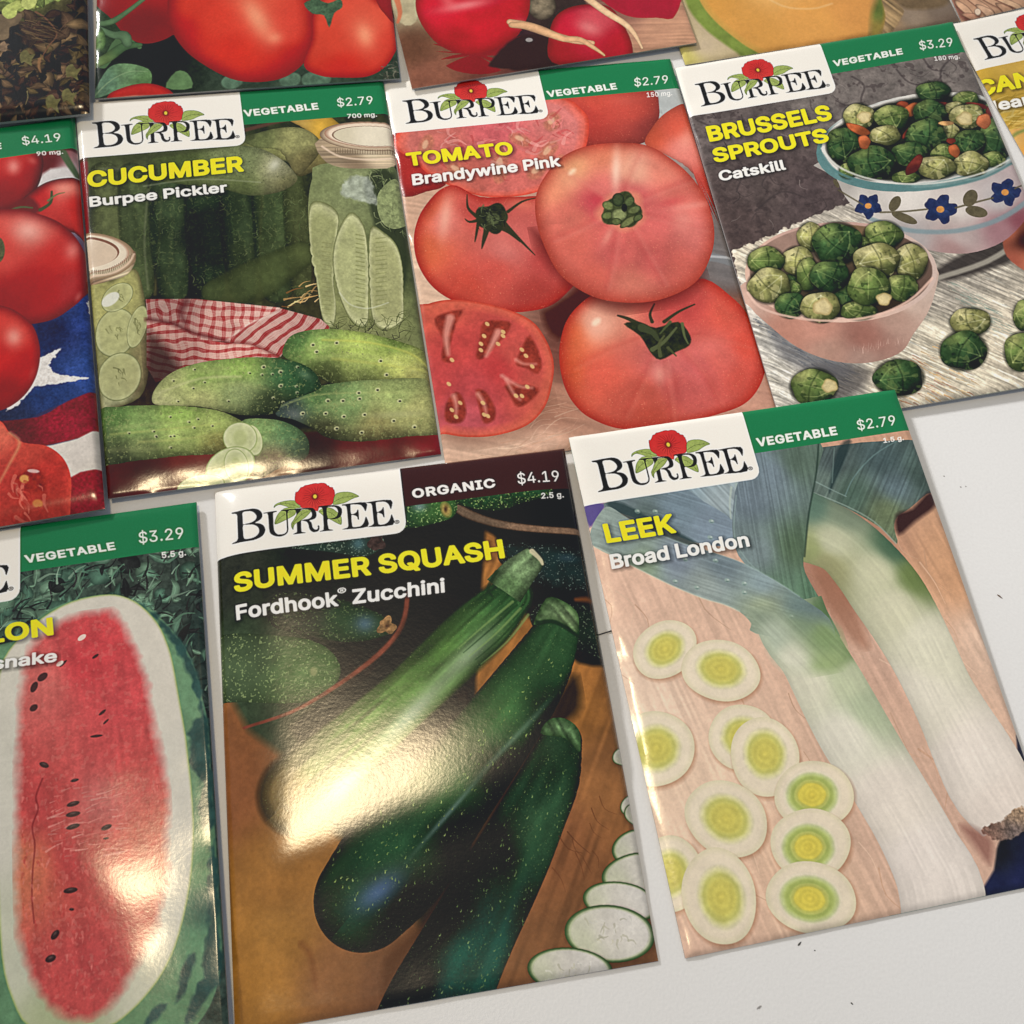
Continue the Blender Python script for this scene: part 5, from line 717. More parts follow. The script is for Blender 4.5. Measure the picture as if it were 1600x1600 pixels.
('L',[(71.8,67.6),(74.5,67.6)],.17,.08,(118,122,74),.6,.4),
('L',[(57.6,67.1),(59.7,67.7)],.11,.08,(118,118,74),.5,.4),
('L',[(66.6,67.1),(68.6,67.9)],.17,.08,(120,124,74),.7,.4),
('L',[(71.6,69),(74.3,68.9)],.17,.08,(118,122,74),.6,.4),
('L',[(57.5,68.4),(59.5,69)],.11,.08,(118,118,74),.5,.4),
('L',[(66.4,68.4),(68.4,69.2)],.17,.08,(120,124,74),.7,.4),
('L',[(71.5,70.3),(74.1,70.2)],.17,.08,(118,122,74),.6,.4),
('L',[(57.3,69.7),(59.4,70.3)],.11,.08,(118,118,74),.5,.4),
('L',[(66.3,69.7),(68.3,70.5)],.17,.08,(120,124,74),.7,.4),
('L',[(71.3,71.6),(74,71.5)],.17,.08,(118,122,74),.6,.4),
('L',[(57.2,71),(59.2,71.6)],.11,.08,(118,118,74),.5,.4),
('L',[(62.3,65.5),(64.7,69.4),(69.3,71.1),(74.7,70)],.17,.17,(200,204,180),.6,.3),
('C',[(57.4,73.9),(78.4,74.1),(82.7,81.8),(75.4,80.9),(59.1,76.5)],60,(2,5),(-20,60),[(56,64,34),(84,92,50),(26,22,16)],{'asp':.06,'op':.7,'seed':9,'curve':.5}),
('S','poly',[(67.1,32.7),(70.1,30.5),(74.8,31.6),(75.4,35.5),(75.4,39.9),(72.3,39),(68.7,37.3),(66.4,35.8)],[(170,178,168)],{'soft':.8,'op':.75,'n':[(1.2,.3)],'edge':1,'ecell':1}),
('S','poly',[(62.9,17.6),(82.8,20.8),(81.8,28.2),(74.7,28.4),(67.2,27.3),(62.7,24)],[(64,22,158,138,112),(72,26,126,106,84),(80,27,196,176,146),(75,23,214,196,166)],{'soft':.3,'str':[(.2,2.5,5)]}),
('S','star',[(77.1,18.3,14.34,4.67,-172)],[(190,168,142)],{'rim':[((116,96,76),.9,1)],'soft':.2}),
('S','star',[(77.2,17.9,13.14,4.02,-172)],[(226,206,184)],{'rim':[((150,108,86),.9,1)],'soft':.2}),
('S','star',[(77.3,18.3,11.22,3.24,-172)],[(67,17,206,196,170),(78,18,222,212,190)],{'soft':.2,'rim':[((110,76,60),.95,.6)]}),
('L',[(66.6,21.2),(66.4,22.5)],.09,.09,(96,78,60),.6,.2),
('L',[(67.2,21.3),(67.1,22.6)],.09,.09,(96,78,60),.6,.2),
('L',[(67.9,21.4),(67.7,22.7)],.09,.09,(96,78,60),.6,.2),
('L',[(68.6,21.5),(68.4,22.8)],.09,.09,(96,78,60),.6,.2),
('L',[(69.2,21.6),(69.1,22.9)],.09,.09,(96,78,60),.6,.2),
('L',[(69.9,21.8),(69.7,23)],.09,.09,(96,78,60),.6,.2),
('L',[(70.6,21.9),(70.4,23.1)],.09,.09,(96,78,60),.6,.2),
('L',[(71.2,22),(71.1,23.2)],.09,.09,(96,78,60),.6,.2),
('L',[(71.9,22.1),(71.8,23.4)],.09,.09,(96,78,60),.6,.2),
('L',[(72.6,22.2),(72.4,23.5)],.09,.09,(96,78,60),.6,.2),
('L',[(73.3,22.3),(73.1,23.5)],.09,.09,(96,78,60),.6,.2),
('L',[(73.9,22.4),(73.8,23.6)],.09,.09,(96,78,60),.6,.2),
('L',[(74.6,22.5),(74.4,23.7)],.09,.09,(96,78,60),.6,.2),
('L',[(75.3,22.5),(75.1,23.8)],.09,.09,(96,78,60),.6,.2),
('L',[(76,22.6),(75.8,23.9)],.09,.09,(96,78,60),.6,.2),
('L',[(76.6,22.7),(76.5,24)],.09,.09,(96,78,60),.6,.2),
('L',[(77.3,22.8),(77.2,24)],.09,.09,(96,78,60),.6,.2),
('L',[(78,22.8),(77.8,24.1)],.09,.09,(96,78,60),.6,.2),
('L',[(78.7,22.9),(78.5,24.2)],.09,.09,(96,78,60),.6,.2),
('L',[(79.4,22.9),(79.2,24.2)],.1,.09,(96,78,60),.6,.2),
('L',[(80,23),(79.9,24.3)],.1,.09,(96,78,60),.6,.2),
('L',[(80.7,23),(80.6,24.3)],.1,.09,(96,78,60),.6,.2),
('L',[(81.4,23.1),(81.3,24.3)],.1,.1,(96,78,60),.6,.2),
('L',[(82.1,23.1),(81.9,24.4)],.1,.1,(96,78,60),.6,.2),
('L',[(63.1,20.2),(67.6,23.9),(75,25.6),(82.1,25.9)],.29,.3,(240,214,190),.7,.4),
('S','poly',[(13.3,61.6),(25.7,63),(39.1,66.3),(46.6,68.1),(46.4,70.1),(38,72.6),(32.3,76.3),(25.6,75.1),(13.3,67.8)],[(22,66,80,75,75),(31,69,125,120,118),(41,69,150,148,148)],{'sharp':1,'ging':(12,2.6,(150,36,38),(204,168,158),.5,.5),'n':[(3,.14),(.5,.06)],'soft':.25}),
('S','poly',[(13.1,67.4),(19.2,69.4),(25.7,74.8),(32,76.5),(38.4,77.9),(45.1,82.4),(24.9,82.5),(13.8,85.5),(12,80.8)],[(20,78,92,84,82),(33,79,150,145,142),(16,81,66,60,60),(16,71,120,112,110)],{'sharp':1,'ging':(8,2.4,(150,36,38),(204,168,158),.25,.75),'n':[(3,.14),(.5,.06)],'soft':.25}),
('S','poly',[(32,76.4),(38,72.1),(46.6,68.3),(56.5,72.7),(58.5,75.2),(58,77.5),(46.3,80.7),(45.1,82.3),(38.4,77.9)],[(41,73,150,148,148),(51,75,135,130,130)],{'sharp':1,'ging':(-38,2.9,(150,36,38),(204,168,158),.12,.88),'n':[(3,.12),(.5,.06)],'soft':.25}),
('L',[(13.1,67.4),(19.2,69.4),(24.8,73),(32.1,76)],.53,.38,(78,22,24),.75,1.2),
('L',[(23.2,63.4),(21.7,66.5),(22.4,69.5)],.86,.43,(84,26,28),.7,1.5),
('L',[(32.3,76),(38,72),(46.5,69.3)],.21,.22,(238,220,210),.6,.8),
('L',[(32,76.5),(38,77.6),(44.1,81.8)],.38,.38,(120,36,36),.6,1),
('S','poly',[(13.1,70.6),(20,81.8),(15.8,85.8),(11.8,86.4)],[(40,22,18)],{'soft':3,'op':.7}),
('S','poly',[(-.2,104.6),(52.6,105.6),(55,128.1),(-.3,119.6)],[(8,108,66,26,22),(22,110,110,40,36),(8,113,92,30,28),(49,114,66,30,28)],{'soft':1,'n':[(3,.15)]}),
('S','poly',[(44.2,104.4),(82.5,107.6),(84.1,116.4),(35.5,115.9),(36.5,106.1)],[(51,109,50,24,20),(71,110,100,24,30),(82,113,130,26,36),(61,112,96,30,32),(39,112,150,110,80)],{'soft':.8,'n':[(3,.15)]}),
('C',[(42.5,96.8),(54.3,91),(54.1,101.8),(45.6,100.6)],1,(1,1),(0,0),[(20,18,14)],{}),
('S','poly',[(31.5,97),(43.4,98.1),(56.4,91.3),(58.3,100.7),(52.9,103.4),(43,102),(33.7,100.1)],[(20,20,14)],{'soft':1.5}),
('S','star',[(45.8,80.6),(48.2,76.8),(53,75.6),(60.2,76.2),(68.3,78.5),(75.3,81.5),(81.2,84.6),(83.5,87.3),(83,94.9),(73.8,93.1),(63.5,92.2),(58.3,91.8),(54.5,89.9),(50.8,85.9),(46.5,83)],[(50,78,81,118,62),(54,81,147,174,91),(65,82,176,198,98),(64,88,152,167,91),(75,87,210,220,118),(75,83,123,152,69),(79,92,189,189,108),(57,89,76,86,47)],{'cen':(65.4,84.9),'dome':(-.1,-.45,.5),'n':[(4,.16),(.9,.16),(.4,.12)],'sp':[(.5,.66,(196,204,128),.4),(.5,.74,(50,62,32),.35)],'soft':.2}),
('L',[(56.3,78.8),(68,81.1),(78,85.4),(82.6,90.1)],.27,.22,(206,206,96),.65,.7),
('L',[(58.2,84.6),(69.3,87.5),(81.9,91.2)],.33,.22,(200,200,100),.5,.9),
('S','star',[(42.1,98.5),(44.8,94.3),(51.1,92.3),(59.4,91.7),(68.6,92.2),(84,95),(84.2,108.4),(74.2,109.1),(61.4,108.8),(54,106.6),(50.8,103.6),(46.1,100.4)],[(45,97,69,86,79),(53,94,91,125,71),(60,98,125,154,93),(73,97,162,179,108),(78,103,189,189,118),(67,106,147,140,86),(54,105,79,81,52)],{'cen':(64.4,101),'dome':(-.1,-.45,.5),'n':[(4,.16),(.9,.16),(.4,.12)],'sp':[(.5,.66,(196,204,128),.4),(.5,.74,(50,62,32),.35)],'soft':.2,'hl':[(46.8,99.1,2.58,1.64,-146,(120,125,125),.55),(72.5,102.7,8.25,1.14,-176,(170,172,120),.6)]}),
('L',[(43.6,96.4),(52.9,94.3),(68.2,95.8),(82.6,97.7)],.21,.22,(170,180,110),.5,.6),
('S','star',[(12.5,89.9),(14.3,86.2),(17.9,83.3),(23,81.7),(30.1,81.2),(40.1,81.8),(47.5,83.7),(52.3,86.7),(54.3,91),(53.1,93.1),(44.7,95.4),(42.4,97.9),(38.3,98.2),(32.5,97.1),(23.9,93.7),(14.3,92.1)],[(17,86,189,198,125),(14,91,232,235,164),(25,85,147,174,91),(35,84,142,174,84),(47,88,62,108,64),(52,90,54,91,57),(34,91,142,157,103),(41,96,62,74,47),(24,92,189,193,125)],{'cen':(33.3,89.3),'dome':(-.1,-.45,.5),'n':[(4,.16),(.9,.16),(.4,.12)],'sp':[(.5,.66,(196,204,128),.4),(.5,.74,(50,62,32),.35)],'soft':.2,'hl':[(50.6,88.2,2.12,1.2,-137,(105,140,105),.6)]}),
('L',[(14.6,88.5),(24.6,85.9),(34.5,86.6)],.31,.21,(206,206,150),.6,.8),
('S','star',[(-1.2,91.9),(4.7,91.1),(9.5,91.4),(19.1,92.9),(27.7,95.3),(32.4,98.2),(33.7,100.1),(31.4,102.6),(29,107.2),(17.9,106.6),(8.3,106.4),(-2.1,105.1)],[(3,93,96,132,67),(9,97,125,154,86),(19,95,145,176,86),(28,98,176,198,108),(9,103,115,128,79),(18,102,164,184,103),(28,105,152,147,81),(4,105,67,76,49)],{'cen':(16,99.8),'dome':(-.1,-.45,.5),'n':[(4,.16),(.9,.16),(.4,.12)],'sp':[(.5,.66,(196,204,128),.4),(.5,.74,(50,62,32),.35)],'soft':.2}),
('L',[(2.2,98.4),(13.7,98.9),(28.3,99.3)],.25,.21,(180,186,104),.55,.8),
('L',[(8.6,101.5),(18.2,102.3),(28,102.1)],.26,.16,(186,188,110),.5,.8),
('S','star',[(33.2,99.5),(40.7,99.7),(45.5,101.8),(48.7,105),(49.5,108.5),(47.9,111.6),(41.8,112.9),(35.6,114.8),(34.3,108.5)],[(38,101,123,152,91),(45,104,91,128,81),(47,109,86,108,79),(41,112,164,140,108)],{'cen':(41.4,106.8),'dome':(-.1,-.45,.5),'n':[(4,.16),(.9,.16),(.4,.12)],'sp':[(.5,.66,(196,204,128),.4),(.5,.74,(50,62,32),.35)],'soft':.2}),
('L',[(2.3,96.8),(11.9,97),(23.5,97.8),(31.2,99.7)],.46,.21,(186,192,124),.28,1.4),
('L',[(1.9,102.7),(11.3,103.8),(20.5,104.3)],.46,.21,(186,192,124),.28,1.4),
('L',[(15.5,89.2),(24.4,88.1),(33.3,88.7),(40.6,90.9)],.47,.21,(186,192,124),.28,1.4),
('L',[(19.8,84.1),(28.8,83.6),(37.8,84.5)],.47,.21,(186,192,124),.28,1.4),
('L',[(17.2,91.9),(26.4,93.2),(33.7,95)],.47,.21,(186,192,124),.28,1.4),
('L',[(54.1,84),(64.5,84.2),(74.5,87.9),(81.6,93.5)],.49,.22,(190,194,126),.28,1.4),
('L',[(52.4,80.9),(60.7,80.8),(69.8,83.1)],.49,.22,(190,194,126),.28,1.4),
('L',[(52.5,97.6),(63.8,98.1),(75.9,100.9),(82.8,103.6)],.48,.22,(190,194,126),.28,1.4),
('L',[(54.8,104.2),(64.9,105.1),(77.2,106.2)],.48,.22,(190,194,126),.28,1.4),
('S','star',[(48.1,91.2,.46,.4,-168)],[(208,208,160)],{'soft':.3,'op':.6}),
('S','star',[(48.3,91.4,.25,.23,-167)],[(24,30,18)],{'soft':.2,'op':.8}),
('S','star',[(48.1,93,.45,.4,-168)],[(208,208,160)],{'soft':.3,'op':.6}),
('S','star',[(48.2,93.2,.25,.23,-167)],[(24,30,18)],{'soft':.2,'op':.8}),
('S','star',[(39.9,86.7,.45,.4,-167)],[(208,208,160)],{'soft':.3,'op':.6}),
('S','star',[(40,86.9,.25,.23,-165)],[(24,30,18)],{'soft':.2,'op':.8}),
('S','star',[(49,85.7,.46,.4,-169)],[(208,208,160)],{'soft':.3,'op':.6}),
('S','star',[(49.2,85.9,.25,.23,-167)],[(24,30,18)],{'soft':.2,'op':.8}),
('S','star',[(25.6,87,.45,.39,-164)],[(208,208,160)],{'soft':.3,'op':.6}),
('S','star',[(25.7,87.2,.25,.22,-161)],[(24,30,18)],{'soft':.2,'op':.8}),
('S','star',[(42.5,86.9,.45,.4,-167)],[(208,208,160)],{'soft':.3,'op':.6}),
('S','star',[(42.6,87.1,.25,.23,-166)],[(24,30,18)],{'soft':.2,'op':.8}),
('S','star',[(44.3,95.2,.45,.39,-167)],[(208,208,160)],{'soft':.3,'op':.6}),
('S','star',[(44.4,95.4,.25,.22,-166)],[(24,30,18)],{'soft':.2,'op':.8}),
('S','star',[(22.7,88.3,.44,.39,-163)],[(208,208,160)],{'soft':.3,'op':.6}),
('S','star',[(22.8,88.5,.25,.22,-161)],[(24,30,18)],{'soft':.2,'op':.8}),
('S','star',[(18,85.5,.44,.39,-162)],[(208,208,160)],{'soft':.3,'op':.6}),
('S','star',[(18.2,85.7,.25,.22,-159)],[(24,30,18)],{'soft':.2,'op':.8}),
('S','star',[(18.6,91.4,.44,.39,-162)],[(208,208,160)],{'soft':.3,'op':.6}),
('S','star',[(18.8,91.6,.25,.22,-160)],[(24,30,18)],{'soft':.2,'op':.8}),
('S','star',[(30.9,93,.45,.39,-165)],[(208,208,160)],{'soft':.3,'op':.6}),
('S','star',[(31,93.2,.25,.22,-163)],[(24,30,18)],{'soft':.2,'op':.8}),
('S','star',[(42,93.7,.45,.39,-167)],[(208,208,160)],{'soft':.3,'op':.6}),
('S','star',[(42.1,93.9,.25,.23,-165)],[(24,30,18)],{'soft':.2,'op':.8}),
('S','star',[(23.4,83.1,.45,.39,-164)],[(208,208,160)],{'soft':.3,'op':.6}),
('S','star',[(23.6,83.2,.25,.23,-161)],[(24,30,18)],{'soft':.2,'op':.8}),
('S','star',[(36.8,85.8,.45,.4,-166)],[(208,208,160)],{'soft':.3,'op':.6}),
('S','star',[(37,86,.25,.23,-164)],[(24,30,18)],{'soft':.2,'op':.8}),
('S','star',[(21.9,99.4,.44,.38,-163)],[(208,208,160)],{'soft':.3,'op':.6}),
('S','star',[(22.1,99.6,.25,.22,-160)],[(24,30,18)],{'soft':.2,'op':.8}),
('S','star',[(15.9,104.1,.44,.38,-162)],[(208,208,160)],{'soft':.3,'op':.6}),
('S','star',[(16.1,104.3,.24,.22,-159)],[(24,30,18)],{'soft':.2,'op':.8}),
('S','star',[(16.5,95.5,.44,.38,-162)],[(208,208,160)],{'soft':.3,'op':.6}),
('S','star',[(16.6,95.7,.24,.22,-159)],[(24,30,18)],{'soft':.2,'op':.8}),
('S','star',[(6.4,98.6,.43,.38,-160)],[(208,208,160)],{'soft':.3,'op':.6}),
('S','star',[(6.5,98.8,.24,.22,-157)],[(24,30,18)],{'soft':.2,'op':.8}),
('S','star',[(16.1,101,.44,.38,-162)],[(208,208,160)],{'soft':.3,'op':.6}),
('S','star',[(16.2,101.2,.24,.22,-159)],[(24,30,18)],{'soft':.2,'op':.8}),
('S','star',[(12.8,100.7,.44,.38,-161)],[(208,208,160)],{'soft':.3,'op':.6}),
('S','star',[(12.9,100.8,.24,.22,-158)],[(24,30,18)],{'soft':.2,'op':.8}),
('S','star',[(12.7,100.4,.44,.38,-161)],[(208,208,160)],{'soft':.3,'op':.6}),
('S','star',[(12.8,100.6,.24,.22,-158)],[(24,30,18)],{'soft':.2,'op':.8}),
('S','star',[(23.1,97.1,.44,.39,-163)],[(208,208,160)],{'soft':.3,'op':.6}),
('S','star',[(23.2,97.3,.25,.22,-161)],[(24,30,18)],{'soft':.2,'op':.8}),
('S','star',[(12.2,99,.44,.38,-161)],[(208,208,160)],{'soft':.3,'op':.6}),
('S','star',[(12.4,99.2,.24,.22,-158)],[(24,30,18)],{'soft':.2,'op':.8}),
('S','star',[(20.8,97.6,.44,.38,-163)],[(208,208,160)],{'soft':.3,'op':.6}),
('S','star',[(21,97.8,.25,.22,-160)],[(24,30,18)],{'soft':.2,'op':.8}),
('S','star',[(16.9,101,.44,.38,-162)],[(208,208,160)],{'soft':.3,'op':.6}),
('S','star',[(17.1,101.2,.24,.22,-159)],[(24,30,18)],{'soft':.2,'op':.8}),
('S','star',[(26.4,99.6,.44,.39,-164)],[(208,208,160)],{'soft':.3,'op':.6}),
('S','star',[(26.5,99.7,.25,.22,-161)],[(24,30,18)],{'soft':.2,'op':.8}),
('S','star',[(54.6,99.9,.66,.56,158)],[(206,206,156)],{'soft':.3,'op':.75}),
('S','star',[(54.6,100,.35,.28,-170)],[(20,28,18)],{'soft':.2,'op':.85}),
('S','star',[(59.3,96.9,.67,.56,158)],[(206,206,156)],{'soft':.3,'op':.75}),
('S','star',[(59.4,97,.36,.28,-171)],[(20,28,18)],{'soft':.2,'op':.85}),
('S','star',[(63.6,96.9,.68,.56,158)],[(206,206,156)],{'soft':.3,'op':.75}),
('S','star',[(63.7,97,.36,.28,-171)],[(20,28,18)],{'soft':.2,'op':.85}),
('S','star',[(63.6,95.2,.68,.56,158)],[(206,206,156)],{'soft':.3,'op':.75}),
('S','star',[(63.7,95.3,.36,.29,-171)],[(20,28,18)],{'soft':.2,'op':.85}),
('S','star',[(68.6,95,.68,.56,158)],[(206,206,156)],{'soft':.3,'op':.75}),
('S','star',[(68.6,95.1,.36,.29,-172)],[(20,28,18)],{'soft':.2,'op':.85}),
('S','star',[(64.3,101.6,.67,.56,159)],[(206,206,156)],{'soft':.3,'op':.75}),
('S','star',[(64.4,101.7,.36,.28,-171)],[(20,28,18)],{'soft':.2,'op':.85}),
('S','star',[(59,101.4,.67,.56,159)],[(206,206,156)],{'soft':.3,'op':.75}),
('S','star',[(59.1,101.5,.36,.28,-170)],[(20,28,18)],{'soft':.2,'op':.85}),
('S','star',[(56.8,104.5,.66,.56,159)],[(206,206,156)],{'soft':.3,'op':.75}),
('S','star',[(56.9,104.6,.35,.28,-170)],[(20,28,18)],{'soft':.2,'op':.85}),
('S','star',[(63,106.5,.67,.56,159)],[(206,206,156)],{'soft':.3,'op':.75}),
('S','star',[(63,106.6,.36,.28,-170)],[(20,28,18)],{'soft':.2,'op':.85}),
('S','star',[(71.5,104.3,.68,.56,159)],[(206,206,156)],{'soft':.3,'op':.75}),
('S','star',[(71.6,104.4,.36,.28,-171)],[(20,28,18)],{'soft':.2,'op':.85}),
('S','star',[(73.8,98.9,.68,.56,158)],[(206,206,156)],{'soft':.3,'op':.75}),
('S','star',[(73.9,99,.36,.29,-172)],[(20,28,18)],{'soft':.2,'op':.85}),
('S','star',[(76.6,106.7,.68,.56,159)],[(206,206,156)],{'soft':.3,'op':.75}),
('S','star',[(76.7,106.9,.36,.28,-172)],[(20,28,18)],{'soft':.2,'op':.85}),
('S','star',[(55.5,96.3,.67,.56,158)],[(206,206,156)],{'soft':.3,'op':.75}),
('S','star',[(55.6,96.5,.36,.28,-170)],[(20,28,18)],{'soft':.2,'op':.85}),
('S','star',[(48.8,99.1,.66,.56,158)],[(206,206,156)],{'soft':.3,'op':.75}),
('S','star',[(48.9,99.2,.35,.28,-169)],[(20,28,18)],{'soft':.2,'op':.85}),
('S','star',[(44.2,90.5,.66,.56,157)],[(206,206,156)],{'soft':.3,'op':.75}),
('S','star',[(44.3,90.6,.35,.28,-170)],[(20,28,18)],{'soft':.2,'op':.85}),
('S','star',[(40.5,84.6,.66,.56,155)],[(206,206,156)],{'soft':.3,'op':.75}),
('S','star',[(40.6,84.7,.35,.29,-169)],[(20,28,18)],{'soft':.2,'op':.85}),
('S','star',[(44.6,86.5,.66,.56,156)],[(206,206,156)],{'soft':.3,'op':.75}),
('S','star',[(44.7,86.7,.35,.29,-170)],[(20,28,18)],{'soft':.2,'op':.85}),
('S','star',[(54.3,82,.68,.57,155)],[(206,206,156)],{'soft':.3,'op':.75}),
('S','star',[(54.4,82.1,.36,.29,-171)],[(20,28,18)],{'soft':.2,'op':.85}),
('S','star',[(59.8,80.1,.68,.57,155)],[(206,206,156)],{'soft':.3,'op':.75}),
('S','star',[(59.8,80.2,.36,.29,-172)],[(20,28,18)],{'soft':.2,'op':.85}),
('S','star',[(70.4,86.8,.69,.57,156)],[(206,206,156)],{'soft':.3,'op':.75}),
('S','star',[(70.5,86.9,.36,.29,-172)],[(20,28,18)],{'soft':.2,'op':.85}),
('S','star',[(71.4,91,.69,.57,157)],[(206,206,156)],{'soft':.3,'op':.75}),
('S','star',[(71.5,91.1,.36,.29,-172)],[(20,28,18)],{'soft':.2,'op':.85}),
('S','star',[(53.6,79.9,.68,.57,155)],[(206,206,156)],{'soft':.3,'op':.75}),
('S','star',[(53.7,80,.36,.29,-171)],[(20,28,18)],{'soft':.2,'op':.85}),
('S','star',[(35.8,104.9,4.32,2.36,85)],[(196,202,150)],{'n':[(1.2,.08)],'rim':[((214,216,176),.7,1.2),((130,150,80),.92,1)],'soft':.2}),
('S','star',[(35.8,104.9,2.16,.94,85)],[(170,180,118)],{'soft':.8,'op':.6}),
('S','star',[(32.8,103.9,4.44,4.15,78)],[(196,202,150)],{'n':[(1.2,.08)],'rim':[((214,216,176),.7,1.2),((130,150,80),.92,1)],'soft':.2}),
('S','star',[(32.8,103.9,2.21,1.67,92)],[(170,180,118)],{'soft':.8,'op':.6}),
('S','star',[(29.6,111.2,6.36,4.87,156)],[(196,202,150)],{'n':[(1.2,.08)],'rim':[((214,216,176),.7,1.2),((130,150,80),.92,1)],'soft':.2}),
('S','star',[(29.6,111.2,2.57,2.41,135)],[(170,180,118)],{'soft':.8,'op':.6}),
('S','star',[(31.1,111.1,4.48,2.92,86)],[(196,202,150)],{'n':[(1.2,.08)],'rim':[((214,216,176),.7,1.2),((130,150,80),.92,1)],'soft':.2}),
('S','star',[(31.1,111.1,2.24,1.17,87)],[(170,180,118)],{'soft':.8,'op':.6}),
('S','star',[(22,114.9,5.75,2.7,178)],[(196,202,150)],{'n':[(1.2,.08)],'rim':[((214,216,176),.7,1.2),((130,150,80),.92,1)],'soft':.2}),
('S','star',[(22,114.9,2.3,1.35,178)],[(170,180,118)],{'soft':.8,'op':.6}),
('T','CUCUMBER',(2,27),(41,26),(2.1,22),38,(243,222,35),10,.8,1),
('T','Burpee Pickler',(1.8,32.9),(36.3,32),(1.8,29.8),31,(238,234,226),8,.8,1),
('H',(32,122,74)),
('T','VEGETABLE',(43.8,8.8),(63.5,8.3),(43.6,6.6),38,(238,234,226),42,0,.97),
('T','$2.79',(68.9,7.9),(78.8,7.9),(68.9,5.2),8,(238,234,226),14,0,1),
('T','700 mg.',(71.1,11.9),(79.2,12.1),(71.1,10.5),26,(238,234,226),20,0,1),
],
'brandywine': [
('S','rect',(-1,-1,83.5,116),[(1,43,200,160,135),(2,61,220,184,158),(15,18,173,104,94),(36,92,110,62,52),(28,104,170,120,98),(13,112,218,180,155),(23,114,215,172,148),(81,72,110,105,105),(79,87,130,80,62),(80,110,190,140,120),(79,7,165,170,170)],{'n':[(7,.06),(.7,.05)],'str':[(.08,1.4,20)]}),
('C',[(17,105.8),(34.1,98.4),(30.1,118),(.5,114.3)],40,(4,10),(-12,10),[(196,150,124),(228,192,166)],{'asp':.04,'op':.4,'seed':3}),
('S','poly',[(77.3,-.7),(88.8,.5),(89.1,21.9),(76.3,27.2),(75.8,13.4)],[(175,180,180)],{'soft':.3,'n':[(3,.05)]}),
('L',[(72.2,68.9),(76.9,68),(83.3,70.9)],1.29,1.31,(120,122,126),1,.5),
('L',[(75.3,67.4),(83.8,69.4)],.37,.37,(170,172,176),1,.4),
('S','star',[(37.3,9.8),(48.3,8.9),(62.8,9.1),(74.3,11),(74.8,17.6),(73,23.1),(70.3,27.7),(64,29.7),(52.7,29.4),(42.3,25)],[(56,11,201,74,59),(67,18,201,75,62),(52,19,177,58,50),(70,24,167,65,59)],{'dome':(0,-.2,.45),'cen':(54.9,18.9),'hl':[(65.3,13.7,5.2,2.14,-175,(215,94,79),.5)],'n':[(6,.07),(.5,.04)],'soft':.2,'sp':[(.3,.76,(228,129,96),.35)]}),
('S','star',[(67.8,29.5),(71.1,24.3),(75.7,19.9),(82.5,16.7),(87.7,17.6),(87.9,30.5),(88.3,44.4),(85.6,58.6),(81.3,57.4),(81.3,48.8),(78,39),(72.4,33.5)],[(70,27,211,86,59),(77,24,212,86,65),(78,33,222,124,112),(82,47,201,70,59),(83,54,177,53,50)],{'dome':(-.2,-.2,.4),'cen':(79,35),'hl':[(79.8,29.6,4.26,2.26,120,(240,160,140),.5)],'n':[(6,.07),(.5,.04)],'soft':.2,'sp':[(.3,.76,(228,129,96),.35)]}),
('S','star',[(-.7,18.5),(3.9,19.7),(11.9,34.5),(6.2,37.6),(-.5,37)],[(170,44,40)],{'dome':(0,0,.4),'cen':(3.6,29.6),'n':[(6,.07),(.5,.04)],'soft':.2,'sp':[(.3,.76,(228,129,96),.35)]}),
('S','star',[(.2,19.9),(7.2,11.3),(23.9,9),(46.3,10.1),(53.1,16.6),(53.3,22.2),(50.3,30.1),(45.9,34.9),(40.8,38.2),(35.9,41.2),(28.2,42.1),(19.9,40.7),(12.6,36.5),(7.5,32),(4.5,27.1),(1.2,24)],[(11,21,193,103,94),(28,20,204,93,98),(45,18,210,117,112),(36,34,206,103,94),(15,32,187,93,80)],{'rim':[((219,92,73),.86,.8),((199,63,45),.95,.8)],'cen':(26.5,27.1),'n':[(3,.12),(.8,.1)],'soft':.2}),
('S','star',[(8.3,22.9,3.91,1.82,112)],[(176,108,82)],{'soft':1,'op':.7,'n':[(.8,.3)]}),
('S','star',[(8.1,22.5,1.56,.73,112)],[(226,186,150)],{'soft':.6,'op':.7}),
('S','star',[(43.5,18.9,3.43,2.24,118)],[(176,108,82)],{'soft':1,'op':.7,'n':[(.8,.3)]}),
('S','star',[(43.3,18.5,1.37,.9,118)],[(226,186,150)],{'soft':.6,'op':.7}),
('S','star',[(44,33.3,3.13,1.74,-99)],[(176,108,82)],{'soft':1,'op':.7,'n':[(.8,.3)]}),
('S','star',[(43.9,32.9,1.25,.7,-99)],[(226,186,150)],{'soft':.6,'op':.7}),
('S','star',[(15,31.6,3.34,1.84,-133)],[(176,108,82)],{'soft':1,'op':.7,'n':[(.8,.3)]}),
('S','star',[(14.8,31.2,1.34,.74,-132)],[(226,186,150)],{'soft':.6,'op':.7}),
('S','star',[(26.7,31.8,5.92,2.35,104)],[(176,108,82)],{'soft':1,'op':.7,'n':[(.8,.3)]}),
('S','star',[(26.6,31.4,2.37,.94,104)],[(226,186,150)],{'soft':.6,'op':.7}),
('S','star',[(36,35,2.98,2.01,143)],[(176,108,82)],{'soft':1,'op':.7,'n':[(.8,.3)]}),
('S','star',[(35.8,34.6,1.19,.81,143)],[(226,186,150)],{'soft':.6,'op':.7}),
('S','star',[(33.6,24,3.31,2,-145)],[(176,108,82)],{'soft':1,'op':.7,'n':[(.8,.3)]}),
('S','star',[(33.5,23.5,1.32,.8,-145)],[(226,186,150)],{'soft':.6,'op':.7}),
('S','star',[(40.4,28.9,4.51,1.93,131)],[(176,108,82)],{'soft':1,'op':.7,'n':[(.8,.3)]}),
('S','star',[(40.3,28.4,1.81,.77,131)],[(226,186,150)],{'soft':.6,'op':.7}),
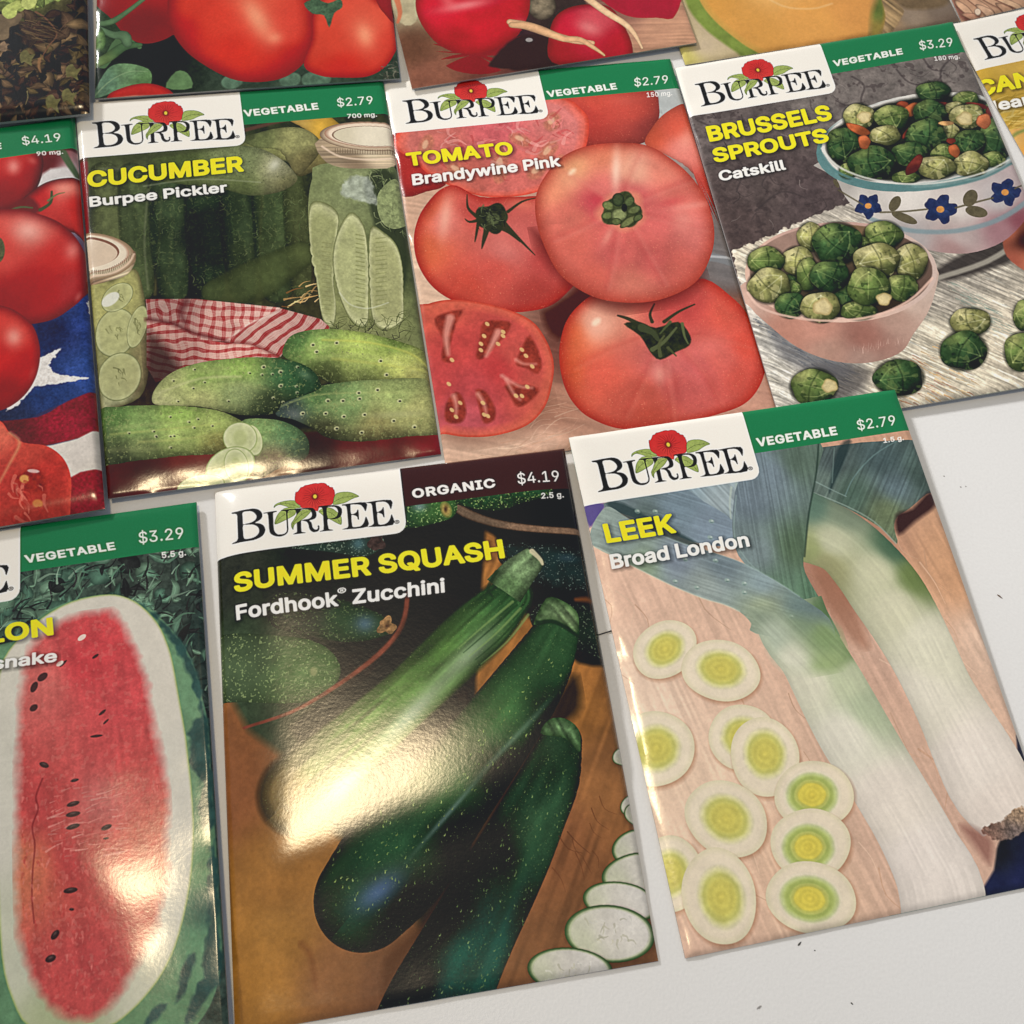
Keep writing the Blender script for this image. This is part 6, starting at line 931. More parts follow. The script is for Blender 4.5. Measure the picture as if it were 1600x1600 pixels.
('C',[(11.7,17.3),(45.3,15.7),(48.9,25.8),(35.5,37.6),(19.4,37.4),(10.2,27.8)],70,(1.5,5),(20,80),[(232,166,160),(219,120,119),(184,56,58)],{'asp':.25,'op':.4,'seed':7}),
('S','star',[(14.2,36.7),(10.4,37.2),(6.9,40.2),(3.3,45.1),(1.1,51.8),(1.3,59.7),(4.5,67.2),(11.2,72.8),(20.7,76.2),(30.8,76.4),(37.2,72.7),(41.5,67.4),(40.3,57.4),(38.5,44.5),(29.2,42.3),(19.8,41)],[(5,43,218,103,68),(3,55,220,98,63),(10,47,222,117,105),(18,45,187,70,63),(27,56,202,93,87),(20,64,202,79,68),(34,62,187,67,63),(12,68,193,69,54),(29,73,167,57,50),(24,58,212,113,105)],{'cen':(20.2,57.6),'rim':[((162,36,28),.8,1.6)],'hl':[(9.9,46.3,6.78,1.74,105,(238,172,150),.75),(23.3,55,4.64,3.66,-175,(213,115,105),.4),(30.4,44.7,3.69,1.91,-160,(228,120,96),.6)],'n':[(6,.08),(.5,.04)],'soft':.2,'sp':[(.3,.77,(240,160,120),.35)]}),
('S','star',[(21.9,47.9,4.49,4.14,110)],[(44,48,30)],{'wob':.1,'n':[(1,.4)],'soft':.4}),
('L',[(17.9,46.8),(16.2,44),(16.6,39.9)],.57,.11,(46,50,32),.95,.3),
('L',[(24.6,50.2),(27.1,54.3),(30.9,60.7)],.85,.11,(46,50,32),.95,.3),
('L',[(20.4,50.2),(18.7,54.3),(17.7,56.9)],.9,.11,(46,50,32),.95,.3),
('L',[(18,49.3),(16.9,52.8),(16.3,54.6)],.45,.11,(46,50,32),.95,.3),
('L',[(26.3,46.6),(30.5,44),(34.4,43.3)],.46,.12,(46,50,32),.95,.3),
('L',[(18.7,48.1),(16,48.4),(14.9,47.3)],.57,.11,(46,50,32),.95,.3),
('L',[(22.5,50.5),(25.3,52.8),(27.8,56.2)],.79,.11,(46,50,32),.95,.3),
('S','star',[(22.1,48.3,1.78,1.72,156)],[(74,82,52)],{'n':[(.6,.4)],'soft':.5}),
('C',[(18.8,44.4),(26.5,45.4),(25,51.5),(17.7,51.1)],30,(.8,2.5),(45,70),[(86,96,62),(28,30,20)],{'asp':.2,'op':.7,'seed':2}),
('S','poly',[(32.4,76.1),(45,70.9),(50.5,79.5),(42.6,82.3),(32.1,85.8),(29.4,78.5)],[(64,26,20)],{'soft':2,'op':.9}),
('S','star',[(44.3,74.4),(39,77.1),(35,81.2),(32.5,86.5),(31.3,91.3),(31.1,97.9),(32.6,103.6),(36.1,108.2),(43.2,112.1),(55.1,113.3),(65.6,112.4),(73.9,110.9),(79.3,107.1),(83.1,100.9),(83.6,94),(82.6,87.4),(79.5,80.9),(73.5,74.2),(64.5,75),(53.8,74.6)],[(36,85,222,98,58),(32,94,214,89,52),(43,82,225,154,130),(41,97,208,86,68),(50,104,201,86,70),(60,103,197,87,82),(64,99,200,93,91),(72,97,210,96,86),(80,95,208,75,59),(77,104,193,75,63),(50,111,181,70,54),(78,86,210,84,68),(57,98,202,103,100),(66,81,185,67,63)],{'cen':(56.8,95.5),'rim':[((170,43,31),.84,1.6)],'hl':[(42.2,84,5.16,3.54,115,(238,176,152),.65),(55.4,99.2,2.77,2.02,108,(230,160,140),.55),(47.5,92.8,4.85,3.66,149,(215,106,95),.4),(69.5,93.5,6.02,3.26,165,(221,120,112),.4),(67.8,104,4.69,1.08,76,(178,63,58),.4),(58.6,103,5.4,1.03,95,(172,63,56),.35)],'str':[(.05,3)],'n':[(6,.08),(.5,.04)],'soft':.2,'sp':[(.3,.77,(240,160,120),.35)]}),
('L',[(54.6,94),(49.8,101),(44,108.7)],.69,.15,(160,40,36),.22,2.5),
('L',[(55.3,94.4),(50.6,101.6),(44.7,109.3)],.37,.1,(240,150,124),.2,1.8),
('L',[(57.2,96.1),(56.2,104.3),(55.3,112.3)],.69,.15,(160,40,36),.22,2.5),
('L',[(57.9,96.6),(57,104.9),(56,112.8)],.37,.1,(240,150,124),.2,1.8),
('L',[(62.6,93.6),(66.4,101.5),(68.4,109.7)],.7,.16,(160,40,36),.22,2.5),
('L',[(63.3,94),(67.2,102.1),(69.1,110.2)],.38,.1,(240,150,124),.2,1.8),
('L',[(66.1,90.1),(74.1,92.5),(81.7,96.6)],.71,.16,(160,40,36),.22,2.5),
('L',[(66.9,90.6),(74.9,93.1),(82.4,97.2)],.38,.11,(240,150,124),.2,1.8),
('L',[(51.6,88.9),(42.8,90.9),(34,94)],.7,.16,(160,40,36),.22,2.5),
('L',[(52.3,89.4),(43.6,91.5),(34.7,94.5)],.38,.1,(240,150,124),.2,1.8),
('S','star',[(42.6,82.3,1.44,.84,143)],[(252,226,200)],{'soft':1,'op':.7}),
('S','poly',[(49.5,84),(53.7,84.1),(57.4,86.4),(63.5,85.6),(65.6,90),(64.6,92.7),(60.9,93.9),(56.3,95.4),(54.3,92.8),(52.8,88)],[(40,44,24)],{'n':[(1,.4)],'soft':.4}),
('L',[(53.5,84.9),(50.9,82.7),(48.5,81.4)],.71,.28,(46,50,32),.95,.3),
('L',[(56.8,84.5),(56.8,82.2),(58.6,79.5)],.49,.2,(46,50,32),.95,.3),
('L',[(59.9,85),(64.2,82.8),(69,81.3)],.49,.2,(46,50,32),.95,.3),
('L',[(53.9,85.8),(56.1,87.4),(57.1,89.8)],1.2,.48,(62,70,44),.95,.3),
('L',[(64.4,86.3),(64.1,89.8),(64.5,92.2)],.44,.17,(88,98,60),.95,.3),
('L',[(55,92.3),(58.5,90.6),(62.6,87.2)],.64,.26,(84,92,58),.95,.3),
('L',[(56.6,94.3),(57.1,91),(58.9,89)],.54,.22,(78,84,52),.95,.3),
('L',[(59.1,92.4),(60.6,95)],.43,.17,(74,80,48),.95,.3),
('L',[(61.4,85.3),(58,88.2)],.44,.17,(74,84,50),.95,.3),
('S','poly',[(31,53),(34.4,65.7),(42.6,77.1),(52.3,80.9),(63.4,79.7),(73.4,74.5),(71.7,68.1),(49.3,70.9),(36.2,56.8)],[(70,16,14)],{'soft':4,'op':.65}),
('S','star',[(51.8,28.2),(60.9,28.3),(68.5,30.3),(74.2,35.8),(78.3,42.4),(80.4,50),(80.3,58.5),(78,65.9),(72.9,73.2),(67.4,76.7),(59.3,78.6),(50.9,77.9),(43.1,74.9),(36.6,68.1),(34,59.6),(33.2,50.1),(34.8,42),(39.2,35.4),(44.5,30.7)],[(46,34,227,154,110),(39,41,222,134,102),(55,31,222,125,94),(62,38,227,160,132),(53,43,210,108,100),(50,47,197,70,79),(61,46,200,86,87),(71,39,220,124,105),(74,46,214,106,94),(74,59,210,110,102),(67,54,210,98,94),(43,51,210,106,91),(41,60,204,96,82),(51,62,200,91,86),(61,66,197,89,84),(54,73,202,110,93),(44,70,197,89,75),(68,71,195,91,80)],{'cen':(56.7,52.1),'rim':[((165,58,44),.8,1.8)],'hl':[(57.8,37.1,7.37,1.43,104,(244,206,184),.75),(64.3,38.6,5.82,3.45,92,(236,170,146),.4),(45.1,38.8,4.34,3.44,130,(236,168,130),.5),(72.1,55.5,3.92,3.24,119,(232,150,136),.5),(76,51.4,6.85,1.27,178,(232,160,146),.4),(51.1,57.6,3.73,1.07,127,(232,160,140),.5),(50.8,46.1,3.31,1.9,-133,(184,44,58),.4),(70.8,49.4,4.07,1.37,169,(190,56,63),.4)],'str':[(.05,4)],'n':[(6,.08),(.5,.04)],'soft':.2,'sp':[(.3,.77,(240,160,120),.35)]}),
('L',[(58.4,44.5),(62.2,37.7),(65.7,32.7)],.84,.19,(176,52,54),.22,2.5),
('L',[(59.2,45),(63.1,38.3),(66.4,33.3)],.42,.12,(240,170,150),.2,1.8),
('L',[(62.2,47.6),(70.8,44.8),(78.1,43.1)],.84,.18,(176,52,54),.22,2.5),
('L',[(63,48.1),(71.7,45.4),(78.9,43.7)],.42,.12,(240,170,150),.2,1.8),
('L',[(62.1,52.8),(70.2,56.5),(77.4,59.4)],.83,.18,(176,52,54),.22,2.5),
('L',[(62.9,53.3),(71,57.1),(78.1,60)],.41,.12,(240,170,150),.2,1.8),
('L',[(58,56.1),(60.3,65.2),(62.5,74.1)],.82,.17,(176,52,54),.22,2.5),
('L',[(58.8,56.6),(61.1,65.8),(63.3,74.7)],.41,.11,(240,170,150),.2,1.8),
('L',[(53.6,56.1),(50.6,65),(47.2,73)],.81,.17,(176,52,54),.22,2.5),
('L',[(54.4,56.6),(51.4,65.6),(47.9,73.6)],.41,.11,(240,170,150),.2,1.8),
('L',[(51.4,51.3),(43,54.6),(36.2,56.8)],.82,.17,(176,52,54),.22,2.5),
('L',[(52.1,51.8),(43.9,55.2),(36.9,57.4)],.41,.11,(240,170,150),.2,1.8),
('L',[(53.5,46.5),(48.1,40.5),(43.5,35.9)],.83,.18,(176,52,54),.22,2.5),
('L',[(54.3,47),(49,41.1),(44.3,36.6)],.41,.12,(240,170,150),.2,1.8),
('S','star',[(45.7,36.2,1.37,.69,140)],[(250,222,190)],{'soft':1.2,'op':.7}),
('S','star',[(56.5,50.4,6.58,5.98,158)],[(226,160,116)],{'soft':2,'op':.5,'wob':.1}),
('S','star',[(56.5,50.4,5.54,5.06,135)],[(56,64,36)],{'n':[(1,.4)],'wob':.12,'soft':.5}),
('S','star',[(53.1,48.3,1.62,1.42,-139)],[(112,124,72)],{'rim':[([56,62,36],.55,1.5)],'soft':.3,'n':[(.6,.2)]}),
('S','star',[(52.2,51.4,1.67,1.23,167)],[(98,110,62)],{'rim':[([49,55,31],.55,1.5)],'soft':.3,'n':[(.6,.2)]}),
('S','star',[(56.2,46.8,2.21,1.62,108)],[(60,72,44)],{'rim':[([30,36,22],.55,1.5)],'soft':.3,'n':[(.6,.2)]}),
('S','star',[(59.1,47.8,1.92,1.22,130)],[(84,98,58)],{'rim':[([42,49,29],.55,1.5)],'soft':.3,'n':[(.6,.2)]}),
('S','star',[(59.8,50.6,2.09,1.21,160)],[(94,104,62)],{'rim':[([47,52,31],.55,1.5)],'soft':.3,'n':[(.6,.2)]}),
('S','star',[(55.4,51.6,2.28,1.93,153)],[(132,142,92)],{'rim':[([66,71,46],.55,1.5)],'soft':.3,'n':[(.6,.2)]}),
('S','star',[(57.4,54.1,3,1.03,149)],[(108,116,70)],{'rim':[([54,58,35],.55,1.5)],'soft':.3,'n':[(.6,.2)]}),
('S','star',[(54.2,53.6,1.41,1.13,179)],[(90,100,58)],{'rim':[([45,50,29],.55,1.5)],'soft':.3,'n':[(.6,.2)]}),
('S','star',[(57.3,49.6,1.29,.76,105)],[(30,34,22)],{'rim':[([15,17,11],.55,1.5)],'soft':.3,'n':[(.6,.2)]}),
('S','star',[(60.3,53.2,1.56,.93,149)],[(80,92,54)],{'rim':[([40,46,27],.55,1.5)],'soft':.3,'n':[(.6,.2)]}),
('S','star',[(12.9,101.3,15.25,9.35,178)],[(130,84,66)],{'soft':4,'op':.5}),
('S','star',[(-2.3,73.6),(2,70.9),(9,70.7),(18.5,74),(26.2,79.2),(29.1,85.4),(29.8,91.6),(28.3,97.4),(25.2,103.4),(20.1,107.2),(12.7,108.4),(5.7,107.6),(.3,105.8),(-6.4,104.2)],[(4,74,202,86,68),(7,84,193,67,63),(16,91,189,58,58),(10,95,193,70,72),(6,102,187,79,87),(21,88,197,79,70),(1,93,191,67,66),(24,100,193,82,68)],{'cen':(11.7,90.9),'rim':[((211,96,73),.84,.7),((190,61,44),.96,.8)],'n':[(3,.1),(.8,.08)],'soft':.2}),
('S','poly',[(3.7,74.6),(10,73.8),(7.9,77.5),(4.7,85.9),(5.7,87.7),(3.1,86.7),(4.2,81.4),(3.1,77.3)],[(142,50,38)],{'n':[(1.2,.3)],'soft':.7}),
('S','poly',[(14.8,78),(20.9,78.9),(20.2,81.7),(16.6,85),(12.7,88),(11.4,87),(13,82.8)],[(142,50,38)],{'n':[(1.2,.3)],'soft':.7}),
('S','poly',[(25.4,83.6),(26.9,90.6),(25.4,94.2),(22.8,92.2),(20.6,90.7),(22.8,86.6)],[(142,50,38)],{'n':[(1.2,.3)],'soft':.7}),
('S','poly',[(17.3,95.6),(24.7,97.9),(22.7,100.8),(19.1,102.1),(17.7,98.9)],[(142,50,38)],{'n':[(1.2,.3)],'soft':.7}),
('S','poly',[(2.4,98.4),(5.2,95.7),(6.7,98.1),(6.6,101.8),(4.9,103.8),(1.7,102.8)],[(142,50,38)],{'n':[(1.2,.3)],'soft':.7}),
('S','poly',[(9.9,96),(12.2,96.9),(13.6,101.4),(12.9,104.4),(10.4,104.8),(9.9,100.8)],[(142,50,38)],{'n':[(1.2,.3)],'soft':.7}),
('L',[(6.8,75.6),(5.1,80.4),(4.8,85.4)],1.05,.41,(226,150,136),.8,1),
('L',[(17.8,81.3),(15.8,84.4),(13.8,87.4)],.89,.35,(226,150,136),.8,1),
('L',[(20.8,89.6),(22.5,91),(25.4,91.5)],.36,.14,(226,150,136),.8,1),
('L',[(16.7,93.3),(20.1,96.6),(23.3,97.7)],.41,.16,(226,150,136),.8,1),
('L',[(17.5,94.5),(18.7,98.5),(19.9,100.3)],.36,.14,(226,150,136),.8,1),
('L',[(4.5,96.7),(4.7,98.8),(4.3,101.4)],.6,.24,(226,150,136),.8,1),
('L',[(10.2,97.1),(11.2,99.9),(11.3,102.6)],.5,.2,(226,150,136),.8,1),
('S','star',[(5.5,87.1,.67,.46,-121)],[(222,182,120)],{'soft':.3,'op':.9}),
('S','star',[(15.5,78.7,.68,.48,-120)],[(222,182,120)],{'soft':.3,'op':.9}),
('S','star',[(14.2,81.9,.68,.47,-120)],[(222,182,120)],{'soft':.3,'op':.9}),
('S','star',[(13.1,83.9,.67,.47,-121)],[(222,182,120)],{'soft':.3,'op':.9}),
('S','star',[(12.8,85.6,.67,.47,-121)],[(222,182,120)],{'soft':.3,'op':.9}),
('S','star',[(19,81.5,.68,.48,-120)],[(222,182,120)],{'soft':.3,'op':.9}),
('S','star',[(18.8,82.6,.68,.47,-120)],[(222,182,120)],{'soft':.3,'op':.9}),
('S','star',[(17.2,84.6,.67,.47,-121)],[(222,182,120)],{'soft':.3,'op':.9}),
('S','star',[(24.4,92,.66,.47,-121)],[(222,182,120)],{'soft':.3,'op':.9}),
('S','star',[(23.4,88.9,.67,.47,-121)],[(222,182,120)],{'soft':.3,'op':.9}),
('S','star',[(22.7,87.1,.67,.47,-121)],[(222,182,120)],{'soft':.3,'op':.9}),
('S','star',[(22.2,97.2,.65,.46,-122)],[(222,182,120)],{'soft':.3,'op':.9}),
('S','star',[(19.1,99.1,.65,.46,-122)],[(222,182,120)],{'soft':.3,'op':.9}),
('S','star',[(20.5,99.4,.65,.46,-122)],[(222,182,120)],{'soft':.3,'op':.9}),
('S','star',[(5.7,98.7,.65,.44,-123)],[(222,182,120)],{'soft':.3,'op':.9}),
('S','star',[(4.2,102.1,.64,.44,-123)],[(222,182,120)],{'soft':.3,'op':.9}),
('S','star',[(11,99.6,.65,.45,-123)],[(222,182,120)],{'soft':.3,'op':.9}),
('S','star',[(10.8,102.7,.64,.44,-123)],[(222,182,120)],{'soft':.3,'op':.9}),
('S','star',[(3.8,93.4,.66,.45,-122)],[(222,182,120)],{'soft':.3,'op':.9}),
('S','star',[(11.6,103.2,.64,.44,-123)],[(222,182,120)],{'soft':.3,'op':.9}),
('S','star',[(3.5,100.2,.65,.44,-123)],[(222,182,120)],{'soft':.3,'op':.9}),
('T','TOMATO',(3.1,29),(30.7,28.6),(3,24.6),38,(243,222,35),10,1,1),
('T','Brandywine Pink',(3.2,35.2),(42.6,34),(3.3,31.6),31,(238,234,226),8,1,1),
('H',(32,122,74)),
('T','VEGETABLE',(44.2,10.4),(64.1,9.7),(44.1,8.1),38,(238,234,226),42,0,.97),
('T','$2.79',(69.5,9.3),(79.7,9.1),(69.9,6.4),8,(238,234,226),14,0,.97),
('T','150 mg.',(72.1,13.5),(79.6,13.7),(72.3,11.8),18,(238,234,226),24,0,.97),
],
'brussels': [
('S','rect',(-1,-1,83.5,116),[(3,22,98,88,86),(41,19,110,102,98),(69,18,112,104,100),(15,46,84,72,70),(4,55,82,68,66),(24,48,78,66,66)],{'n':[(7,.14),(2.2,.2),(.7,.12)],'sp':[(1.6,.66,(60,50,50),.5)]}),
('L',[(48.4,13.2),(50.9,17.1),(48.4,22.3),(50.6,27.3),(48.4,31.3)],.32,.2,(60,52,52),.6,.4),
('L',[(61.4,13.5),(63.5,18.6),(69.2,20.9),(72.9,18.2)],.32,.2,(60,52,52),.6,.4),
('L',[(69.8,10.6),(71,15.5),(74.4,16.7)],.32,.2,(60,52,52),.6,.4),
('L',[(81.1,10.6),(73.6,16),(72.4,22.7),(75.3,27.8),(82.9,27.1)],.32,.2,(60,52,52),.6,.4),
('L',[(41.1,18.6),(43.7,22.5),(49.3,22.5)],.32,.2,(60,52,52),.6,.4),
('L',[(53.8,25.7),(60.1,29.2),(64.9,25.7)],.32,.2,(60,52,52),.6,.4),
('L',[(6.7,29.6),(10.3,36.8),(6.4,44.6)],.31,.19,(60,52,52),.6,.4),
('L',[(9.9,51.6),(18.4,47),(24.6,50.3)],.3,.19,(60,52,52),.6,.4),
('L',[(1.8,19.7),(6.6,22.9),(12.1,22.9)],.32,.2,(60,52,52),.6,.4),
('C',[(.6,17.2),(78.3,7.7),(81,37.8),(30.2,55.6),(1.1,58.2)],80,(1.5,6),(20,90),[(70,60,60),(62,54,54),(130,120,116)],{'asp':.09,'op':.5,'seed':4,'curve':.4}),
('S','poly',[(.6,62.6),(12.3,59.9),(24.4,56.1),(34.6,53.9),(116.4,44.9),(79.6,138.2),(-2.7,120.1)],[(5,65,212,200,180),(8,104,208,202,190),(31,108,212,200,178),(53,82,176,168,156),(49,104,206,196,174),(12,90,168,166,162),(6,77,200,194,186),(58,102,210,198,176),(16,104,140,138,136),(46,77,120,114,108)],{'sharp':1,'edge':1.6,'ecell':1.2,'n':[(3,.14),(.8,.14)],'str':[(.24,2.4,38),(.1,3,50)],'soft':.4}),
('C',[(1.2,64.3),(35.3,56.6),(76.9,64.7),(70.4,115.5),(-.5,115.2)],800,(1.5,4),(38,8),[(226,214,190),(240,232,214),(150,150,140),(120,126,128),(176,168,150)],{'asp':.12,'op':.38,'seed':5,'curve':.05}),
('C',[(41,99.1),(50.6,100.8),(52.1,115.8),(29.2,115.2)],110,(1,3),(38,10),[(196,150,96),(150,104,84),(205,165,110)],{'asp':.16,'op':.55,'seed':6,'curve':.05}),
('C',[(5.5,81),(13.8,94),(24,105.2),(15,107.2),(1.2,84.1)],130,(1,3),(38,10),[(96,104,116),(120,130,140),(70,76,88)],{'asp':.16,'op':.55,'seed':7,'curve':.05}),
('C',[(52.4,80.1),(63.8,91.9),(66.4,103.8),(56.2,94.3)],90,(1,3),(38,10),[(120,140,130),(150,160,150)],{'asp':.16,'op':.5,'seed':8,'curve':.05}),
('S','poly',[(50.3,78.7),(70.9,71.6),(78.1,71),(75.4,78.5),(53.4,82.2)],[(44,38,36)],{'soft':1.5,'op':.85}),
('L',[(50.4,80.9),(65,78.5),(77.3,73.3)],.71,.73,(210,204,188),.6,.6),
('S','poly',[(6.5,102),(13.9,99.6),(26.1,103.7),(19.2,109.8),(6.1,109.2)],[(70,64,62)],{'soft':2.5,'op':.6}),
('S','poly',[(4.7,80.8),(9,93.1),(21.6,102),(16,103.7),(4.8,96.1)],[(90,90,96)],{'soft':2.5,'op':.6}),
('S','poly',[(71.7,72.4),(74.7,69.6),(84,68.5),(77.6,85.8),(73.8,82.9),(70.8,77.9)],[(74,71,176,96,70),(77,74,40,16,14),(73,80,160,80,62),(75,81,186,110,80)],{'soft':.4}),
('S','poly',[(32.6,39.1),(34.2,45.3),(34.9,51.8),(37,56.9),(40.9,62.8),(46.2,68.4),(50.1,71.2),(54.6,73.5),(61.4,75.1),(69.2,74.1),(75.5,71),(82.2,64.7),(90,50.4),(83.4,43.8)],[(35,46,165,160,155),(40,54,198,192,186),(52,56,214,208,202),(64,61,205,198,192),(75,61,184,180,180),(49,67,165,158,158),(61,70,176,160,158),(72,70,150,110,116),(78,68,130,70,80),(58,73,160,126,124)],{'soft':.2,'n':[(5,.05)]}),
('L',[(39.6,60),(47.7,65.1),(58.3,67.7),(68,67.5),(75.7,65.5),(83.2,61.8)],.7,.69,(120,142,150),.85,.6),
('S','star',[(41.8,54.5,2.05,1.4,129)],[(42,54,34,44,84),(40,56,46,66,112)],{'wob':.08,'n':[(1,.2)],'soft':.2,'eps':1}),
('S','star',[(41.8,56.9,1.7,1.66,104)],[(42,57,34,44,84),(40,56,46,66,112)],{'wob':.08,'n':[(1,.2)],'soft':.2,'eps':1}),
('S','star',[(39.6,57.9,2.04,1.38,112)],[(40,58,34,44,84),(40,56,46,66,112)],{'wob':.08,'n':[(1,.2)],'soft':.2,'eps':1}),
('S','star',[(38.1,56.2,1.88,1.51,145)],[(38,56,34,44,84),(40,56,46,66,112)],{'wob':.08,'n':[(1,.2)],'soft':.2,'eps':1}),
('S','star',[(39.5,54.1,1.92,1.49,-85)],[(40,54,34,44,84),(40,56,46,66,112)],{'wob':.08,'n':[(1,.2)],'soft':.2,'eps':1}),
('S','star',[(40.1,55.9,.94,.85,145)],[(205,140,70)],{'soft':.2,'n':[(.6,.2)]}),
('S','star',[(60.1,58.4,2.46,1.61,121)],[(60,58,34,44,84),(59,61,46,66,112)],{'wob':.08,'n':[(1,.2)],'soft':.2,'eps':1}),
('S','star',[(61.2,61,2.14,1.84,150)],[(61,61,34,44,84),(59,61,46,66,112)],{'wob':.08,'n':[(1,.2)],'soft':.2,'eps':1}),
('S','star',[(58.8,62.9,2.33,1.67,105)],[(59,63,34,44,84),(59,61,46,66,112)],{'wob':.08,'n':[(1,.2)],'soft':.2,'eps':1}),
('S','star',[(56.2,61.7,2.36,1.67,137)],[(56,62,34,44,84),(59,61,46,66,112)],{'wob':.08,'n':[(1,.2)],'soft':.2,'eps':1}),
('S','star',[(56.9,58.9,2.12,1.87,-87)],[(57,59,34,44,84),(59,61,46,66,112)],{'wob':.08,'n':[(1,.2)],'soft':.2,'eps':1}),
('S','star',[(58.6,60.6,1.12,.99,145)],[(205,140,70)],{'soft':.2,'n':[(.6,.2)]}),
('S','star',[(78.5,56.7,2.31,1.48,122)],[(78,57,34,44,84),(77,59,46,66,112)],{'wob':.08,'n':[(1,.2)],'soft':.2,'eps':1}),
('S','star',[(79.5,59.1,2.01,1.69,148)],[(80,59,34,44,84),(77,59,46,66,112)],{'wob':.08,'n':[(1,.2)],'soft':.2,'eps':1}),
('S','star',[(77.3,60.9,2.19,1.55,108)],[(77,61,34,44,84),(77,59,46,66,112)],{'wob':.08,'n':[(1,.2)],'soft':.2,'eps':1}),
('S','star',[(74.8,59.7,2.22,1.53,137)],[(75,60,34,44,84),(77,59,46,66,112)],{'wob':.08,'n':[(1,.2)],'soft':.2,'eps':1}),
('S','star',[(75.6,57.2,1.98,1.73,98)],[(76,57,34,44,84),(77,59,46,66,112)],{'wob':.08,'n':[(1,.2)],'soft':.2,'eps':1}),
('S','star',[(77.1,58.7,1.06,.91,144)],[(205,140,70)],{'soft':.2,'n':[(.6,.2)]}),
('L',[(42.7,58.5),(48.6,59.4),(55.1,59.9)],.28,.28,(92,84,62),.9,.3),
('L',[(62.7,60.9),(67.8,60.3),(73.3,59.8)],.28,.28,(92,84,62),.9,.3),
('L',[(33.8,49.5),(36.5,52.6),(38.8,55.2)],.24,.23,(92,84,62),.9,.3),
('L',[(80.1,58),(83.2,57)],.23,.23,(92,84,62),.9,.3),
('S','star',[(47.3,56.6,2.69,1.35,130)],[(92,84,62)],{'soft':.2,'n':[(1,.15)]}),
('S','star',[(48.4,61.4,3.54,1.34,-142)],[(92,84,62)],{'soft':.2,'n':[(1,.15)]}),
('S','star',[(67.5,58.7,2.92,1.75,129)],[(92,84,62)],{'soft':.2,'n':[(1,.15)]}),
('S','star',[(67.7,63.1,2.88,1.76,-156)],[(92,84,62)],{'soft':.2,'n':[(1,.15)]}),
('S','star',[(33.8,47.3,1.46,.65,83)],[(92,84,62)],{'soft':.2,'n':[(1,.15)]}),
('S','star',[(61,38.5,30.04,15.64,179)],[(32,34,86,128,130),(45,51,84,124,126),(66,54,110,142,142),(82,49,150,168,168),(44,25,200,200,196),(67,24,210,206,200)],{'soft':.2,'n':[(3,.1),(.6,.05)]}),
('S','star',[(61.4,37.6,28.62,14.22,180)],[(34,34,214,210,205),(54,51,206,204,200),(72,51,196,198,196),(49,23,214,210,205)],{'soft':.3}),
('S','star',[(61.6,37.5,27.36,13.49,180)],[(32,34,26)],{'soft':1.2,'n':[(2,.3)]}),
('S','star',[(69,23.1,5.07,3.88,-178)],[(20,24,16)],{'soft':.8,'op':.7}),
('S','star',[(69,23.1,4.83,3.63,-178)],[(71,26,28,48,34),(68,23,52,82,46),(68,21,108,128,70),(72,22,52,82,46),(65,24,52,82,46)],{'wob':.05,'dome':(-.15,-.35,.6),'n':[(2.5,.3),(.9,.22)],'sp':[(1.6,.6,(108,128,70),.45),(1.3,.68,(16,28,20),.5)],'soft':.2,'eps':1.2}),
('L',[(65.4,22.9),(67.8,21.2),(70.4,20.8)],.16,.03,(157,182,109),.36,.3),
('L',[(65.4,22.9),(68.8,23.1),(72.2,23.3)],.16,.03,(157,182,109),.36,.3),
('L',[(65.4,22.9),(67.2,24.9),(69.9,25.5)],.16,.03,(157,182,109),.36,.3),
('L',[(69.3,19.8),(69.7,23.2),(68.7,26.3)],.11,.11,(14,24,17),.6,.5),
('S','star',[(77.1,27,3.82,2.58,-175)],[(20,24,16)],{'soft':.8,'op':.7}),
('S','star',[(77.1,27,3.63,2.41,-174)],[(79,29,52,76,40),(77,27,94,116,58),(76,25,160,166,100),(79,26,94,116,58),(74,27,94,116,58)],{'wob':.05,'dome':(-.15,-.35,.6),'n':[(2.5,.3),(.9,.22)],'sp':[(1.6,.6,(160,166,100),.45),(1.3,.68,(31,45,24),.5)],'soft':.2,'eps':1.2}),
('L',[(79.6,26.5),(78.5,27.8),(77,28.6)],.12,.02,(222,229,147),.36,.3),
('L',[(79.6,26.5),(77.3,27),(74.9,27.5)],.12,.02,(222,229,147),.36,.3),
('L',[(79.6,26.5),(77.7,25.5),(75.4,25.9)],.12,.02,(222,229,147),.36,.3),
('L',[(78.4,29.1),(76.6,27.1),(75.9,24.9)],.08,.08,(26,38,20),.6,.5),
('S','star',[(82.8,32.6,3.58,2.69,120)],[(20,24,16)],{'soft':.8,'op':.7}),
('S','star',[(82.8,32.6,3.35,2.56,121)],[(84,35,28,48,34),(82,33,52,82,46),(82,31,108,128,70),(85,31,52,82,46),(81,33,52,82,46)],{'wob':.05,'dome':(-.15,-.35,.6),'n':[(2.5,.3),(.9,.22)],'sp':[(1.6,.6,(108,128,70),.45),(1.3,.68,(16,28,20),.5)],'soft':.2,'eps':1.2}),
('L',[(84.7,33),(83.2,34.3),(81.5,34.9)],.09,.02,(157,182,109),.36,.3),
('L',[(84.7,33),(82.9,32.7),(81,32.3)],.09,.02,(157,182,109),.36,.3),
('L',[(84.7,33),(84.3,31.3),(83.1,30.2)],.09,.02,(157,182,109),.36,.3),
('L',[(81.8,35.4),(82.4,32.6),(83.8,29.8)],.06,.06,(14,24,17),.6,.5),
('S','star',[(59,26.2,2.13,1.74,121)],[(58,25,172,75,46),(59,27,112,49,30)],{'soft':.2,'n':[(1,.15)],'rim':[([90,39.6,24],.8,1)],'wob':.05,'eps':1}),
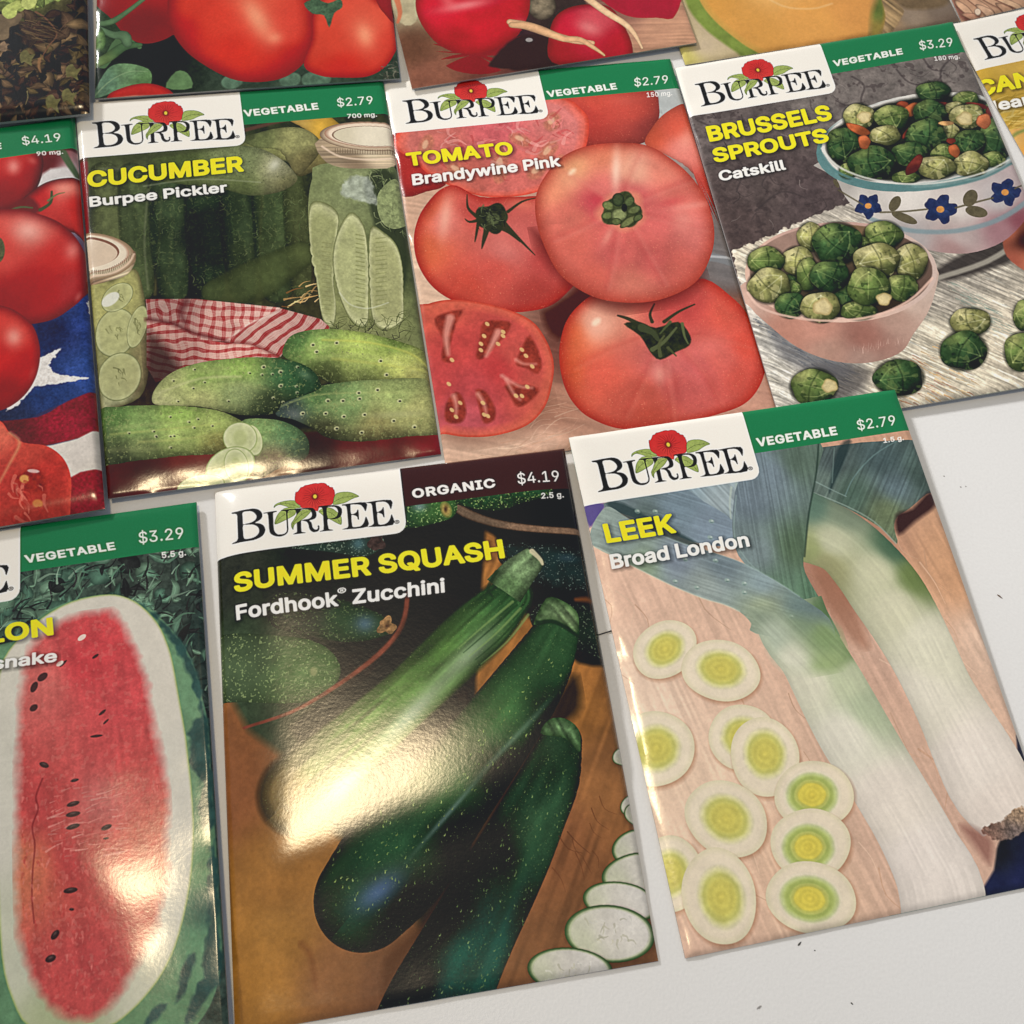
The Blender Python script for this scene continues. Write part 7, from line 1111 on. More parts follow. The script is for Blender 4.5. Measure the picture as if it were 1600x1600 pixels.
('S','star',[(61.2,27.7,3.03,1.82,149)],[(60,27,202,105,59),(62,29,132,69,39)],{'soft':.2,'n':[(1,.15)],'rim':[([105.6,55.2,31.2],.8,1)],'wob':.05,'eps':1}),
('S','star',[(70.7,27.7,2.16,.67,-156)],[(70,27,138,50,41),(72,28,90,33,27)],{'soft':.2,'n':[(1,.15)],'rim':[([72,26.4,21.6],.8,1)],'wob':.05,'eps':1}),
('S','star',[(79.5,30,3.87,.89,-156)],[(78,29,138,50,41),(81,31,90,33,27)],{'soft':.2,'n':[(1,.15)],'rim':[([72,26.4,21.6],.8,1)],'wob':.05,'eps':1}),
('S','star',[(82.2,33.1,2.53,1.41,-89)],[(82,32,126,46,39),(83,34,82,30,25)],{'soft':.2,'n':[(1,.15)],'rim':[([66,24,20.4],.8,1)],'wob':.05,'eps':1}),
('S','star',[(72.9,30.1,2.85,.85,152)],[(72,30,202,105,59),(74,31,132,69,39)],{'soft':.2,'n':[(1,.15)],'rim':[([105.6,55.2,31.2],.8,1)],'wob':.05,'eps':1}),
('S','star',[(57.8,34.8,2.64,.71,139)],[(57,34,149,57,41),(59,35,97,37,27)],{'soft':.2,'n':[(1,.15)],'rim':[([78,30,21.6],.8,1)],'wob':.05,'eps':1}),
('S','star',[(46.2,27.2,5.04,4.44,129)],[(20,24,16)],{'soft':.8,'op':.7}),
('S','star',[(46.2,27.2,4.73,4.22,133)],[(48,30,88,98,54),(46,27,146,146,86),(45,24,206,198,142),(49,25,146,146,86),(43,28,146,146,86)],{'wob':.05,'dome':(-.15,-.35,.6),'n':[(2.5,.3),(.9,.22)],'sp':[(1.6,.6,(206,198,142),.45),(1.3,.68,(52,58,32),.5)],'soft':.2,'eps':1.2}),
('L',[(49.2,28.4),(46.6,29.8),(43.9,29.8)],.14,.03,(235,235,199),.36,.3),
('L',[(49.2,28.4),(46.3,27.3),(43.5,26.1)],.14,.03,(235,235,199),.36,.3),
('L',[(49.2,28.4),(48.5,25.7),(46.8,23.9)],.14,.03,(235,235,199),.36,.3),
('L',[(44.4,31),(45.6,27),(48.1,23.4)],.1,.1,(44,49,27),.6,.5),
('S','star',[(47.7,27.5,2.11,1.89,135)],[(206,190,140)],{'rim':[((170,150,96),.6,1.2)],'wob':.08,'soft':.4,'n':[(1,.12)]}),
('S','star',[(55,29.3,5.23,4.69,153)],[(20,24,16)],{'soft':.8,'op':.7}),
('S','star',[(55,29.3,4.94,4.42,158)],[(57,32,52,76,40),(54,29,94,116,58),(54,26,160,166,100),(58,28,94,116,58),(51,30,94,116,58)],{'wob':.05,'dome':(-.15,-.35,.6),'n':[(2.5,.3),(.9,.22)],'sp':[(1.6,.6,(160,166,100),.45),(1.3,.68,(31,45,24),.5)],'soft':.2,'eps':1.2}),
('L',[(55.2,32.6),(53,31.2),(51.8,28.6)],.16,.03,(222,229,147),.36,.3),
('L',[(55.2,32.6),(55,29.4),(54.8,26.2)],.16,.03,(222,229,147),.36,.3),
('L',[(55.2,32.6),(57.1,30.5),(58.1,27.8)],.16,.03,(222,229,147),.36,.3),
('L',[(50.6,29.8),(54.9,28.6),(59.4,28.7)],.11,.11,(26,38,20),.6,.5),
('S','star',[(65.9,29.5,5.18,4.36,173)],[(20,24,16)],{'soft':.8,'op':.7}),
('S','star',[(65.9,29.5,4.92,4.08,175)],[(68,32,28,48,34),(66,29,52,82,46),(65,27,108,128,70),(69,28,52,82,46),(62,30,52,82,46)],{'wob':.05,'dome':(-.15,-.35,.6),'n':[(2.5,.3),(.9,.22)],'sp':[(1.6,.6,(108,128,70),.45),(1.3,.68,(16,28,20),.5)],'soft':.2,'eps':1.2}),
('L',[(63.6,27.2),(66.7,26.8),(69.3,28)],.16,.03,(157,182,109),.36,.3),
('L',[(63.6,27.2),(65.8,29.4),(68,31.6)],.16,.03,(157,182,109),.36,.3),
('L',[(63.6,27.2),(63.1,29.8),(63.7,32.1)],.16,.03,(157,182,109),.36,.3),
('L',[(69.4,27.1),(66.4,30),(62.5,32)],.11,.11,(14,24,17),.6,.5),
('S','star',[(73.3,29.6,3.25,2.33,-176)],[(20,24,16)],{'soft':.8,'op':.7}),
('S','star',[(73.3,29.6,3.1,2.17,-176)],[(75,31,88,98,54),(73,30,146,146,86),(72,28,206,198,142),(75,29,146,146,86),(71,30,146,146,86)],{'wob':.05,'dome':(-.15,-.35,.6),'n':[(2.5,.3),(.9,.22)],'sp':[(1.6,.6,(206,198,142),.45),(1.3,.68,(52,58,32),.5)],'soft':.2,'eps':1.2}),
('L',[(74.5,28.3),(74.7,29.5),(74.3,30.9)],.1,.02,(235,235,199),.36,.3),
('L',[(74.5,28.3),(73.3,29.5),(72.1,30.8)],.1,.02,(235,235,199),.36,.3),
('L',[(74.5,28.3),(72.9,28.4),(71.3,29.3)],.1,.02,(235,235,199),.36,.3),
('L',[(75.6,30.8),(73,29.9),(70.9,28.4)],.07,.07,(44,49,27),.6,.5),
('S','star',[(75.4,32.8,5.17,4.32,172)],[(20,24,16)],{'soft':.8,'op':.7}),
('S','star',[(75.4,32.8,4.91,4.05,174)],[(77,36,88,98,54),(75,33,146,146,86),(74,30,206,198,142),(78,31,146,146,86),(72,33,146,146,86)],{'wob':.05,'dome':(-.15,-.35,.6),'n':[(2.5,.3),(.9,.22)],'sp':[(1.6,.6,(206,198,142),.45),(1.3,.68,(52,58,32),.5)],'soft':.2,'eps':1.2}),
('L',[(79,33),(76.6,34.9),(74,35.5)],.16,.03,(235,235,199),.36,.3),
('L',[(79,33),(75.6,32.8),(72.1,32.6)],.16,.03,(235,235,199),.36,.3),
('L',[(79,33),(77.3,30.8),(74.6,30)],.16,.03,(235,235,199),.36,.3),
('L',[(74.9,36.5),(74.7,32.8),(75.8,29.2)],.11,.11,(44,49,27),.6,.5),
('S','star',[(74.5,33.5,2.41,2.09,137)],[(206,190,140)],{'rim':[((170,150,96),.6,1.2)],'wob':.08,'soft':.4,'n':[(1,.12)]}),
('S','star',[(51.5,34.6,4.55,3.54,-178)],[(20,24,16)],{'soft':.8,'op':.7}),
('S','star',[(51.5,34.6,4.33,3.31,-178)],[(53,37,88,98,54),(51,35,146,146,86),(50,32,206,198,142),(54,34,146,146,86),(48,35,146,146,86)],{'wob':.05,'dome':(-.15,-.35,.6),'n':[(2.5,.3),(.9,.22)],'sp':[(1.6,.6,(206,198,142),.45),(1.3,.68,(52,58,32),.5)],'soft':.2,'eps':1.2}),
('L',[(48.6,35.7),(49.6,33.8),(51.2,32.4)],.14,.03,(235,235,199),.36,.3),
('L',[(48.6,35.7),(51.3,34.7),(54.1,33.7)],.14,.03,(235,235,199),.36,.3),
('L',[(48.6,35.7),(51,36.7),(53.7,36.2)],.14,.03,(235,235,199),.36,.3),
('L',[(49.7,31.9),(52.1,34.4),(53.2,37.3)],.1,.09,(44,49,27),.6,.5),
('S','star',[(69.2,37.1,3.51,2.47,116)],[(20,24,16)],{'soft':.8,'op':.7}),
('S','star',[(69.2,37.1,3.28,2.35,116)],[(70,39,88,98,54),(69,37,146,146,86),(69,35,206,198,142),(71,36,146,146,86),(67,38,146,146,86)],{'wob':.05,'dome':(-.15,-.35,.6),'n':[(2.5,.3),(.9,.22)],'sp':[(1.6,.6,(206,198,142),.45),(1.3,.68,(52,58,32),.5)],'soft':.2,'eps':1.2}),
('L',[(67.6,36.1),(69.2,35.4),(70.7,35.5)],.09,.02,(235,235,199),.36,.3),
('L',[(67.6,36.1),(69.1,37),(70.5,37.9)],.09,.02,(235,235,199),.36,.3),
('L',[(67.6,36.1),(67.7,37.9),(68.6,39.3)],.09,.02,(235,235,199),.36,.3),
('L',[(70.6,34.5),(69.5,37.3),(67.7,39.7)],.05,.05,(44,49,27),.6,.5),
('S','star',[(80.6,41.6,8.12,4.91,114)],[(20,24,16)],{'soft':.8,'op':.7}),
('S','star',[(80.6,41.6,7.59,4.68,114)],[(82,46,28,48,34),(80,42,52,82,46),(80,37,108,128,70),(84,38,52,82,46),(77,43,52,82,46)],{'wob':.05,'dome':(-.15,-.35,.6),'n':[(2.5,.3),(.9,.22)],'sp':[(1.6,.6,(108,128,70),.45),(1.3,.68,(16,28,20),.5)],'soft':.2,'eps':1.2}),
('L',[(77.4,39.9),(80.5,38),(83.7,37.6)],.2,.04,(157,182,109),.36,.3),
('L',[(77.4,39.9),(80.4,41.5),(83.4,43)],.2,.04,(157,182,109),.36,.3),
('L',[(77.4,39.9),(77.7,43.7),(79.5,46.5)],.2,.04,(157,182,109),.36,.3),
('L',[(83.5,35.3),(81.2,41.9),(77.7,47.7)],.11,.1,(14,24,17),.6,.5),
('S','star',[(62.3,37.1,6.45,5.64,135)],[(20,24,16)],{'soft':.8,'op':.7}),
('S','star',[(62.3,37.1,6.06,5.34,139)],[(64,41,28,48,34),(62,37,52,82,46),(61,33,108,128,70),(66,35,52,82,46),(58,38,52,82,46)],{'wob':.05,'dome':(-.15,-.35,.6),'n':[(2.5,.3),(.9,.22)],'sp':[(1.6,.6,(108,128,70),.45),(1.3,.68,(16,28,20),.5)],'soft':.2,'eps':1.2}),
('L',[(58.5,35.6),(61.8,33.6),(65.2,33.4)],.19,.04,(157,182,109),.36,.3),
('L',[(58.5,35.6),(62.1,37),(65.7,38.5)],.19,.04,(157,182,109),.36,.3),
('L',[(58.5,35.6),(59.1,39),(61,41.4)],.19,.04,(157,182,109),.36,.3),
('L',[(64.8,32.3),(63.1,37.4),(59.9,41.8)],.12,.12,(14,24,17),.6,.5),
('S','star',[(39.2,35.2,6.26,4.65,113)],[(20,24,16)],{'soft':.8,'op':.7}),
('S','star',[(39.2,35.2,5.85,4.43,114)],[(41,39,28,48,34),(39,35,52,82,46),(38,32,108,128,70),(42,33,52,82,46),(36,36,52,82,46)],{'wob':.05,'dome':(-.15,-.35,.6),'n':[(2.5,.3),(.9,.22)],'sp':[(1.6,.6,(108,128,70),.45),(1.3,.68,(16,28,20),.5)],'soft':.2,'eps':1.2}),
('L',[(38.6,39.4),(36.6,37.4),(35.8,34.4)],.16,.03,(157,182,109),.36,.3),
('L',[(38.6,39.4),(39.2,35.4),(39.8,31.4)],.16,.03,(157,182,109),.36,.3),
('L',[(38.6,39.4),(41.2,37.3),(42.9,34.2)],.16,.03,(157,182,109),.36,.3),
('L',[(35.1,35.3),(39.3,34.4),(43.4,35.1)],.1,.1,(14,24,17),.6,.5),
('S','star',[(56.2,41.9,5.19,4.35,174)],[(20,24,16)],{'soft':.8,'op':.7}),
('S','star',[(56.2,41.9,4.94,4.07,176)],[(58,45,28,48,34),(56,42,52,82,46),(55,39,108,128,70),(59,40,52,82,46),(52,42,52,82,46)],{'wob':.05,'dome':(-.15,-.35,.6),'n':[(2.5,.3),(.9,.22)],'sp':[(1.6,.6,(108,128,70),.45),(1.3,.68,(16,28,20),.5)],'soft':.2,'eps':1.2}),
('L',[(53.2,40.2),(56.3,39.5),(59,40.4)],.16,.03,(157,182,109),.36,.3),
('L',[(53.2,40.2),(56.1,41.8),(59,43.4)],.16,.03,(157,182,109),.36,.3),
('L',[(53.2,40.2),(53.9,42.8),(55.6,44.5)],.16,.03,(157,182,109),.36,.3),
('L',[(58.8,38.8),(56.8,42.2),(53.7,44.9)],.11,.11,(14,24,17),.6,.5),
('S','star',[(73.3,41.5,5.11,4.36,134)],[(20,24,16)],{'soft':.8,'op':.7}),
('S','star',[(73.3,41.5,4.8,4.14,137)],[(75,45,28,48,34),(73,41,52,82,46),(72,38,108,128,70),(76,40,52,82,46),(70,42,52,82,46)],{'wob':.05,'dome':(-.15,-.35,.6),'n':[(2.5,.3),(.9,.22)],'sp':[(1.6,.6,(108,128,70),.45),(1.3,.68,(16,28,20),.5)],'soft':.2,'eps':1.2}),
('L',[(71,44.2),(70.5,41.7),(71.2,38.9)],.14,.03,(157,182,109),.36,.3),
('L',[(71,44.2),(73.2,41.6),(75.5,39)],.14,.03,(157,182,109),.36,.3),
('L',[(71,44.2),(73.6,44.3),(76.3,43.1)],.14,.03,(157,182,109),.36,.3),
('L',[(70.4,39.1),(73.8,40.9),(76.2,43.8)],.1,.1,(14,24,17),.6,.5),
('S','star',[(65.4,43.7,4.15,3.34,177)],[(20,24,16)],{'soft':.8,'op':.7}),
('S','star',[(65.4,43.7,3.95,3.13,178)],[(67,46,52,76,40),(65,44,94,116,58),(64,42,160,166,100),(68,42,94,116,58),(62,44,94,116,58)],{'wob':.05,'dome':(-.15,-.35,.6),'n':[(2.5,.3),(.9,.22)],'sp':[(1.6,.6,(160,166,100),.45),(1.3,.68,(31,45,24),.5)],'soft':.2,'eps':1.2}),
('L',[(65.9,41.4),(67.4,42.6),(68.1,44.6)],.13,.03,(222,229,147),.36,.3),
('L',[(65.9,41.4),(65.4,43.6),(64.9,45.8)],.13,.03,(222,229,147),.36,.3),
('L',[(65.9,41.4),(63.9,42.2),(62.4,43.9)],.13,.03,(222,229,147),.36,.3),
('L',[(68.9,44.1),(65.3,44.1),(61.9,43.2)],.09,.09,(26,38,20),.6,.5),
('S','star',[(38.2,43.9,2.92,2.64,140)],[(20,24,16)],{'soft':.8,'op':.7}),
('S','star',[(38.2,43.9,2.75,2.49,145)],[(39,46,52,76,40),(38,44,94,116,58),(38,42,160,166,100),(40,43,94,116,58),(36,44,94,116,58)],{'wob':.05,'dome':(-.15,-.35,.6),'n':[(2.5,.3),(.9,.22)],'sp':[(1.6,.6,(160,166,100),.45),(1.3,.68,(31,45,24),.5)],'soft':.2,'eps':1.2}),
('L',[(39.9,42.7),(39.6,44.3),(38.7,45.7)],.09,.02,(222,229,147),.36,.3),
('L',[(39.9,42.7),(38.3,43.9),(36.7,45)],.09,.02,(222,229,147),.36,.3),
('L',[(39.9,42.7),(38.3,42.4),(36.7,42.9)],.09,.02,(222,229,147),.36,.3),
('L',[(39.5,45.7),(37.8,44.2),(36.9,42.1)],.06,.06,(26,38,20),.6,.5),
('S','star',[(45.3,42.7,7.02,5.8,178)],[(20,24,16)],{'soft':.8,'op':.7}),
('S','star',[(45.3,42.7,6.68,5.43,179)],[(48,47,28,48,34),(45,42,52,82,46),(44,39,108,128,70),(49,41,52,82,46),(40,43,52,82,46)],{'wob':.05,'dome':(-.15,-.35,.6),'n':[(2.5,.3),(.9,.22)],'sp':[(1.6,.6,(108,128,70),.45),(1.3,.68,(16,28,20),.5)],'soft':.2,'eps':1.2}),
('L',[(50.3,42.9),(46.9,45.3),(43.2,45.8)],.22,.04,(157,182,109),.36,.3),
('L',[(50.3,42.9),(45.6,42.7),(40.8,42.4)],.22,.04,(157,182,109),.36,.3),
('L',[(50.3,42.9),(47.6,40.1),(43.8,39.3)],.22,.04,(157,182,109),.36,.3),
('L',[(44.9,47.5),(44.3,42.6),(45.8,37.8)],.14,.15,(14,24,17),.6,.5),
('S','star',[(77.4,48,3.66,2.77,180)],[(20,24,16)],{'soft':.8,'op':.7}),
('S','star',[(77.4,48,3.48,2.59,-179)],[(79,50,52,76,40),(77,48,94,116,58),(77,46,160,166,100),(80,47,94,116,58),(75,48,94,116,58)],{'wob':.05,'dome':(-.15,-.35,.6),'n':[(2.5,.3),(.9,.22)],'sp':[(1.6,.6,(160,166,100),.45),(1.3,.68,(31,45,24),.5)],'soft':.2,'eps':1.2}),
('L',[(79.3,46.6),(79.4,48.1),(78.9,49.6)],.11,.02,(222,229,147),.36,.3),
('L',[(79.3,46.6),(77.5,47.9),(75.8,49.2)],.11,.02,(222,229,147),.36,.3),
('L',[(79.3,46.6),(77.3,46.2),(75.2,46.9)],.11,.02,(222,229,147),.36,.3),
('L',[(79.7,49.6),(77.1,48.2),(75.2,46.3)],.08,.08,(26,38,20),.6,.5),
('S','star',[(52.8,49,4.08,2.22,-172)],[(20,24,16)],{'soft':.8,'op':.7}),
('S','star',[(52.8,49,3.88,2.08,-172)],[(55,51,52,76,40),(52,49,94,116,58),(52,48,160,166,100),(55,48,94,116,58),(50,49,94,116,58)],{'wob':.05,'dome':(-.15,-.35,.6),'n':[(2.5,.3),(.9,.22)],'sp':[(1.6,.6,(160,166,100),.45),(1.3,.68,(31,45,24),.5)],'soft':.2,'eps':1.2}),
('L',[(51.4,50.2),(51,49),(51.2,47.7)],.13,.03,(222,229,147),.36,.3),
('L',[(51.4,50.2),(52.8,49),(54.1,47.9)],.13,.03,(222,229,147),.36,.3),
('L',[(51.4,50.2),(53.4,50.3),(55.4,49.4)],.13,.03,(222,229,147),.36,.3),
('L',[(49.8,47.7),(53.1,48.7),(55.8,50.2)],.09,.09,(26,38,20),.6,.5),
('S','star',[(71.2,48.3,5.17,4.27,172)],[(20,24,16)],{'soft':.8,'op':.7}),
('S','star',[(71.2,48.3,4.91,4,174)],[(73,51,88,98,54),(71,48,146,146,86),(70,46,206,198,142),(74,47,146,146,86),(68,49,146,146,86)],{'wob':.05,'dome':(-.15,-.35,.6),'n':[(2.5,.3),(.9,.22)],'sp':[(1.6,.6,(206,198,142),.45),(1.3,.68,(52,58,32),.5)],'soft':.2,'eps':1.2}),
('L',[(69.4,51),(68.7,48.8),(69,46.2)],.16,.03,(235,235,199),.36,.3),
('L',[(69.4,51),(71.1,48.5),(72.9,45.9)],.16,.03,(235,235,199),.36,.3),
('L',[(69.4,51),(72.1,50.5),(74.6,48.8)],.16,.03,(235,235,199),.36,.3),
('L',[(67.4,46.6),(71.6,47.8),(75,50)],.11,.11,(44,49,27),.6,.5),
('S','star',[(61.8,47.5,5.56,4,-177)],[(20,24,16)],{'soft':.8,'op':.7}),
('S','star',[(61.8,47.5,5.29,3.74,-176)],[(64,50,88,98,54),(61,47,146,146,86),(60,45,206,198,142),(65,46,146,146,86),(58,48,146,146,86)],{'wob':.05,'dome':(-.15,-.35,.6),'n':[(2.5,.3),(.9,.22)],'sp':[(1.6,.6,(206,198,142),.45),(1.3,.68,(52,58,32),.5)],'soft':.2,'eps':1.2}),
('L',[(64.5,45.6),(64.8,47.7),(64.2,50)],.17,.03,(235,235,199),.36,.3),
('L',[(64.5,45.6),(62,47.4),(59.4,49.3)],.17,.03,(235,235,199),.36,.3),
('L',[(64.5,45.6),(61.5,44.9),(58.3,45.9)],.17,.03,(235,235,199),.36,.3),
('L',[(65.3,50),(61.3,47.9),(58.3,45.1)],.12,.12,(44,49,27),.6,.5),
('S','star',[(44.8,31.2,3.51,1.52,-140)],[(44,30,202,101,55),(46,32,132,66,36)],{'soft':.2,'n':[(1,.15)],'rim':[([105.6,52.8,28.8],.8,1)],'wob':.05,'eps':1}),
('S','star',[(45.2,35.6,2.46,1.67,107)],[(45,34,211,110,64),(46,37,138,72,42)],{'soft':.2,'n':[(1,.15)],'rim':[([110.4,57.6,33.6],.8,1)],'wob':.05,'eps':1}),
('S','star',[(79.3,35.3,2.63,1.98,125)],[(79,34,225,126,80),(80,36,147,82,52)],{'soft':.2,'n':[(1,.15)],'rim':[([117.6,66,42],.8,1)],'wob':.05,'eps':1}),
('S','star',[(68.2,43.2,2.21,1.55,-82)],[(68,42,202,105,59),(69,44,132,69,39)],{'soft':.2,'n':[(1,.15)],'rim':[([105.6,55.2,31.2],.8,1)],'wob':.05,'eps':1}),
('S','star',[(56.2,45.6,4.07,1.48,137)],[(56,44,128,50,41),(56,47,84,33,27)],{'soft':.2,'n':[(1,.15)],'rim':[([67.2,26.4,21.6],.8,1)],'wob':.05,'eps':1}),
('S','star',[(69,34,2.19,.76,-170)],[(68,34,229,172,110),(70,34,150,112,72)],{'soft':.2,'n':[(1,.15)],'rim':[([120,90,57.6],.8,1)],'wob':.05,'eps':1}),
('S','star',[(68.4,39.9,1.31,.95,-177)],[(68,40,138,52,39),(69,40,90,34,25)],{'soft':.2,'n':[(1,.15)],'rim':[([72,27.6,20.4],.8,1)],'wob':.05,'eps':1}),
('L',[(32.6,36.9),(34.8,43.3),(41.4,48.3),(51.2,52.6),(62,53.9),(73.4,53),(83.1,49.6)],.44,.38,(84,124,126),.9,.5),
('L',[(33.2,35.4),(35.5,41.5),(41.8,46.9),(51.7,51),(62.4,52.4),(73.9,51.5),(83.2,48.3)],.34,.28,(214,214,208),.8,.4),
('S','poly',[(1.5,72.5),(.8,80.1),(4.2,86.2),(8.3,92.3),(12.8,96.5),(18.5,99.7),(24.6,101.3),(30.8,101.2),(36.1,99.5),(40,95.5),(45.2,90.6),(49.2,84.8),(51.9,77.6),(41.7,77.4)],[(2,78,196,160,145),(9,89,186,130,112),(16,90,198,140,122),(27,94,150,100,88),(38,90,172,138,124),(47,84,192,168,155),(25,100,160,128,116),(17,96,176,136,120),(42,87,196,170,156)],{'soft':.2,'n':[(6,.06),(1,.04)]}),
('C',[(23.2,96.6),(38.7,95.8),(37.3,97.1),(24.7,98)],26,(.8,2),(-70,14),[(214,178,166)],{'asp':.12,'op':.35,'seed':2,'curve':.05}),
('S','star',[(27,74.1,25.3,15.2,-173)],[(4,73,216,178,160),(24,88,214,180,164),(49,76,200,176,166),(28,59,186,150,140)],{'soft':.2}),
('S','star',[(27.1,73.8,24.02,14.02,-172)],[(17,61,150,120,108),(47,76,100,78,68),(34,62,122,96,70),(26,83,44,38,28),(35,84,50,40,30)],{'soft':.4,'n':[(3,.1)]}),
('S','star',[(12.9,75.8,3.54,2.94,117)],[(20,24,16)],{'soft':.8,'op':.7}),
('S','star',[(12.9,75.8,3.31,2.79,119)],[(14,78,28,48,34),(13,76,52,82,46),(12,74,108,128,70),(15,74,52,82,46),(11,76,52,82,46)],{'wob':.05,'dome':(-.15,-.35,.6),'n':[(2.5,.3),(.9,.22)],'sp':[(1.6,.6,(108,128,70),.45),(1.3,.68,(16,28,20),.5)],'soft':.2,'eps':1.2}),
('L',[(14.1,77.6),(12.3,77.4),(11,76.4)],.09,.02,(157,182,109),.36,.3),
('L',[(14.1,77.6),(12.9,75.9),(11.8,74.1)],.09,.02,(157,182,109),.36,.3),
('L',[(14.1,77.6),(14.4,75.7),(14,73.8)],.09,.02,(157,182,109),.36,.3),
('L',[(10.7,77.6),(12.7,75.4),(15.1,73.9)],.06,.06,(14,24,17),.6,.5),
('S','star',[(33,67.3,3.65,2.94,119)],[(20,24,16)],{'soft':.8,'op':.7}),
('S','star',[(33,67.3,3.41,2.8,120)],[(34,70,28,48,34),(33,67,52,82,46),(32,65,108,128,70),(35,66,52,82,46),(31,68,52,82,46)],{'wob':.05,'dome':(-.15,-.35,.6),'n':[(2.5,.3),(.9,.22)],'sp':[(1.6,.6,(108,128,70),.45),(1.3,.68,(16,28,20),.5)],'soft':.2,'eps':1.2}),
('L',[(33.5,69.6),(31.8,69),(30.7,67.7)],.09,.02,(157,182,109),.36,.3),
('L',[(33.5,69.6),(33.1,67.4),(32.7,65.2)],.09,.02,(157,182,109),.36,.3),
('L',[(33.5,69.6),(34.7,67.9),(35.2,65.9)],.09,.02,(157,182,109),.36,.3),
('L',[(30.4,68.3),(33,66.8),(35.7,66.2)],.06,.06,(14,24,17),.6,.5),
('S','star',[(27,80.7,4.21,3.77,140)],[(20,24,16)],{'soft':.8,'op':.7}),
('S','star',[(27,80.7,3.96,3.56,144)],[(29,83,28,48,34),(27,81,52,82,46),(26,78,108,128,70),(29,79,52,82,46),(24,81,52,82,46)],{'wob':.05,'dome':(-.15,-.35,.6),'n':[(2.5,.3),(.9,.22)],'sp':[(1.6,.6,(108,128,70),.45),(1.3,.68,(16,28,20),.5)],'soft':.2,'eps':1.2}),
('L',[(28.3,78.1),(29.3,79.9),(29.3,82.2)],.12,.02,(157,182,109),.36,.3),
('L',[(28.3,78.1),(27.1,80.5),(25.9,83)],.12,.02,(157,182,109),.36,.3),
('L',[(28.3,78.1),(26.1,78.7),(24.2,80.3)],.12,.02,(157,182,109),.36,.3),
('L',[(30.1,81.8),(26.8,81.2),(24,79.5)],.08,.08,(14,24,17),.6,.5),
('S','star',[(22.1,62.3,4.99,3.49,111)],[(20,24,16)],{'soft':.8,'op':.7}),
('S','star',[(22.1,62.3,4.66,3.33,111)],[(23,65,88,98,54),(22,62,146,146,86),(22,59,206,198,142),(24,60,146,146,86),(19,63,146,146,86)],{'wob':.05,'dome':(-.15,-.35,.6),'n':[(2.5,.3),(.9,.22)],'sp':[(1.6,.6,(206,198,142),.45),(1.3,.68,(52,58,32),.5)],'soft':.2,'eps':1.2}),
('L',[(19.7,61.8),(21.5,60),(23.7,59.2)],.13,.03,(235,235,199),.36,.3),
('L',[(19.7,61.8),(22,62.3),(24.3,62.7)],.13,.03,(235,235,199),.36,.3),
('L',[(19.7,61.8),(20.3,64.1),(21.9,65.6)],.13,.03,(235,235,199),.36,.3),
('L',[(23.3,58.3),(22.6,62.4),(21,66.3)],.07,.07,(44,49,27),.6,.5),
('S','star',[(41.2,65.7,5.53,4.81,167)],[(20,24,16)],{'soft':.8,'op':.7}),
('S','star',[(41.2,65.7,5.25,4.51,170)],[(43,69,52,76,40),(41,66,94,116,58),(40,63,160,166,100),(44,64,94,116,58),(37,66,94,116,58)],{'wob':.05,'dome':(-.15,-.35,.6),'n':[(2.5,.3),(.9,.22)],'sp':[(1.6,.6,(160,166,100),.45),(1.3,.68,(31,45,24),.5)],'soft':.2,'eps':1.2}),
('L',[(41.5,69.1),(38.9,67.9),(37.2,65.4)],.17,.03,(222,229,147),.36,.3),
('L',[(41.5,69.1),(41.2,65.9),(40.9,62.7)],.17,.03,(222,229,147),.36,.3),
('L',[(41.5,69.1),(43.7,67.1),(45,64.5)],.17,.03,(222,229,147),.36,.3),
('L',[(36.5,66.2),(41.1,65),(45.9,65.2)],.11,.11,(26,38,20),.6,.5),
('S','star',[(34.1,66.9,3.15,2.84,148)],[(20,24,16)],{'soft':.8,'op':.7}),
('S','star',[(34.1,66.9,2.98,2.68,153)],[(35,69,52,76,40),(34,67,94,116,58),(34,65,160,166,100),(36,66,94,116,58),(32,67,94,116,58)],{'wob':.05,'dome':(-.15,-.35,.6),'n':[(2.5,.3),(.9,.22)],'sp':[(1.6,.6,(160,166,100),.45),(1.3,.68,(31,45,24),.5)],'soft':.2,'eps':1.2}),
('L',[(34.3,68.9),(32.9,68.1),(32.2,66.5)],.09,.02,(222,229,147),.36,.3),
('L',[(34.3,68.9),(34.1,67),(34,65.1)],.09,.02,(222,229,147),.36,.3),
('L',[(34.3,68.9),(35.4,67.6),(36,66)],.09,.02,(222,229,147),.36,.3),
('L',[(31.5,67.3),(34.1,66.5),(36.8,66.5)],.06,.06,(26,38,20),.6,.5),
('S','star',[(16.8,69,4.96,4.4,127)],[(20,24,16)],{'soft':.8,'op':.7}),
('S','star',[(16.8,69,4.65,4.18,130)],[(18,72,88,98,54),(16,69,146,146,86),(16,66,206,198,142),(20,67,146,146,86),(14,70,146,146,86)],{'wob':.05,'dome':(-.15,-.35,.6),'n':[(2.5,.3),(.9,.22)],'sp':[(1.6,.6,(206,198,142),.45),(1.3,.68,(52,58,32),.5)],'soft':.2,'eps':1.2}),
('L',[(19.8,69.9),(17.3,71.3),(14.7,71.4)],.14,.03,(235,235,199),.36,.3),
('L',[(19.8,69.9),(16.9,69),(14,68.2)],.14,.03,(235,235,199),.36,.3),
('L',[(19.8,69.9),(18.8,67.4),(16.7,65.9)],.14,.03,(235,235,199),.36,.3),
('L',[(15.3,72.8),(16.2,68.8),(18.2,65.1)],.09,.09,(44,49,27),.6,.5),
('S','star',[(8.6,67.2,5.3,4.48,179)],[(20,24,16)],{'soft':.8,'op':.7}),
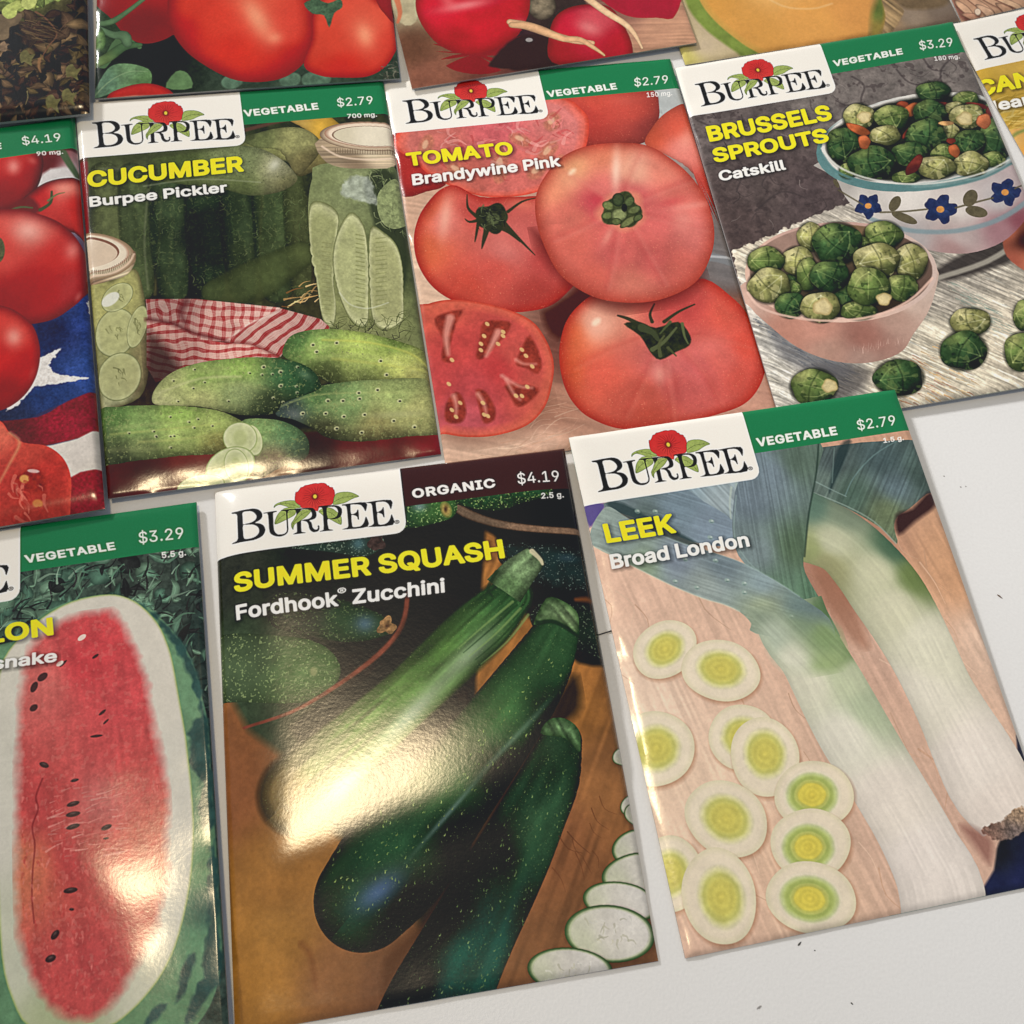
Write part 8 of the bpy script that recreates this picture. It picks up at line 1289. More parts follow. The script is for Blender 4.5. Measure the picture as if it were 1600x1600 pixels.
('S','star',[(8.6,67.2,5.05,4.19,-179)],[(11,70,52,76,40),(8,67,94,116,58),(7,64,160,166,100),(12,66,94,116,58),(5,68,94,116,58)],{'wob':.05,'dome':(-.15,-.35,.6),'n':[(2.5,.3),(.9,.22)],'sp':[(1.6,.6,(160,166,100),.45),(1.3,.68,(31,45,24),.5)],'soft':.2,'eps':1.2}),
('L',[(4.9,66.5),(7.5,64.7),(10.4,64.4)],.16,.03,(222,229,147),.36,.3),
('L',[(4.9,66.5),(8.4,67.2),(11.9,67.9)],.16,.03,(222,229,147),.36,.3),
('L',[(4.9,66.5),(6.3,69),(8.6,70.4)],.16,.03,(222,229,147),.36,.3),
('L',[(9.7,63.6),(9.4,67.4),(7.5,70.9)],.11,.11,(26,38,20),.6,.5),
('S','star',[(28.5,65.8,7.35,6.64,141)],[(20,24,16)],{'soft':.8,'op':.7}),
('S','star',[(28.5,65.8,6.92,6.27,146)],[(31,70,28,48,34),(28,66,52,82,46),(27,62,108,128,70),(33,63,52,82,46),(24,67,52,82,46)],{'wob':.05,'dome':(-.15,-.35,.6),'n':[(2.5,.3),(.9,.22)],'sp':[(1.6,.6,(108,128,70),.45),(1.3,.68,(16,28,20),.5)],'soft':.2,'eps':1.2}),
('L',[(32.7,62.8),(31.7,66.7),(29.3,70)],.22,.04,(157,182,109),.36,.3),
('L',[(32.7,62.8),(28.7,65.7),(24.8,68.6)],.22,.04,(157,182,109),.36,.3),
('L',[(32.7,62.8),(28.8,62.2),(24.7,63.8)],.22,.04,(157,182,109),.36,.3),
('L',[(31.9,70.3),(27.7,66.4),(25.2,61.3)],.14,.14,(14,24,17),.6,.5),
('S','star',[(45.9,74.8,6.22,4.46,116)],[(20,24,16)],{'soft':.8,'op':.7}),
('S','star',[(45.9,74.8,5.82,4.25,116)],[(47,79,88,98,54),(46,75,146,146,86),(45,71,206,198,142),(49,72,146,146,86),(42,76,146,146,86)],{'wob':.05,'dome':(-.15,-.35,.6),'n':[(2.5,.3),(.9,.22)],'sp':[(1.6,.6,(206,198,142),.45),(1.3,.68,(52,58,32),.5)],'soft':.2,'eps':1.2}),
('L',[(42.5,75.6),(44.2,72.7),(46.9,70.6)],.16,.03,(235,235,199),.36,.3),
('L',[(42.5,75.6),(45.7,74.9),(49,74.1)],.16,.03,(235,235,199),.36,.3),
('L',[(42.5,75.6),(44.1,77.7),(46.6,78.6)],.16,.03,(235,235,199),.36,.3),
('L',[(46.1,69.9),(46.6,74.6),(45.7,79.7)],.09,.09,(44,49,27),.6,.5),
('S','star',[(18.4,73.5,5.43,3.35,109)],[(20,24,16)],{'soft':.8,'op':.7}),
('S','star',[(18.4,73.5,5.08,3.19,109)],[(20,77,52,76,40),(18,73,94,116,58),(18,70,160,166,100),(21,71,94,116,58),(16,74,94,116,58)],{'wob':.05,'dome':(-.15,-.35,.6),'n':[(2.5,.3),(.9,.22)],'sp':[(1.6,.6,(160,166,100),.45),(1.3,.68,(31,45,24),.5)],'soft':.2,'eps':1.2}),
('L',[(20.9,71.5),(20.3,74.5),(18.6,77)],.14,.03,(222,229,147),.36,.3),
('L',[(20.9,71.5),(18.5,73.4),(16.2,75.3)],.14,.03,(222,229,147),.36,.3),
('L',[(20.9,71.5),(19.2,70.6),(17.2,70.8)],.14,.03,(222,229,147),.36,.3),
('L',[(19.3,77.2),(17.9,73.9),(17.6,69.8)],.07,.07,(26,38,20),.6,.5),
('S','star',[(37.3,72.7,6.49,5.64,167)],[(20,24,16)],{'soft':.8,'op':.7}),
('S','star',[(37.3,72.7,6.16,5.29,170)],[(40,76,88,98,54),(37,73,146,146,86),(36,69,206,198,142),(41,71,146,146,86),(33,74,146,146,86)],{'wob':.05,'dome':(-.15,-.35,.6),'n':[(2.5,.3),(.9,.22)],'sp':[(1.6,.6,(206,198,142),.45),(1.3,.68,(52,58,32),.5)],'soft':.2,'eps':1.2}),
('L',[(32.7,72.8),(35.6,70.4),(39.1,69.5)],.2,.04,(235,235,199),.36,.3),
('L',[(32.7,72.8),(37,72.7),(41.4,72.6)],.2,.04,(235,235,199),.36,.3),
('L',[(32.7,72.8),(35.3,75.2),(38.9,75.8)],.2,.04,(235,235,199),.36,.3),
('L',[(37.4,67.9),(38.2,72.7),(37.2,77.5)],.13,.13,(44,49,27),.6,.5),
('S','star',[(13.1,76.9,2.68,2.41,131)],[(20,24,16)],{'soft':.8,'op':.7}),
('S','star',[(13.1,76.9,2.52,2.29,136)],[(14,79,52,76,40),(13,77,94,116,58),(12,75,160,166,100),(14,76,94,116,58),(11,77,94,116,58)],{'wob':.05,'dome':(-.15,-.35,.6),'n':[(2.5,.3),(.9,.22)],'sp':[(1.6,.6,(160,166,100),.45),(1.3,.68,(31,45,24),.5)],'soft':.2,'eps':1.2}),
('L',[(14.7,77.5),(13.4,78.4),(11.9,78.5)],.08,.02,(222,229,147),.36,.3),
('L',[(14.7,77.5),(13.1,76.9),(11.6,76.3)],.08,.02,(222,229,147),.36,.3),
('L',[(14.7,77.5),(14.4,76.1),(13.6,75)],.08,.02,(222,229,147),.36,.3),
('L',[(12.1,78.9),(12.7,76.8),(14,74.9)],.05,.05,(26,38,20),.6,.5),
('S','star',[(41.3,81.7,4.56,4.04,149)],[(20,24,16)],{'soft':.8,'op':.7}),
('S','star',[(41.3,81.7,4.3,3.81,153)],[(43,84,52,76,40),(41,82,94,116,58),(40,79,160,166,100),(44,80,94,116,58),(38,82,94,116,58)],{'wob':.05,'dome':(-.15,-.35,.6),'n':[(2.5,.3),(.9,.22)],'sp':[(1.6,.6,(160,166,100),.45),(1.3,.68,(31,45,24),.5)],'soft':.2,'eps':1.2}),
('L',[(38.5,80.6),(40.8,79.3),(43.3,79.1)],.13,.03,(222,229,147),.36,.3),
('L',[(38.5,80.6),(41.1,81.6),(43.8,82.7)],.13,.03,(222,229,147),.36,.3),
('L',[(38.5,80.6),(38.9,83),(40.4,84.7)],.13,.03,(222,229,147),.36,.3),
('L',[(43,78.4),(41.8,81.9),(39.6,85)],.09,.09,(26,38,20),.6,.5),
('S','star',[(23.8,75.1,5.63,5.09,157)],[(20,24,16)],{'soft':.8,'op':.7}),
('S','star',[(23.8,75.1,5.33,4.78,161)],[(26,78,28,48,34),(23,75,52,82,46),(23,72,108,128,70),(27,73,52,82,46),(20,76,52,82,46)],{'wob':.05,'dome':(-.15,-.35,.6),'n':[(2.5,.3),(.9,.22)],'sp':[(1.6,.6,(108,128,70),.45),(1.3,.68,(16,28,20),.5)],'soft':.2,'eps':1.2}),
('L',[(21,72.7),(24.3,72.4),(27.1,73.8)],.17,.03,(157,182,109),.36,.3),
('L',[(21,72.7),(23.7,75),(26.3,77.2)],.17,.03,(157,182,109),.36,.3),
('L',[(21,72.7),(21.2,75.7),(22.6,78.1)],.17,.03,(157,182,109),.36,.3),
('L',[(27.2,71.8),(24.4,75.6),(20.5,78.3)],.11,.11,(14,24,17),.6,.5),
('S','star',[(7.5,74.8,6.1,5.58,161)],[(20,24,16)],{'soft':.8,'op':.7}),
('S','star',[(7.5,74.8,5.78,5.24,166)],[(10,78,88,98,54),(7,75,146,146,86),(6,71,206,198,142),(11,73,146,146,86),(3,76,146,146,86)],{'wob':.05,'dome':(-.15,-.35,.6),'n':[(2.5,.3),(.9,.22)],'sp':[(1.6,.6,(206,198,142),.45),(1.3,.68,(52,58,32),.5)],'soft':.2,'eps':1.2}),
('L',[(11.3,72.6),(10.3,75.8),(8.2,78.3)],.18,.04,(235,235,199),.36,.3),
('L',[(11.3,72.6),(7.7,74.7),(4.2,76.7)],.18,.04,(235,235,199),.36,.3),
('L',[(11.3,72.6),(8,71.7),(4.4,72.6)],.18,.04,(235,235,199),.36,.3),
('L',[(10.2,78.7),(6.8,75.2),(4.9,70.8)],.12,.12,(44,49,27),.6,.5),
('S','star',[(11.3,81.5,4.35,3.98,151)],[(20,24,16)],{'soft':.8,'op':.7}),
('S','star',[(11.3,81.5,4.11,3.75,156)],[(13,84,28,48,34),(11,81,52,82,46),(10,79,108,128,70),(14,80,52,82,46),(8,82,52,82,46)],{'wob':.05,'dome':(-.15,-.35,.6),'n':[(2.5,.3),(.9,.22)],'sp':[(1.6,.6,(108,128,70),.45),(1.3,.68,(16,28,20),.5)],'soft':.2,'eps':1.2}),
('L',[(13.4,83.4),(10.9,83.6),(8.8,82.6)],.13,.03,(157,182,109),.36,.3),
('L',[(13.4,83.4),(11.4,81.6),(9.3,79.8)],.13,.03,(157,182,109),.36,.3),
('L',[(13.4,83.4),(13.3,81),(12.3,79.1)],.13,.03,(157,182,109),.36,.3),
('L',[(8.7,84.1),(10.8,81.1),(13.9,78.9)],.08,.09,(14,24,17),.6,.5),
('S','star',[(28.2,86.3,4.99,2.95,-173)],[(20,24,16)],{'soft':.8,'op':.7}),
('S','star',[(28.2,86.3,4.75,2.76,-173)],[(30,88,52,76,40),(28,86,94,116,58),(27,84,160,166,100),(31,85,94,116,58),(25,86,94,116,58)],{'wob':.05,'dome':(-.15,-.35,.6),'n':[(2.5,.3),(.9,.22)],'sp':[(1.6,.6,(160,166,100),.45),(1.3,.68,(31,45,24),.5)],'soft':.2,'eps':1.2}),
('L',[(25.2,85),(28.1,84.4),(30.8,85.3)],.15,.03,(222,229,147),.36,.3),
('L',[(25.2,85),(28.1,86.3),(31,87.5)],.15,.03,(222,229,147),.36,.3),
('L',[(25.2,85),(26,87),(27.6,88.2)],.15,.03,(222,229,147),.36,.3),
('L',[(30.4,84.3),(28.8,86.6),(26.1,88.3)],.1,.1,(26,38,20),.6,.5),
('S','star',[(32.9,79.8,6.39,5.66,137)],[(20,24,16)],{'soft':.8,'op':.7}),
('S','star',[(32.9,79.8,6.01,5.36,141)],[(35,84,52,76,40),(32,80,94,116,58),(32,76,160,166,100),(36,78,94,116,58),(28,81,94,116,58)],{'wob':.05,'dome':(-.15,-.35,.6),'n':[(2.5,.3),(.9,.22)],'sp':[(1.6,.6,(160,166,100),.45),(1.3,.68,(31,45,24),.5)],'soft':.2,'eps':1.2}),
('L',[(34.2,75.7),(36,78.3),(36.5,81.7)],.18,.04,(222,229,147),.36,.3),
('L',[(34.2,75.7),(32.9,79.6),(31.7,83.5)],.18,.04,(222,229,147),.36,.3),
('L',[(34.2,75.7),(31,77.3),(28.6,80.2)],.18,.04,(222,229,147),.36,.3),
('L',[(37.8,80.8),(32.6,80.7),(27.9,78.9)],.12,.12,(26,38,20),.6,.5),
('S','star',[(35.7,84.2,2.05,1.82,152)],[(206,190,140)],{'rim':[((170,150,96),.6,1.2)],'wob':.08,'soft':.4,'n':[(1,.12)]}),
('S','star',[(18.9,83.5,5.58,4.84,172)],[(20,24,16)],{'soft':.8,'op':.7}),
('S','star',[(18.9,83.5,5.3,4.53,174)],[(21,87,88,98,54),(18,83,146,146,86),(18,80,206,198,142),(22,82,146,146,86),(15,84,146,146,86)],{'wob':.05,'dome':(-.15,-.35,.6),'n':[(2.5,.3),(.9,.22)],'sp':[(1.6,.6,(206,198,142),.45),(1.3,.68,(52,58,32),.5)],'soft':.2,'eps':1.2}),
('L',[(19.9,80.2),(21.5,82.4),(21.8,85.3)],.17,.03,(235,235,199),.36,.3),
('L',[(19.9,80.2),(19,83.3),(18.1,86.5)],.17,.03,(235,235,199),.36,.3),
('L',[(19.9,80.2),(17.3,81.6),(15.4,84)],.17,.03,(235,235,199),.36,.3),
('L',[(23.6,84.4),(18.7,84.2),(14.3,82.6)],.11,.11,(44,49,27),.6,.5),
('S','star',[(19.4,83.6,2.71,2.45,154)],[(206,190,140)],{'rim':[((170,150,96),.6,1.2)],'wob':.08,'soft':.4,'n':[(1,.12)]}),
('L',[(1.3,75.8),(3.3,80.6),(10.3,84.9),(20.1,87.9),(31.4,88.6),(41.9,85.9),(49.9,80.6)],.35,.35,(222,184,168),.85,.4),
('S','star',[(10.7,105.5,6.29,5.33,174)],[(20,24,16)],{'soft':.8,'op':.7}),
('S','star',[(10.7,105.5,5.98,4.99,176)],[(13,109,52,76,40),(10,105,94,116,58),(9,102,160,166,100),(14,104,94,116,58),(6,106,94,116,58)],{'wob':.05,'dome':(-.15,-.35,.6),'n':[(2.5,.3),(.9,.22)],'sp':[(1.6,.6,(160,166,100),.45),(1.3,.68,(31,45,24),.5)],'soft':.2,'eps':1.2}),
('L',[(14.6,107.2),(11,108.3),(7.5,107.6)],.19,.04,(222,229,147),.36,.3),
('L',[(14.6,107.2),(10.8,105.6),(7.1,104)],.19,.04,(222,229,147),.36,.3),
('L',[(14.6,107.2),(13.4,104.2),(11,102.2)],.19,.04,(222,229,147),.36,.3),
('L',[(8.1,109.5),(9.9,105.2),(13.2,101.5)],.12,.13,(26,38,20),.6,.5),
('S','star',[(14.7,106,2.06,1.83,161)],[(206,190,140)],{'rim':[((170,150,96),.6,1.2)],'wob':.08,'soft':.4,'n':[(1,.12)]}),
('S','star',[(32.5,106.9,6.66,5.43,175)],[(20,24,16)],{'soft':.8,'op':.7}),
('S','star',[(32.5,106.9,6.33,5.08,176)],[(35,111,28,48,34),(32,107,52,82,46),(31,104,108,128,70),(36,105,52,82,46),(28,108,52,82,46)],{'wob':.05,'dome':(-.15,-.35,.6),'n':[(2.5,.3),(.9,.22)],'sp':[(1.6,.6,(108,128,70),.45),(1.3,.68,(16,28,20),.5)],'soft':.2,'eps':1.2}),
('L',[(27.8,106.8),(30.7,104.3),(34.1,103.3)],.2,.04,(157,182,109),.36,.3),
('L',[(27.8,106.8),(32.3,106.9),(36.8,107.1)],.2,.04,(157,182,109),.36,.3),
('L',[(27.8,106.8),(30,109.5),(33.4,110.7)],.2,.04,(157,182,109),.36,.3),
('L',[(33,102.3),(33.5,107),(32.1,111.5)],.13,.13,(14,24,17),.6,.5),
('S','star',[(55.2,94.9,5.49,4.39,174)],[(20,24,16)],{'soft':.8,'op':.7}),
('S','star',[(55.2,94.9,5.21,4.12,176)],[(57,98,88,98,54),(55,95,146,146,86),(54,92,206,198,142),(58,93,146,146,86),(51,95,146,146,86)],{'wob':.05,'dome':(-.15,-.35,.6),'n':[(2.5,.3),(.9,.22)],'sp':[(1.6,.6,(206,198,142),.45),(1.3,.68,(52,58,32),.5)],'soft':.2,'eps':1.2}),
('L',[(59.1,94.8),(56.6,96.7),(53.8,97.4)],.16,.03,(235,235,199),.36,.3),
('L',[(59.1,94.8),(55.4,94.9),(51.7,95)],.16,.03,(235,235,199),.36,.3),
('L',[(59.1,94.8),(56.8,92.9),(53.8,92.5)],.16,.03,(235,235,199),.36,.3),
('L',[(55.2,98.6),(54.4,94.9),(55.2,91.2)],.11,.11,(44,49,27),.6,.5),
('S','star',[(50.9,102.5,6.52,5.63,155)],[(20,24,16)],{'soft':.8,'op':.7}),
('S','star',[(50.9,102.5,6.17,5.3,158)],[(53,106,28,48,34),(50,102,52,82,46),(50,99,108,128,70),(55,100,52,82,46),(46,103,52,82,46)],{'wob':.05,'dome':(-.15,-.35,.6),'n':[(2.5,.3),(.9,.22)],'sp':[(1.6,.6,(108,128,70),.45),(1.3,.68,(16,28,20),.5)],'soft':.2,'eps':1.2}),
('L',[(54.5,104.7),(50.8,105.7),(47.4,105)],.19,.04,(157,182,109),.36,.3),
('L',[(54.5,104.7),(51.1,102.7),(47.7,100.6)],.19,.04,(157,182,109),.36,.3),
('L',[(54.5,104.7),(54.1,101.3),(52.3,98.8)],.19,.04,(157,182,109),.36,.3),
('L',[(47.7,106.7),(50.2,102.1),(54.3,98.4)],.12,.13,(14,24,17),.6,.5),
('S','star',[(69.3,95.6,4.83,3.08,116)],[(20,24,16)],{'soft':.8,'op':.7}),
('S','star',[(69.3,95.6,4.52,2.93,117)],[(70,98,52,76,40),(69,96,94,116,58),(69,93,160,166,100),(72,94,94,116,58),(67,96,94,116,58)],{'wob':.05,'dome':(-.15,-.35,.6),'n':[(2.5,.3),(.9,.22)],'sp':[(1.6,.6,(160,166,100),.45),(1.3,.68,(31,45,24),.5)],'soft':.2,'eps':1.2}),
('L',[(67.3,94.7),(69.2,93.6),(71.2,93.5)],.12,.02,(222,229,147),.36,.3),
('L',[(67.3,94.7),(69.2,95.6),(71,96.5)],.12,.02,(222,229,147),.36,.3),
('L',[(67.3,94.7),(67.5,96.9),(68.7,98.5)],.12,.02,(222,229,147),.36,.3),
('L',[(71.1,92),(69.7,95.8),(67.5,99.3)],.06,.06,(26,38,20),.6,.5),
('S','star',[(64.8,105.4,6.08,4.23,119)],[(20,24,16)],{'soft':.8,'op':.7}),
('S','star',[(64.8,105.4,5.69,4.02,120)],[(66,109,52,76,40),(64,105,94,116,58),(64,102,160,166,100),(68,103,94,116,58),(61,106,94,116,58)],{'wob':.05,'dome':(-.15,-.35,.6),'n':[(2.5,.3),(.9,.22)],'sp':[(1.6,.6,(160,166,100),.45),(1.3,.68,(31,45,24),.5)],'soft':.2,'eps':1.2}),
('L',[(61.8,108),(62.4,104.8),(64.3,101.8)],.15,.03,(222,229,147),.36,.3),
('L',[(61.8,108),(64.7,105.5),(67.6,103)],.15,.03,(222,229,147),.36,.3),
('L',[(61.8,108),(64.3,108.4),(67,107.5)],.15,.03,(222,229,147),.36,.3),
('L',[(63.1,101.8),(65.4,104.8),(66.5,108.9)],.09,.09,(26,38,20),.6,.5),
('T','BRUSSELS',(3.5,27.3),(38.6,26.7),(3.6,21.9),38,(243,222,35),10,1,1),
('T','SPROUTS',(3.4,34.3),(35.6,33.7),(3.5,29.5),38,(243,222,35),10,1,1),
('T','Catskill',(3.1,40.5),(21.3,40.2),(3.3,37.1),31,(238,234,226),10,.8,1),
('H',(32,122,74)),
('T','VEGETABLE',(44.8,9),(64.7,8.7),(45,6.8),38,(238,234,226),42,0,.97),
('T','$3.29',(70,8.2),(79.6,8.7),(70.5,5.2),8,(238,234,226),14,0,.97),
('T','180 mg.',(72.7,12.8),(79.9,13.3),(72.9,11.3),22,(238,234,226),24,0,.97),
],
'cantaloupe': [
('S','rect',(-1,-1,83.5,116),[(0,17,205,166,62),(10,18,200,162,70),(2,25,180,146,50),(0,33,190,158,64),(-1,44,214,160,80),(-3,55,220,140,60)],{'n':[(5,.06)],'eps':3}),
('C',[(-2.9,28.8),(13.4,30.7),(5.8,45.9),(-3.7,40.6)],60,(6,16),(-8,16),[(196,166,76),(150,122,40),(215,190,110)],{'asp':.06,'op':.5,'seed':4}),
('S','poly',[(-4.2,41.7),(4,39.8),(17,43.1),(2.1,72.1),(-8.5,61.4)],[(-1,44,214,170,96),(-3,52,224,120,40),(0,47,222,160,70),(-7,58,120,100,80)],{'soft':.6}),
('L',[(-3.1,42.5),(3.6,40.6),(12.9,41.5)],.49,.5,(128,140,70),.9,.8),
('T','CANTALOUPE',(-3,26.5),(50.5,27.4),(-1.7,21.2),37,(243,222,35),10,1.2,1),
('T','Hearts of Gold',(-4,32.5),(37.6,33.3),(-3.3,28.7),31,(238,234,226),10,1.2,1),
('H',(32,122,74)),
],
'slicer': [
('S','rect',(-1,-1,83.5,116),[(62,17,150,24,24),(75,16,90,16,18),(78,20,200,196,200),(71,56,30,40,90)],{'n':[(4,.15)]}),
('S','poly',[(71.2,22.7),(75.6,17),(85.1,21.4),(82.9,40),(72.1,25.4)],[(205,200,200)],{'soft':1,'n':[(3,.08)]}),
('L',[(78.5,11),(80.3,15.9),(82.1,20.2)],1.05,.69,(70,92,60),.95,.5),
('L',[(78.1,9.6),(84.2,12)],1.17,1.17,(60,12,14),.9,.8),
('S','star',[(47.1,7.9),(60,8.2),(70.3,8.8),(73.5,12.1),(73.6,16.7),(71.7,22.8),(66.9,28.3),(59.3,28.7),(46.9,23.9)],[(66,13,196,40,36),(71,19,170,20,22),(62,24,150,16,20)],{'cen':(62.2,17.2),'hl':[(66.2,14.6,2.62,1.83,84,(236,150,140),.8),(71.1,13.6,1.81,1.11,-127,(220,110,100),.5)],'rim':[((96,10,14),.72,1.6)],'n':[(5,.06),(.5,.03)],'soft':.2,'dome':(-.2,-.3,.3)}),
('S','star',[(67.4,27.1),(70.7,23.2),(75.4,20.9),(81.5,21.1),(86,23.5),(84.7,42.8),(80.5,38.3),(71.7,32.9)],[(72,25,190,34,32),(79,24,214,96,84),(82,30,196,40,36)],{'cen':(78.4,30.4),'hl':[(78.8,24.1,3.1,1.88,-165,(238,160,140),.6)],'rim':[((96,10,14),.72,1.6)],'n':[(5,.06),(.5,.03)],'soft':.2,'dome':(-.2,-.3,.3)}),
('S','poly',[(64.9,27.9),(69.6,24.9),(72.4,29.3),(69.8,30.7)],[(110,18,20)],{'soft':1}),
('L',[(63.8,28.6),(67.4,27.8),(70.4,28.6)],.39,.23,(84,88,56),1,.3),
('L',[(72.4,29.6),(75,27.9),(75.5,24.4)],.56,.28,(64,72,42),1,.3),
('L',[(74.5,27.1),(76.7,25.6),(78.7,25.4)],.34,.11,(104,108,66),1,.3),
('S','poly',[(55.9,60.6),(75.2,61.3),(88.6,52),(86.2,86),(73.8,86.9),(64.3,90),(55.1,88.3)],[(75,66,28,34,72),(80,65,40,60,130),(80,79,44,70,140),(72,83,34,54,110),(62,89,34,40,70)],{'n':[(3,.18),(.5,.22)],'soft':.4}),
('S','poly',[(82.8,56.9),(88.4,55),(87.8,63.7),(82.5,62.7)],[(205,205,210)],{'n':[(.6,.2)],'edge':1,'ecell':1}),
('S','poly',[(66.5,72.3),(70.5,73),(75.7,71.2),(72.1,75.6),(73.8,78.4),(81.1,80.9),(75.6,81.2),(68.5,80.7),(64.5,85.2),(61.7,86.3),(62.1,75.9)],[(225,220,216)],{'sharp':1,'n':[(.6,.14)],'edge':.8,'ecell':.8,'soft':.3}),
('S','poly',[(55.1,88.8),(69,89.3),(76.2,86.3),(86.3,84.9),(85.5,95.6),(77.9,96.8),(71.4,97.2),(64,97.9),(54.9,96.2)],[(74,92,150,26,44),(81,88,128,20,40),(64,93,100,20,34)],{'n':[(.6,.25),(2,.1)],'soft':.4}),
('S','poly',[(66.3,98.3),(72.3,97.4),(77.9,96.8),(85.5,95.1),(84.6,108),(75.9,107.2),(72.8,106.3)],[(78,100,214,206,198),(82,106,206,198,188)],{'n':[(4,.05),(.7,.05)],'soft':.4}),
('S','poly',[(74.1,107.1),(86.5,106.9),(85.4,122.4),(72,119.8)],[(150,22,40)],{'n':[(.6,.25)],'soft':.4}),
('S','star',[(51.8,28),(64.9,27.9),(70.8,30.2),(77.7,35.3),(82.2,43.5),(83.1,52.2),(81.8,57.3),(78.2,60.7),(72.7,63.2),(63.5,62.6),(51.1,58)],[(69,36,214,96,84),(62,39,205,60,50),(76,45,196,40,36),(71,53,170,22,24),(63,57,150,20,22),(80,55,170,40,40)],{'cen':(68.6,46.5),'hl':[(69.1,35.5,4.36,3.4,-137,(240,180,166),.75),(79.7,43.7,2.94,2.05,98,(232,140,130),.65),(80.3,57.6,1.62,.85,116,(214,110,104),.5),(63.3,44.3,3.21,2.77,-128,(214,74,64),.4)],'rim':[((110,14,18),.76,1.6)],'n':[(5,.06),(.5,.03)],'soft':.2}),
('S','star',[(61.4,40,3.9,1.68,90)],[(84,84,52)],{'n':[(.8,.3)],'soft':.3}),
('S','star',[(51.2,53.3),(60.9,56.4),(65.1,58.9),(68.8,63.6),(70.2,69),(70.1,74.1),(68.5,79.4),(65.1,83.7),(59.8,85.9),(50.5,84.7)],[(64,65,214,60,50),(60,70,200,34,32),(68,75,180,26,26),(63,82,150,18,20)],{'cen':(60.3,71.7),'hl':[(64.3,66.2,2.87,2.09,83,(240,176,160),.7),(68.2,77.1,2.62,1,109,(205,80,74),.4)],'rim':[((120,16,18),.76,1.6)],'n':[(5,.06),(.5,.03)],'soft':.2}),
('S','star',[(50.6,83.6),(59.7,88.1),(62.4,92.3),(65.5,95.5),(70.5,97.3),(74,100.8),(75.6,105.3),(75.5,110.4),(73.6,116.6),(67.6,119),(49.8,115.6)],[(61,92,214,96,74),(66,99,196,66,52),(62,105,186,54,46),(71,104,190,50,42),(68,112,176,50,40)],{'cen':(61.9,103.7),'rim':[((196,60,48),.9,1)],'n':[(2,.15),(.6,.1)],'soft':.2}),
('L',[(62.4,92.3),(64.6,95.4),(62,100.7),(59.6,104.8)],.35,.19,(222,160,110),.7,.8),
('S','poly',[(63.3,104),(67.5,102.7),(70.1,105.8),(69,109.2),(65,107.4)],[(150,40,30)],{'n':[(1,.3)],'soft':1}),
('S','star',[(65.3,104.9,1.15,.97,-143)],[(216,150,80)],{'soft':.4}),
('S','star',[(67.9,111.5,1.21,.97,-153)],[(205,120,60)],{'soft':.5}),
('S','star',[(67.4,103.3,1.41,.45,-163)],[(226,200,196)],{'soft':.4,'op':.8}),
('C',[(61,105.1),(70,106.8),(69.6,115.4),(60.6,114.1)],24,(1.5,4),(60,40),[(226,120,100),(160,40,34)],{'asp':.25,'op':.5,'seed':2}),
('H',(32,122,74)),
('T','VEGETABLE',(44.6,7.4),(63.3,8.3),(44.5,5.3),38,(238,234,226),42,0,.97),
('T','$4.19',(68.9,8),(78.9,8.5),(68.6,5.3),8,(238,234,226),14,0,.97),
('T','90 mg.',(72.3,12.2),(79,12.7),(72.2,10.8),26,(238,234,226),24,0,.97),
],
'lettuce': [
('S','rect',(-1,-1,83.5,116),[(64,76,90,100,50),(67,87,58,44,32),(75,92,50,36,28),(69,102,34,22,18),(62,104,34,22,18),(77,110,36,26,20)],{'n':[(4,.3),(1,.3)]}),
('C',[(42.1,74.7),(63.9,79.4),(72.1,75.2),(82.6,74.3),(82.6,115.4),(43.4,113.7)],210,(3,8),(-30,80),[(74,52,40),(92,70,52),(54,36,28),(40,26,20),(110,88,60),(30,20,16),(84,66,44)],{'asp':.5,'op':.9,'seed':2,'leaf':True}),
('C',[(53.3,92.5),(82.9,92.7),(82.6,115.4),(53.8,115)],150,(2,5),(40,90),[(34,22,18),(26,16,14),(60,40,30),(96,80,48),(110,86,60)],{'asp':.5,'op':.9,'seed':12,'leaf':True}),
('S','poly',[(61.5,82.7),(64,83.8),(65.3,86.8),(64.8,91.1),(62.1,92.2),(61.2,87.8)],[(14,12,10)],{'soft':1.5,'op':.9}),
('L',[(68.8,78.9),(71.6,81.8),(74.5,87.6),(72.1,92),(70.2,96.1)],.29,.12,(116,78,56),.9,.3),
('L',[(74.5,87.6),(77,83.9)],.16,.09,(110,80,58),.8,.3),
('C',[(64.8,82.4),(73.7,81.3),(73.7,87.9),(71.5,90.5),(65.3,87.6)],50,(3,8),(25,14),[(104,84,56),(70,50,40),(50,36,28)],{'asp':.08,'op':.7,'seed':4,'curve':.1}),
('S','poly',[(58.5,78.7),(65,79.1),(63.9,82.7),(61.8,83.8),(61.6,87.4),(59.1,87.9),(57,85.8)],[(112,94,70)],{'n':[(1.5,.2)],'soft':.4}),
('S','poly',[(58.6,89.6),(60.2,88.7),(61.6,90),(60.8,92),(59.2,91.8)],[(128,104,80)],{'n':[(1,.3)],'edge':1.2,'ecell':.8}),
('S','star',[(55.4,55.5),(75,58),(82.6,72),(79.8,75.8),(77.6,74.4),(73.8,75.4),(71.6,76.6),(68.8,77.4),(67.5,75.7),(64.7,78.3),(62.5,75.5),(60,73.7),(55.7,73.1)],[(67,72,150,165,80),(75,72,120,142,76)],{'cen':(68,68.6),'n':[(1.5,.25),(.5,.2)],'soft':.4}),
('C',[(55.4,59.4),(80.5,62.6),(82,74.9),(73.8,75),(68.8,77),(63.9,76.4),(58.4,73.5)],120,(1.5,4),(-60,90),[(160,172,84),(182,192,104),(138,156,76),(120,140,70),(200,205,124)],{'asp':.7,'op':.9,'seed':7,'leaf':True}),
